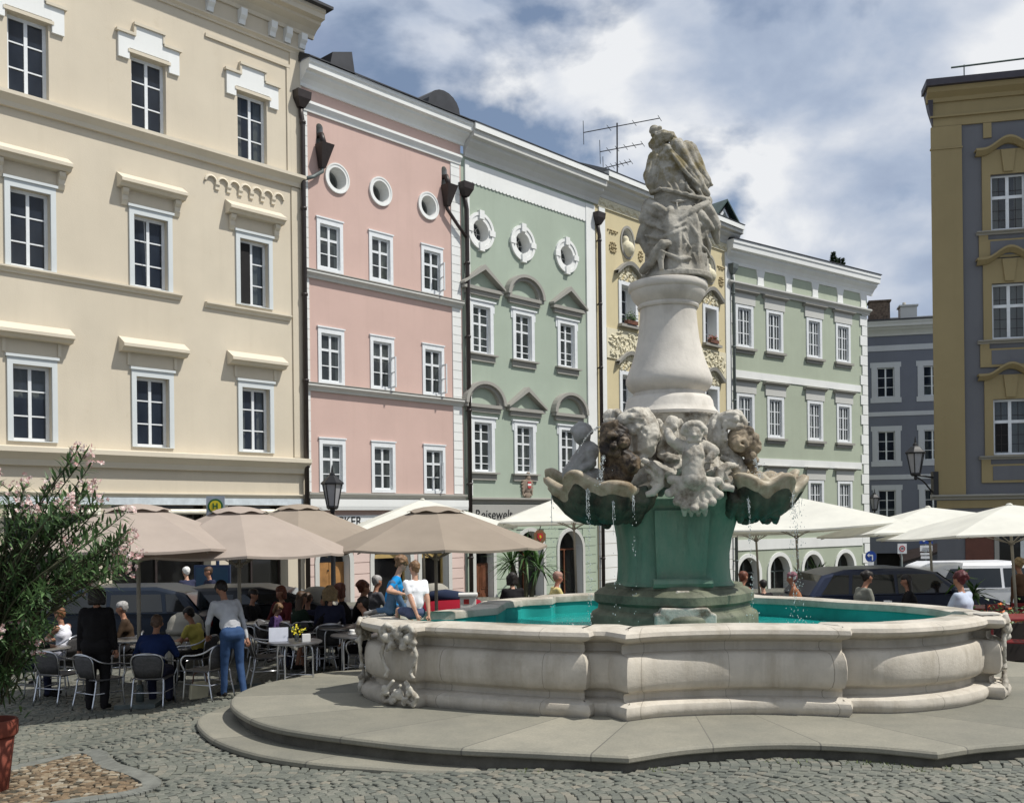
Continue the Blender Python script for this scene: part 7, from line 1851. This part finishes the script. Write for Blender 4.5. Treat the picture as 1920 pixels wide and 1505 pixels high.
# ================================================================== cars
M_TYRE = simple('tyre rubber', (.012, .012, .012), .8); M_CARG = simple('dark car glass', (.008, .011, .013), .05, spec=.6)
M_LAMP = simple('lamp glass', (.55, .55, .55), .15); M_TAIL = simple('tail lamp red', (.25, .01, .01), .2)
def car(label, px, Y, rz, col, kind='hatch', L=4.1, W=1.72, H=1.45):
    p = on_ground(px, Y); t = thing('parked_car', label, 'car', (p.x, p.y, p.z), rz, 'cars parked behind the cafes')
    paint = simple('car paint '+str(col), col, .3, var=.05, spec=.4)
    h = L/2; b = .93 if kind != 'suv' else 1.02
    roof = {'hatch': [(-h+.16, b), (-h+.45, H-.12), (-h+.95, H), (.15, H), (.62, H-.10), (1.2, b+.02)], 'estate': [(-h+.1, b), (-h+.42, H-.14), (-h+.9, H-.02), (.1, H), (.6, H-.09), (1.22, b+.02)], 'suv': [(-h+.08, b), (-h+.22, H-.1), (-h+.5, H), (.35, H), (.72, H-.1), (1.15, b+.02)]}[kind]
    low = [(-h, .32), (-h-.02, .62), (-h+.06, b-.06)]; nose = [(1.22, b), (h-.35, b-.14), (h-.05, b-.28), (h, .5), (h-.04, .3)]
    # body: lower hull, section narrows at sills and shoulder
    mb = MB(); mb.smooth = True; prof = low+[(-h+.16, b)]+nose
    def hull(pr, ys):
        n = len(pr); vs = []
        for y, sc, dz in ys: vs += [(x*sc, y, z+dz) for x, z in pr]
        fs = [(k*n+i, k*n+(i+1) % n, (k+1)*n+(i+1) % n, (k+1)*n+i) for k in range(len(ys)-1) for i in range(n)]; fs += [tuple(range(n)), tuple(range((len(ys)-1)*n, len(ys)*n))]; mb.add(vs, fs)
    w = W/2; hull(prof, [(-w+.02, .96, 0), (-w, .985, 0), (-w+.06, 1, .0), (0, 1.01, .015), (w-.06, 1, 0), (w, .985, 0), (w-.02, .96, 0)]); mb.build('body', paint, t, autosmooth=35, bevel=.035)
    mb = MB(); mb.smooth = True; n = len(roof); wr = w-.16; vs = []
    for s in (-1, 1):
        vs += [(x, s*(w-.05-(w-.05-wr)*((z-b)/(H-b))), z) for x, z in roof]
    fs = [(i, i+1, n+i+1, n+i) for i in range(n-1)]+[tuple(range(n)), tuple(range(n, 2*n))]; mb.add(vs, fs); mb.build('cabin', paint, t, autosmooth=30, bevel=.06)
    def side(x0, x1, x2, x3, s, za, zb, nm='side_window'):
        mb = MB(); yy = lambda z: s*(w-.05-(w-.05-wr)*((z-b)/(H-b))+.006); mb.add([(x0, yy(za), za), (x1, yy(za), za), (x2, yy(zb), zb), (x3, yy(zb), zb)], [(0, 1, 2, 3)]); mb.build(nm, M_CARG, t)
    za, zb = b+.03, H-.13; rr = -h+.45
    for s in (-1, 1):
        side(-.25, .95, .55, -.25, s, za, zb); side(-1.25, -.32, -.32, -1.2, s, za, zb)
        if kind != 'hatch': side(rr-.1, -1.32, -1.28, rr+.2, s, za, zb)
        else: side(-1.68, -1.32, -1.28, -1.45, s, za, zb)
    def cross(i, nm, e=.008):
        (xa, z0), (xb, z1) = i; f = lambda z: (w-.05-(w-.05-wr)*((z-b)/(H-b)))-.07; dx = .02 if xa > xb else -.02
        mb = MB(); mb.add([(xa+dx, -f(z0), z0+.03), (xa+dx, f(z0), z0+.03), (xb+dx*.6, f(z1), z1+.012), (xb+dx*.6, -f(z1), z1+.012)], [(0, 1, 2, 3)]); mb.build(nm, M_CARG, t)
    cross(((1.16, b+.03), (.66, H-.11)), 'windscreen'); cross(((-h+.18, b+.02), (-h+.43, H-.14)), 'rear_window')
    for x in (-L*.31, L*.315):
        for s in (-1, 1):
            mb = MB(); mb.smooth = True; prof = [(.18, -.09), (.29, -.10), (.31, -.06), (.31, .06), (.29, .1), (.18, .09)]
            vs = []; n = 24
            for r, y in prof: vs += [(x+r*cos(2*pi*j/n), s*(w-.07)+y, .31+r*sin(2*pi*j/n)) for j in range(n)]
            mb.add(vs, [(k*n+j, k*n+(j+1) % n, (k+1)*n+(j+1) % n, (k+1)*n+j) for k in range(5) for j in range(n)]); wh = mb.build('wheel', M_TYRE, t)
            mb = MB(); yo = s*(w+.025); disc(mb, .185, yo-s*.06, yo-s*.03, 20, (x, .31))
            for k in range(5): a = 2*pi*k/5; mb.tube([(x, yo-s*.02, .31), (x+.17*cos(a), yo-s*.025, .31+.17*sin(a))], .025, 5)
            mb.build('rim', M_ALU, wh)
    for s in (-1, 1):
        mb = MB(); mb.box(h-.12, h+.012, s*(w-.3)-.16, s*(w-.3)+.16, b-.36, b-.24); mb.build('headlight', M_LAMP, t, bevel=.02)
        mb = MB(); mb.box(-h-.022, -h+.1, s*(w-.2)-.12, s*(w-.2)+.12, .66, .84); mb.build('tail_light', M_TAIL, t, bevel=.02)
        mb = MB(); mb.box(.85, 1.0, s*(w+.1)-.09, s*(w+.1)+.09, b-.02, b+.1); mb.build('wing_mirror', paint, t, bevel=.03)
    for s in (-1, 1): mb = MB(); mb.box(-.12, .06, s*(w+.004)-.012, s*(w+.004)+.012, b-.14, b-.11); mb.build('door_handle', M_TYRE, t)
    return t
car('dark blue car parked behind the oleander and the person in black', 200, 18.6, pi+.05, (.006, .012, .024), 'hatch', H=1.40)
car('black car parked behind the waiter in front of the shops', 480, 19.7, .1, (.01, .011, .014), 'hatch', H=1.27)
car('dark blue estate car behind the right rim of the basin', 1672, 21.5, .08, (.018, .026, .055), 'estate', 4.5, H=1.48)
car('white off-road car at the right behind the dark blue estate', 1868, 23.8, .05, (.72, .73, .76), 'suv', 4.3, H=1.62)
# red cloth table with covered goods, red terrace furniture
p = on_ground(845, 19.5); t = thing('covered_stall', 'low stall with a red cloth and a dark blue cover behind the basin', 'stall', p, .1)
mb = MB(); mb.smooth = True; mb.prism([(-.75, .0), (.55, 0), (.58, .80), (.3, .87), (-.3, .85), (-.78, .8)], lambda x, z: (x, -.35, z), lambda x, z: (x, .35, z)); mb.build('red_cloth', fabric('red cloth', (.30, .015, .03), .1), t)
mb = MB(); mb.smooth = True; mb.prism([(-.5, .86), (.5, .875), (.25, .97), (-.1, 1.03), (-.4, 1.0)], lambda x, z: (x, -.3, z), lambda x, z: (x, .3, z)); mb.build('blue_cover', fabric('dark blue cover', (.03, .04, .075), .1), t)
p = on_ground(876, 18.6); t = thing('ice_bucket_stand', 'white counter box with a red mark beside the red stall', 'counter', p, .05)
mb = MB(); mb.box(-.15, .15, -.15, .15, 0, .98); mb.box(-.18, .18, -.18, .18, .981, 1.03); mb.build('box', M_CHINA, t, bevel=.01); mb = MB(); mb.box(-.08, .02, -.156, -.1505, .84, .93); mb.build('red_mark', M_SRED, t)
M_REDP = simple('red lacquer', (.17, .01, .012), .4); M_PLANT = simple('dark planter', (.022, .016, .013), .7)
for px, Y, lb in ((1890, 15.6, 'red terrace table at the right edge behind the carved pier'), (1860, 19.5, 'red terrace table in the row by the white car')):
    p = on_ground(px, Y); t = thing('red_table', lb, 'table', p, .1, 'red terrace tables'); mb = MB(); mb.box(-.55, .55, -.38, .38, .71, .75); mb.build('tabletop', M_REDP, t, bevel=.008)
    for a in (-.48, .48):
        for b in (-.32, .32): mb = MB(); mb.tube([(a, b, 0), (a, b, .71)], .022, 6); mb.build('leg', M_REDP, t)
def slat_chair(px, Y, rz, lb):
    p = on_ground(px, Y); t = thing('red_chair', lb, 'chair', p, rz, 'red slatted terrace chairs')
    mb = MB()
    for k in range(5): mb.box(-.2+k*.082, -.13+k*.082, -.2, .2, .43, .45)
    mb.build('seat', M_REDP, t)
    mb = MB()
    for k in range(3): mb.box(-.2, .2, -.225, -.205, .55+k*.12, .62+k*.12)
    mb.build('backrest', M_REDP, t)
    for a in (-.19, .19):
        mb = MB(); mb.tube([(a, .19, 0), (a, .19, .43)], .015, 5); mb.build('leg', M_IRON, t); mb = MB(); mb.tube([(a, -.2, 0), (a, -.215, .88)], .015, 5); mb.build('leg', M_IRON, t)
slat_chair(1905, 14.6, 1.2, 'red slatted chair in front of the red table at the right edge'); slat_chair(1850, 18.3, .2, 'red slatted chair left of the right parasol pole'); slat_chair(1915, 19, -.5, 'red slatted chair right of the right parasol pole')
for px, Y, lb in ((1895, 16.3, 'planter of orange flowers on the red table'),):
    p = on_ground(px, Y); t = thing('flower_box', 'low planter of orange and green flowers behind the red table', 'planter', p, .05); mb = MB(); mb.box(-.5, .5, -.14, .14, 0, .62); mb.build('box', M_PLANT, t, bevel=.01); mb = MB(); rn = random.Random(8)
    for k in range(420):
        c = Vector((rn.uniform(-.5, .5), rn.gauss(0, .1), .62+abs(rn.gauss(0, .12)))); d = Vector((rn.uniform(-1, 1), rn.uniform(-1, 1), rn.uniform(-.1, 1))).normalized()*.07; e = d.orthogonal().normalized()*.025; mb.mi = 1 if rn.random() < .3 else 0; mb.add([c-e, c+e, c+d], [(0, 1, 2)])
    mb.build('foliage', [LEAF_MID, simple('orange petals', (.6, .13, .02), .6)], t)
# ================================================================== people
import numpy as np
SKIN = simple('skin', (.50, .29, .20), .55, var=.08, spec=.3); SKINT = simple('tanned skin', (.36, .18, .115), .55, var=.08, spec=.3)
M_EYE = simple('eye', (.02, .015, .012), .3); M_LIP = simple('lip', (.33, .13, .11), .5)
def cloth(name, col, scale=5): return simple('cloth '+name, col, .85, var=.18, scale=scale, bump=.25, spec=.15, bscale=45)
def hairm(name, col): return simple('hair '+name, col, .55, var=.35, scale=28, bump=.6, bscale=90)
H_BROWN = hairm('brown', (.07, .038, .02)); H_DARK = hairm('dark', (.014, .010, .008)); H_BLOND = hairm('blond', (.30, .21, .11)); H_GREY = hairm('grey', (.33, .32, .31)); H_RED = hairm('auburn', (.13, .04, .02)); H_FAIR = hairm('light brown', (.17, .095, .045)); H_BURG = hairm('burgundy', (.075, .012, .014))
S_DARK = cloth('black shoes', (.015, .014, .014)); C_BLACK = cloth('black', (.012, .011, .012)); C_JEANS = cloth('denim', (.035, .07, .155), 9); C_NAVY = cloth('navy', (.025, .028, .055))
def bone(a, c, l1, l2, pole):
    """elbow or knee between a and c, bent towards pole"""
    d = c-a; L = min(d.length, (l1+l2)*.998); u = d.normalized(); x = (L*L+l1*l1-l2*l2)/(2*L); h = sqrt(max(0, l1*l1-x*x))
    p = pole-u*pole.dot(u)
    if p.length < 1e-4: p = u.orthogonal()
    return a+u*x+p.normalized()*h, a+u*L
def person(label, loc, rz, pose='sit', s=1.0, lean=.12, side=0.0, head=(0, 0), lh=None, rh=None, shirt=None, legs=None, skin=SKIN, hair=H_BROWN, style='short', sleeve='long', bare=False, skirt=None, shoes=S_DARK, feet=None, joints=None, vox=.018, fat=1.0, seatz=.43):
    t = thing('person', label, 'person', loc, rz)
    shirt = shirt or C_BLACK; legs = legs or C_BLACK; T = []      # (a, b, ra, rb, material tag)
    V = Vector; TAG = {'skin': 0, 'shirt': 1, 'legs': 2, 'shoe': 3}
    J = joints or {}
    pz = .92 if pose == 'stand' else seatz+.10
    pel = J.get('pel', V((0, 0 if pose == 'stand' else -.06, pz)))
    up = V((sin(side), sin(lean), cos(lean)*cos(side))).normalized(); rt = V((1, 0, 0)); rt = (rt-up*rt.dot(up)).normalized(); fw = up.cross(rt)
    waist = pel+up*.16; chest = pel+up*.36; nb = pel+up*.54; hu = (up*.75+V((0, 0, .45))).normalized()
    hd = J.get('head', nb+hu*.165+fw*.03)
    shl, shr = nb-up*.055-rt*.165, nb-up*.055+rt*.165
    def seg(a, b, ra, rb, k): T.append((V(a), V(b), ra*fat if k in ('shirt', 'legs') else ra, rb*fat if k in ('shirt', 'legs') else rb, TAG[k]))
    seg(pel-rt*.07, pel+rt*.07, .115, .115, 'legs'); seg(waist-rt*.05, waist+rt*.05, .105, .105, 'shirt'); seg(chest-rt*.075, chest+rt*.075, .112, .112, 'shirt')
    seg(nb-up*.09-rt*.10, nb-up*.09+rt*.10, .085, .085, 'shirt'); seg(waist, chest, .13, .13, 'shirt'); seg(nb-up*.04, hd-hu*.05, .05, .048, 'skin')
    # head
    yaw = Matrix.Rotation(head[0], 3, V((0, 0, 1))); hf = yaw @ (fw*cos(head[1])-hu*sin(head[1])); hf.normalize(); hr = hf.cross(V((0, 0, 1))); hr = hr.normalized() if hr.length > .1 else rt; hv = hr.cross(hf)
    hc = hd+hv*.02
    seg(hc+hv*.035-hf*.018, hc+hv*.01+hf*.012, .082, .078, 'skin'); seg(hc-hv*.03+hf*.02, hc-hv*.075+hf*.045, .062, .038, 'skin'); seg(hc-hv*.005+hf*.085, hc-hv*.03+hf*.102, .011, .014, 'skin')
    for q in (-1, 1): seg(hc+hr*q*.078-hv*.0, hc+hr*q*.082-hv*.03, .016, .012, 'skin')
    # arms
    hands = []
    for q, sh, tg in ((-1, shl, lh), (1, shr, rh)):
        tg = V(tg) if tg else (V((q*.14, .32, seatz+.22)) if pose == 'sit' else pel+V((q*.27, .06, -.14)))
        el, ha = bone(sh, tg, .28, .25, V((q*.6, -.35, -.7)))
        u1 = 'shirt' if sleeve != 'none' else 'skin'; u2 = 'shirt' if sleeve == 'long' else 'skin'
        seg(sh, sh.lerp(el, .55), .062, .055, u1); seg(sh.lerp(el, .45), el, .050 if u2 == 'shirt' else .043, .042, u2); seg(el, ha, .042, .030, u2)
        d = (ha-el).normalized(); pm = ha+d*.05; seg(ha, pm+d*.02, .026, .030, 'skin'); hands.append((pm, d, q))
    # legs
    for q in (-1, 1):
        key = 'l' if q < 0 else 'r'; hip = pel+rt*q*.085
        if 'knee'+key in J: kn, an, toe = V(J['knee'+key]), V(J['ankle'+key]), V(J['toe'+key])
        else:
            f = feet[0 if q < 0 else 1] if feet else ((q*.10, .0, .07) if pose == 'stand' else (q*.12, .38, .07))
            kn, an = bone(hip, V(f), .43, .43, V((q*.12, 1, .25 if pose == 'sit' else 0))); toe = an+V((q*.03, .15, -.035))
        if skirt:
            seg(hip, hip.lerp(kn, .75), .105, .095, 'legs'); seg(hip.lerp(kn, .7), kn, .07, .055, 'skin'); seg(kn, an, .054, .034, 'skin')
        elif bare: seg(hip, hip.lerp(kn, .7), .095, .075, 'legs'); seg(hip.lerp(kn, .6), kn, .062, .052, 'skin'); seg(kn, an, .05, .034, 'skin')
        else: seg(hip, kn, .093, .062, 'legs'); seg(kn, an, .060, .046, 'legs')
        seg(an, toe, .040, .034, 'shoe'); seg(an-V((0, .03, .02)), an+V((0, 0, -.025)), .034, .036, 'shoe')
    mb = MB(); mb.smooth = True
    for a, b, ra, rb, k in T: mb.cap(a, b, ra, rb, 10)
    me = remeshed(mb, 'body', vox, 2, .5)
    n = len(me.polygons); ce = np.empty(n*3); me.polygons.foreach_get('center', ce); ce = ce.reshape(n, 3); best = np.full(n, 9e9); mi = np.zeros(n, int)
    for a, b, ra, rb, k in T:
        a_, d_ = np.array(a), np.array(b-a); tt = np.clip(((ce-a_)@d_)/max(1e-9, d_@d_), 0, 1); ds = np.linalg.norm(ce-a_-tt[:, None]*d_, axis=1)-(ra+(rb-ra)*tt); w = ds < best; best[w] = ds[w]; mi[w] = k
    # folds of cloth
    if vox < .03: displace(me, lambda p: .006*noise.noise(p*11) if p.z < hc.z-.16 else 0)
    ex = MB(); ex.smooth = True
    for pm, d, q in hands:                 # five fingers, curled a little
        sd = d.orthogonal().normalized() if abs(d.x) > .95 else (V((1, 0, 0))-d*d.x).normalized(); nn = d.cross(sd)
        if nn.z > 0: nn = -nn
        ex.mi = 0
        for k, l in enumerate((.058, .068, .064, .05)):
            o = pm+sd*(-.026+.0175*k)+d*.025; ex.tube([o, o+d*l*.5+nn*.004, o+d*l*.85+nn*.018, o+d*l+nn*.03], [.0088, .0082, .007, .005], 6)
        o = pm-sd*q*.026*(1 if q > 0 else 1); ex.tube([o-d*.01, o-sd*q*.024+d*.022, o-sd*q*.026+d*.048+nn*.01], [.010, .009, .006], 6)
    ex.mi = 4
    for q in (-1, 1): ex.ball(hc+hr*q*.031+hf*.0815+hv*.012, (.011, .009, .007), 7, 5)
    ex.mi = 5; ex.tube([hc+hf*.088-hv*.062-hr*.022, hc+hf*.094-hv*.060, hc+hf*.088-hv*.062+hr*.022], .0055, 5)
    bm = bmesh.new(); me.polygons.foreach_set('material_index', mi.tolist()); bm.from_mesh(me); m2 = ex.mesh('x'); bm.from_mesh(m2); bm.to_mesh(me); bm.free(); bpy.data.meshes.remove(m2)
    me.name = 'body'
    for m in (skin, shirt, legs, shoes, M_EYE, M_LIP): me.materials.append(m)
    b = link('body', me, t)
    hb = MB(); hb.smooth = True; rr = random.Random(len(label))
    hb.cap(hc+hv*.046-hf*.03, hc+hv*.05+hf*.012, .088, .078, 12); hb.cap(hc+hv*.0-hf*.055, hc-hv*.04-hf*.05, .062, .045, 10)
    for q in (-1, 1): hb.cap(hc+hr*q*.055+hv*.03-hf*.03, hc+hr*q*.062-hv*.02-hf*.03, .035, .024, 8)
    if style == 'curly':
        for k in range(46):
            w = rr.uniform(0, 2*pi); e = rr.uniform(-.15, 1.5); d = hr*cos(w)*cos(e)+hf*(sin(w)*cos(e)-.25)+hv*sin(e); hb.ball(hc+hv*.03-hf*.015+d*.095, rr.uniform(.022, .034), 7, 5)
    if style == 'long':
        for k in range(-3, 4): hb.cap(hc-hf*(.07-.008*abs(k))+hr*k*.026, hc-hf*(.075-.01*abs(k))-hv*.26+hr*k*.03, .036, .022, 8)
    if style == 'bob':
        for k in range(-3, 4): hb.cap(hc-hf*(.065-.012*abs(k))+hr*k*.028+hv*.02, hc-hf*(.065-.016*abs(k))-hv*.11+hr*k*.03, .045, .032, 8)
    if style == 'bun': hb.ball(hc-hf*.115+hv*.03, .045, 10, 7)
    hm = remeshed(hb, 'hair', max(.012, vox*.75), 1, .4); displace(hm, lambda p: .006*noise.noise(p*32)+.005*noise.noise(p*70)); hm.materials.append(hair)
    if style != 'bald': link('hair', hm, t)
    if skirt:
        sk = MB(); sk.smooth = True
        kl, kr = bone(pel-rt*.085, V(feet[0] if feet else (-.12, .38, .07)), .43, .43, V((0, 1, .25)))[0], bone(pel+rt*.085, V(feet[1] if feet else (.12, .38, .07)), .43, .43, V((0, 1, .25)))[0]
        for q in range(6): f = q/5; sk.cap(pel+rt*(-.09+.18*f), kl.lerp(kr, f)*.92+pel*.08, .125, .105, 10)
        for q in range(4): f = q/3; k = kl.lerp(kr, f); sk.cap(k*.95+pel*.05, k*.86+pel*.14+V((0, 0, -.16)), .08, .05, 8)
        sm = remeshed(sk, 'skirt', .02, 2); displace(sm, lambda p: .010*noise.noise(p*14)); sm.materials.append(skirt); link('skirt', sm, t)
    t.scale = (s, s, s); return t
def hatted(t, mat, brim=False):
    return t
def at_chair(px, py): p = GP(px, py+9); return (p.x, p.y, p.z)
# --- the two boys on the rim
RZ = STEP_TOP+.95
def on_rim(px, py): a, b = ray(px, py); Y = (RZ-CZ)/b; return Vector((a*Y, Y, RZ))
KID = .66
def kid_j(d): return {k: Vector(v)/KID for k, v in d.items()}
p = on_rim(779, 1160); p.y += .03
T_WHITE = cloth('white tee', (.78, .78, .80)); T_BLUE = cloth('bright blue tee', (.01, .22, .52))
person('boy in a white tee sitting on the basin rim, leaning on both hands', p, .55, 'sit', .73, .0, .02, (.35, .25), (-.04, -.17, .03), (.17, -.15, .03), T_WHITE, cloth('denim shorts', (.08, .10, .17)), SKIN, H_FAIR, 'short', 'short', True, joints={'pel': Vector((0, .02, .10)), 'kneel': (-.12, .42, .12), 'anklel': (-.12, .46, -.28), 'toel': (-.12, .6, -.33), 'kneer': (.12, .42, .12), 'ankler': (.12, .46, -.28), 'toer': (.12, .6, -.33)}, vox=.014)
p = on_rim(731, 1156); p.y += .2
person('curly-haired boy in a bright blue tee and jeans sitting with one knee drawn up', p, -1.45, 'sit', .78, .22, 0, (.1, .45), (-.02, .30, .48), (.22, .16, .36), T_BLUE, cloth('faded denim', (.075, .135, .22), 9), SKIN, H_FAIR, 'curly', 'short', joints={'pel': Vector((0, -.02, .11)), 'kneer': (.24, .02, .52), 'ankler': (.20, .20, .09), 'toer': (.2, .33, .05), 'kneel': (.05, .30, .13), 'anklel': (.10, -.22, .09), 'toel': (.14, -.42, .05)}, vox=.014, shoes=cloth('grey trainers', (.16, .155, .15)))
# --- cafe guests on the left
p = at_chair(287, 1316)
person('man in a dark blue shirt sitting with his back to the camera', p, .05, 'sit', .97, .42, 0, (.1, .1), (-.2, .42, .76), (.18, .42, .76), cloth('royal blue shirt', (.014, .028, .095)), C_NAVY, SKINT, hairm('cropped brown', (.10, .06, .04)), vox=.018, fat=1.25)
p = at_chair(372, 1272)
person('man in a yellow polo shirt sitting at the round table', p, 1.35, 'sit', .92, .3, 0, (.05, .2), (-.12, .42, .74), (.14, .40, .74), cloth('yellow polo', (.50, .43, .10)), C_BLACK, SKINT, H_DARK, 'short', 'short', vox=.018)
p = at_chair(437, 1300)
person('waiter in a grey pullover and jeans bending over a table', p, .62, 'stand', .95, .50, -.03, (.35, .35), (-.20, .46, .90), (.25, .06, .80), cloth('pale grey pullover', (.42, .43, .45)), C_JEANS, SKINT, H_DARK, 'short', 'long', feet=((-.08, .14, .07), (.12, -.12, .09)), vox=.016)
p = at_chair(182, 1322)
person('person in black standing with the back turned behind an empty chair', p, .1, 'stand', .97, .05, 0, (.2, .1), None, None, C_BLACK, C_BLACK, SKINT, H_DARK, 'bob', fat=1.28)
p = at_chair(116, 1272)
person('woman in a sleeveless white top reading at the left table', p, 1.4, 'sit', .9, .08, 0, (.1, .25), (-.10, .40, .76), (.14, .36, .76), cloth('white top', (.66, .66, .72)), cloth('white print skirt', (.3, .3, .34)), SKINT, hairm('copper brown', (.16, .07, .03)), 'short', 'none')
p = at_chair(38, 1300)
person('person in dark clothes half hidden by the oleander at far left', p, -1.2, 'sit', 1.0, .1, 0, (0, .1), (-.1, .4, .76), (.1, .4, .76), C_BLACK, C_NAVY, SKINT, H_BROWN); chair(p[0], p[1], -1.2, 'cafe chair at far left behind the oleander stems')
p = at_chair(515, 1242)
person('child with light brown hair in a purple top behind the menu card', p, -1.75, 'sit', .72, .2, 0, (0, .4), (-.1, .34, .88), (.12, .34, .88), cloth('purple top', (.06, .035, .10)), C_NAVY, SKIN, H_FAIR, 'bob', seatz=.56)
p = at_chair(577, 1242)
person('man in a navy jacket sitting with his back turned', p, .1, 'sit', .9, .25, 0, (-.5, .2), None, None, C_NAVY, C_BLACK, SKINT, H_BROWN)
DRESS = simple('cloth flower print', (.26, .215, .20), .85, var=.75, scale=22)
p = at_chair(606, 1248)
person('woman in a patterned dress and dark glasses with crossed legs', p, 1.55, 'sit', .9, -.05, 0, (.1, .05), (-.1, .3, .74), (.2, .34, .98), C_BLACK, DRESS, SKINT, H_DARK, 'bob', 'long', skirt=DRESS, feet=((-.02, .46, .10), (.10, .40, .07)))
def far(label, px, Y, rz, chairlab=None, **k):
    q = on_ground(px, Y)
    if k.get('pose', 'sit') == 'sit' and chairlab: chair(q.x, q.y, rz, chairlab)
    k.setdefault('vox', .024)
    return person(label, q, rz, **k)
far('woman with auburn hair in black at the shaded table', 676, 16.9, -1.3, 'cafe chair of the auburn haired woman', hair=H_RED, style='curly', skin=SKINT)
far('grey-haired person in a grey jacket beyond the auburn haired woman', 702, 18.8, -.9, 'cafe chair of the grey-haired person', hair=H_GREY, shirt=cloth('grey jacket', (.10, .10, .11)), skin=SKINT)
far('dark-haired woman in sunglasses in the shade', 640, 16.6, 1.8, 'cafe chair of the dark-haired woman in the shade', hair=H_RED, style='bob', skin=SKINT)
far('blond person with the back turned in the shade', 617, 15.9, .2, 'cafe chair of the blond person', hair=H_BLOND, style='bob', shirt=C_NAVY)
bollard(592, 1110, 19.6, 'round-headed stone bollard in deep shade before the wooden door', 1.12)
p = on_ground(372, 23.6); t = thing('bench', 'plain bench at the bus stop', 'bench', p, .15)
mb = MB(); mb.box(-.7, .7, -.2, .2, .42, .46); mb.build('seat', M_PIPEG, t, bevel=.01)
for a in (-.55, .55): mb = MB(); mb.box(a-.04, a+.04, -.18, .18, 0, .419); mb.build('leg', M_IRON, t)
mb = MB(); mb.box(-.7, .7, .2, .24, .6, .8); mb.build('backrest', M_PIPEG, t)
far('man in a white cap and dark jacket waiting at the bus stop', 350, 23.6, .9, hair=simple('white cap', (.7, .69, .66), .8), shirt=C_NAVY, skin=SKIN)
far('dark-haired man in a dark suit waiting at the bus stop', 393, 23.6, 2.3, hair=H_BROWN, shirt=C_NAVY, skin=SKINT)
far('woman in a dark red cardigan at the back tables', 528, 17.6, 2.6, 'cafe chair of the woman in the dark red cardigan', s=.95, hair=H_RED, style='bob', shirt=cloth('dark red cardigan', (.10, .02, .02)), skin=SKINT)
far('man in a black jacket at the back tables, near the bollard', 470, 18.4, -1.9, 'cafe chair of the man in the black jacket', s=.95, hair=H_DARK, skin=SKINT)
far('woman in dark green at the shaded table left of the blond person', 560, 16.2, -.9, 'cafe chair of the woman in dark green', s=.92, hair=H_BROWN, style='long', shirt=cloth('dark green top', (.015, .03, .02)), skin=SKINT)
far('person in charcoal beside the fountain pier', 684, 14.9, 1.5, 'cafe chair of the person in charcoal', s=.92, hair=H_DARK, style='short', shirt=cloth('charcoal jacket', (.02, .02, .022)), skin=SKINT)
far('man in brown at the far left tables', 232, 16.6, 1.9, 'cafe chair of the man in brown', s=.95, hair=H_GREY, shirt=cloth('brown jacket', (.05, .032, .02)), skin=SKINT)
q = on_ground(500, 16.9); table(q.x, q.y, 'round cafe table in the shade of the second row')
q = on_ground(640, 15.6); table(q.x, q.y, 'round cafe table beside the blond person')
q = on_ground(250, 16.0); table(q.x, q.y, 'round cafe table behind the man in blue')
# --- guests beyond the basin
far('man with cropped grey hair in a pale yellow shirt behind the basin', 1041, 19.6, -1.3, 'cafe chair of the man in the pale yellow shirt', hair=simple('cropped grey hair', (.30, .17, .13), .6), shirt=cloth('pale yellow shirt', (.60, .50, .22)), skin=simple('ruddy skin', (.45, .20, .14), .55))
far('dark-haired person seen from behind by the spiky palm', 960, 19.4, .3, 'cafe chair by the spiky palm', hair=H_DARK, style='bob')
far('brown-haired woman at the left of the far arches', 1390, 19.6, -1.0, 'cafe chair of the brown-haired woman', hair=H_RED, style='short', shirt=cloth('brick top', (.22, .07, .06)), skin=SKINT)
far('dark-haired child whose head shows above the basin rim', 1431, 19.0, .2, 'cafe chair of the dark-haired child', s=.82, hair=H_DARK, seatz=.56)
far('woman in a flowered headscarf behind the parasol pole', 1488, 19.6, 1.3, 'cafe chair of the woman in the headscarf', hair=simple('cloth headscarf', (.22, .10, .12), .8, var=.8, scale=30), shirt=cloth('orange brown top', (.28, .12, .06)), skin=SKINT)
far('person in a grey green sweater leaning on a table, dark hair', 1610, 18.6, -1.35, 'cafe chair of the person in the grey green sweater', s=1.06, lean=.3, hair=H_DARK, style='bun', shirt=cloth('grey green sweater', (.19, .19, .16)), skin=SKINT)
far('long-haired woman in black facing left before the blue estate car', 1703, 18.6, 1.3, 'cafe chair of the long-haired woman in black', hair=H_DARK, style='long', skin=SKINT)
far('burgundy-haired person in a light blue shirt with the back turned', 1803, 16.0, .6, 'cafe chair of the burgundy-haired person', s=1.05, hair=H_BURG, style='curly', shirt=cloth('light blue shirt', (.42, .47, .56)), skin=SKINT)
far('person with fair hair in a brown coat standing at the right edge', 1917, 19.2, .4, pose='stand', s=.96, hair=H_BLOND, style='curly', shirt=cloth('brown coat', (.09, .05, .03)), skin=SKINT)
q = on_ground(1655, 18.4); table(q.x, q.y, 'round cafe table between the two guests before the blue estate car')
cup(Vector((q.x-.1, q.y-.1, q.z+.746)), 'white cup on the table before the blue estate car')
small('napkin_holder', 'white box on the table before the blue estate car', 'napkin holder', (q.x+.06, q.y-.05, q.z+.746), lambda mb: (mb.box(-.06, .06, -.03, .03, 0, .13), mb.box(-.065, .065, -.035, -.0301, 0, .14), mb.box(-.065, .065, .0301, .035, 0, .14)), M_CHINA, .3, False)
# flat slate plate let into the coping at the right
p = on_rim(1850, 1152); t = thing('slate_plate', 'small flat grey plate lying on the right end of the coping', 'plate', p, .05); mb = MB(); mb.box(-.12, .12, -.09, .09, 0, .012); mb.build('plate', M_TRIM, t, bevel=.003)
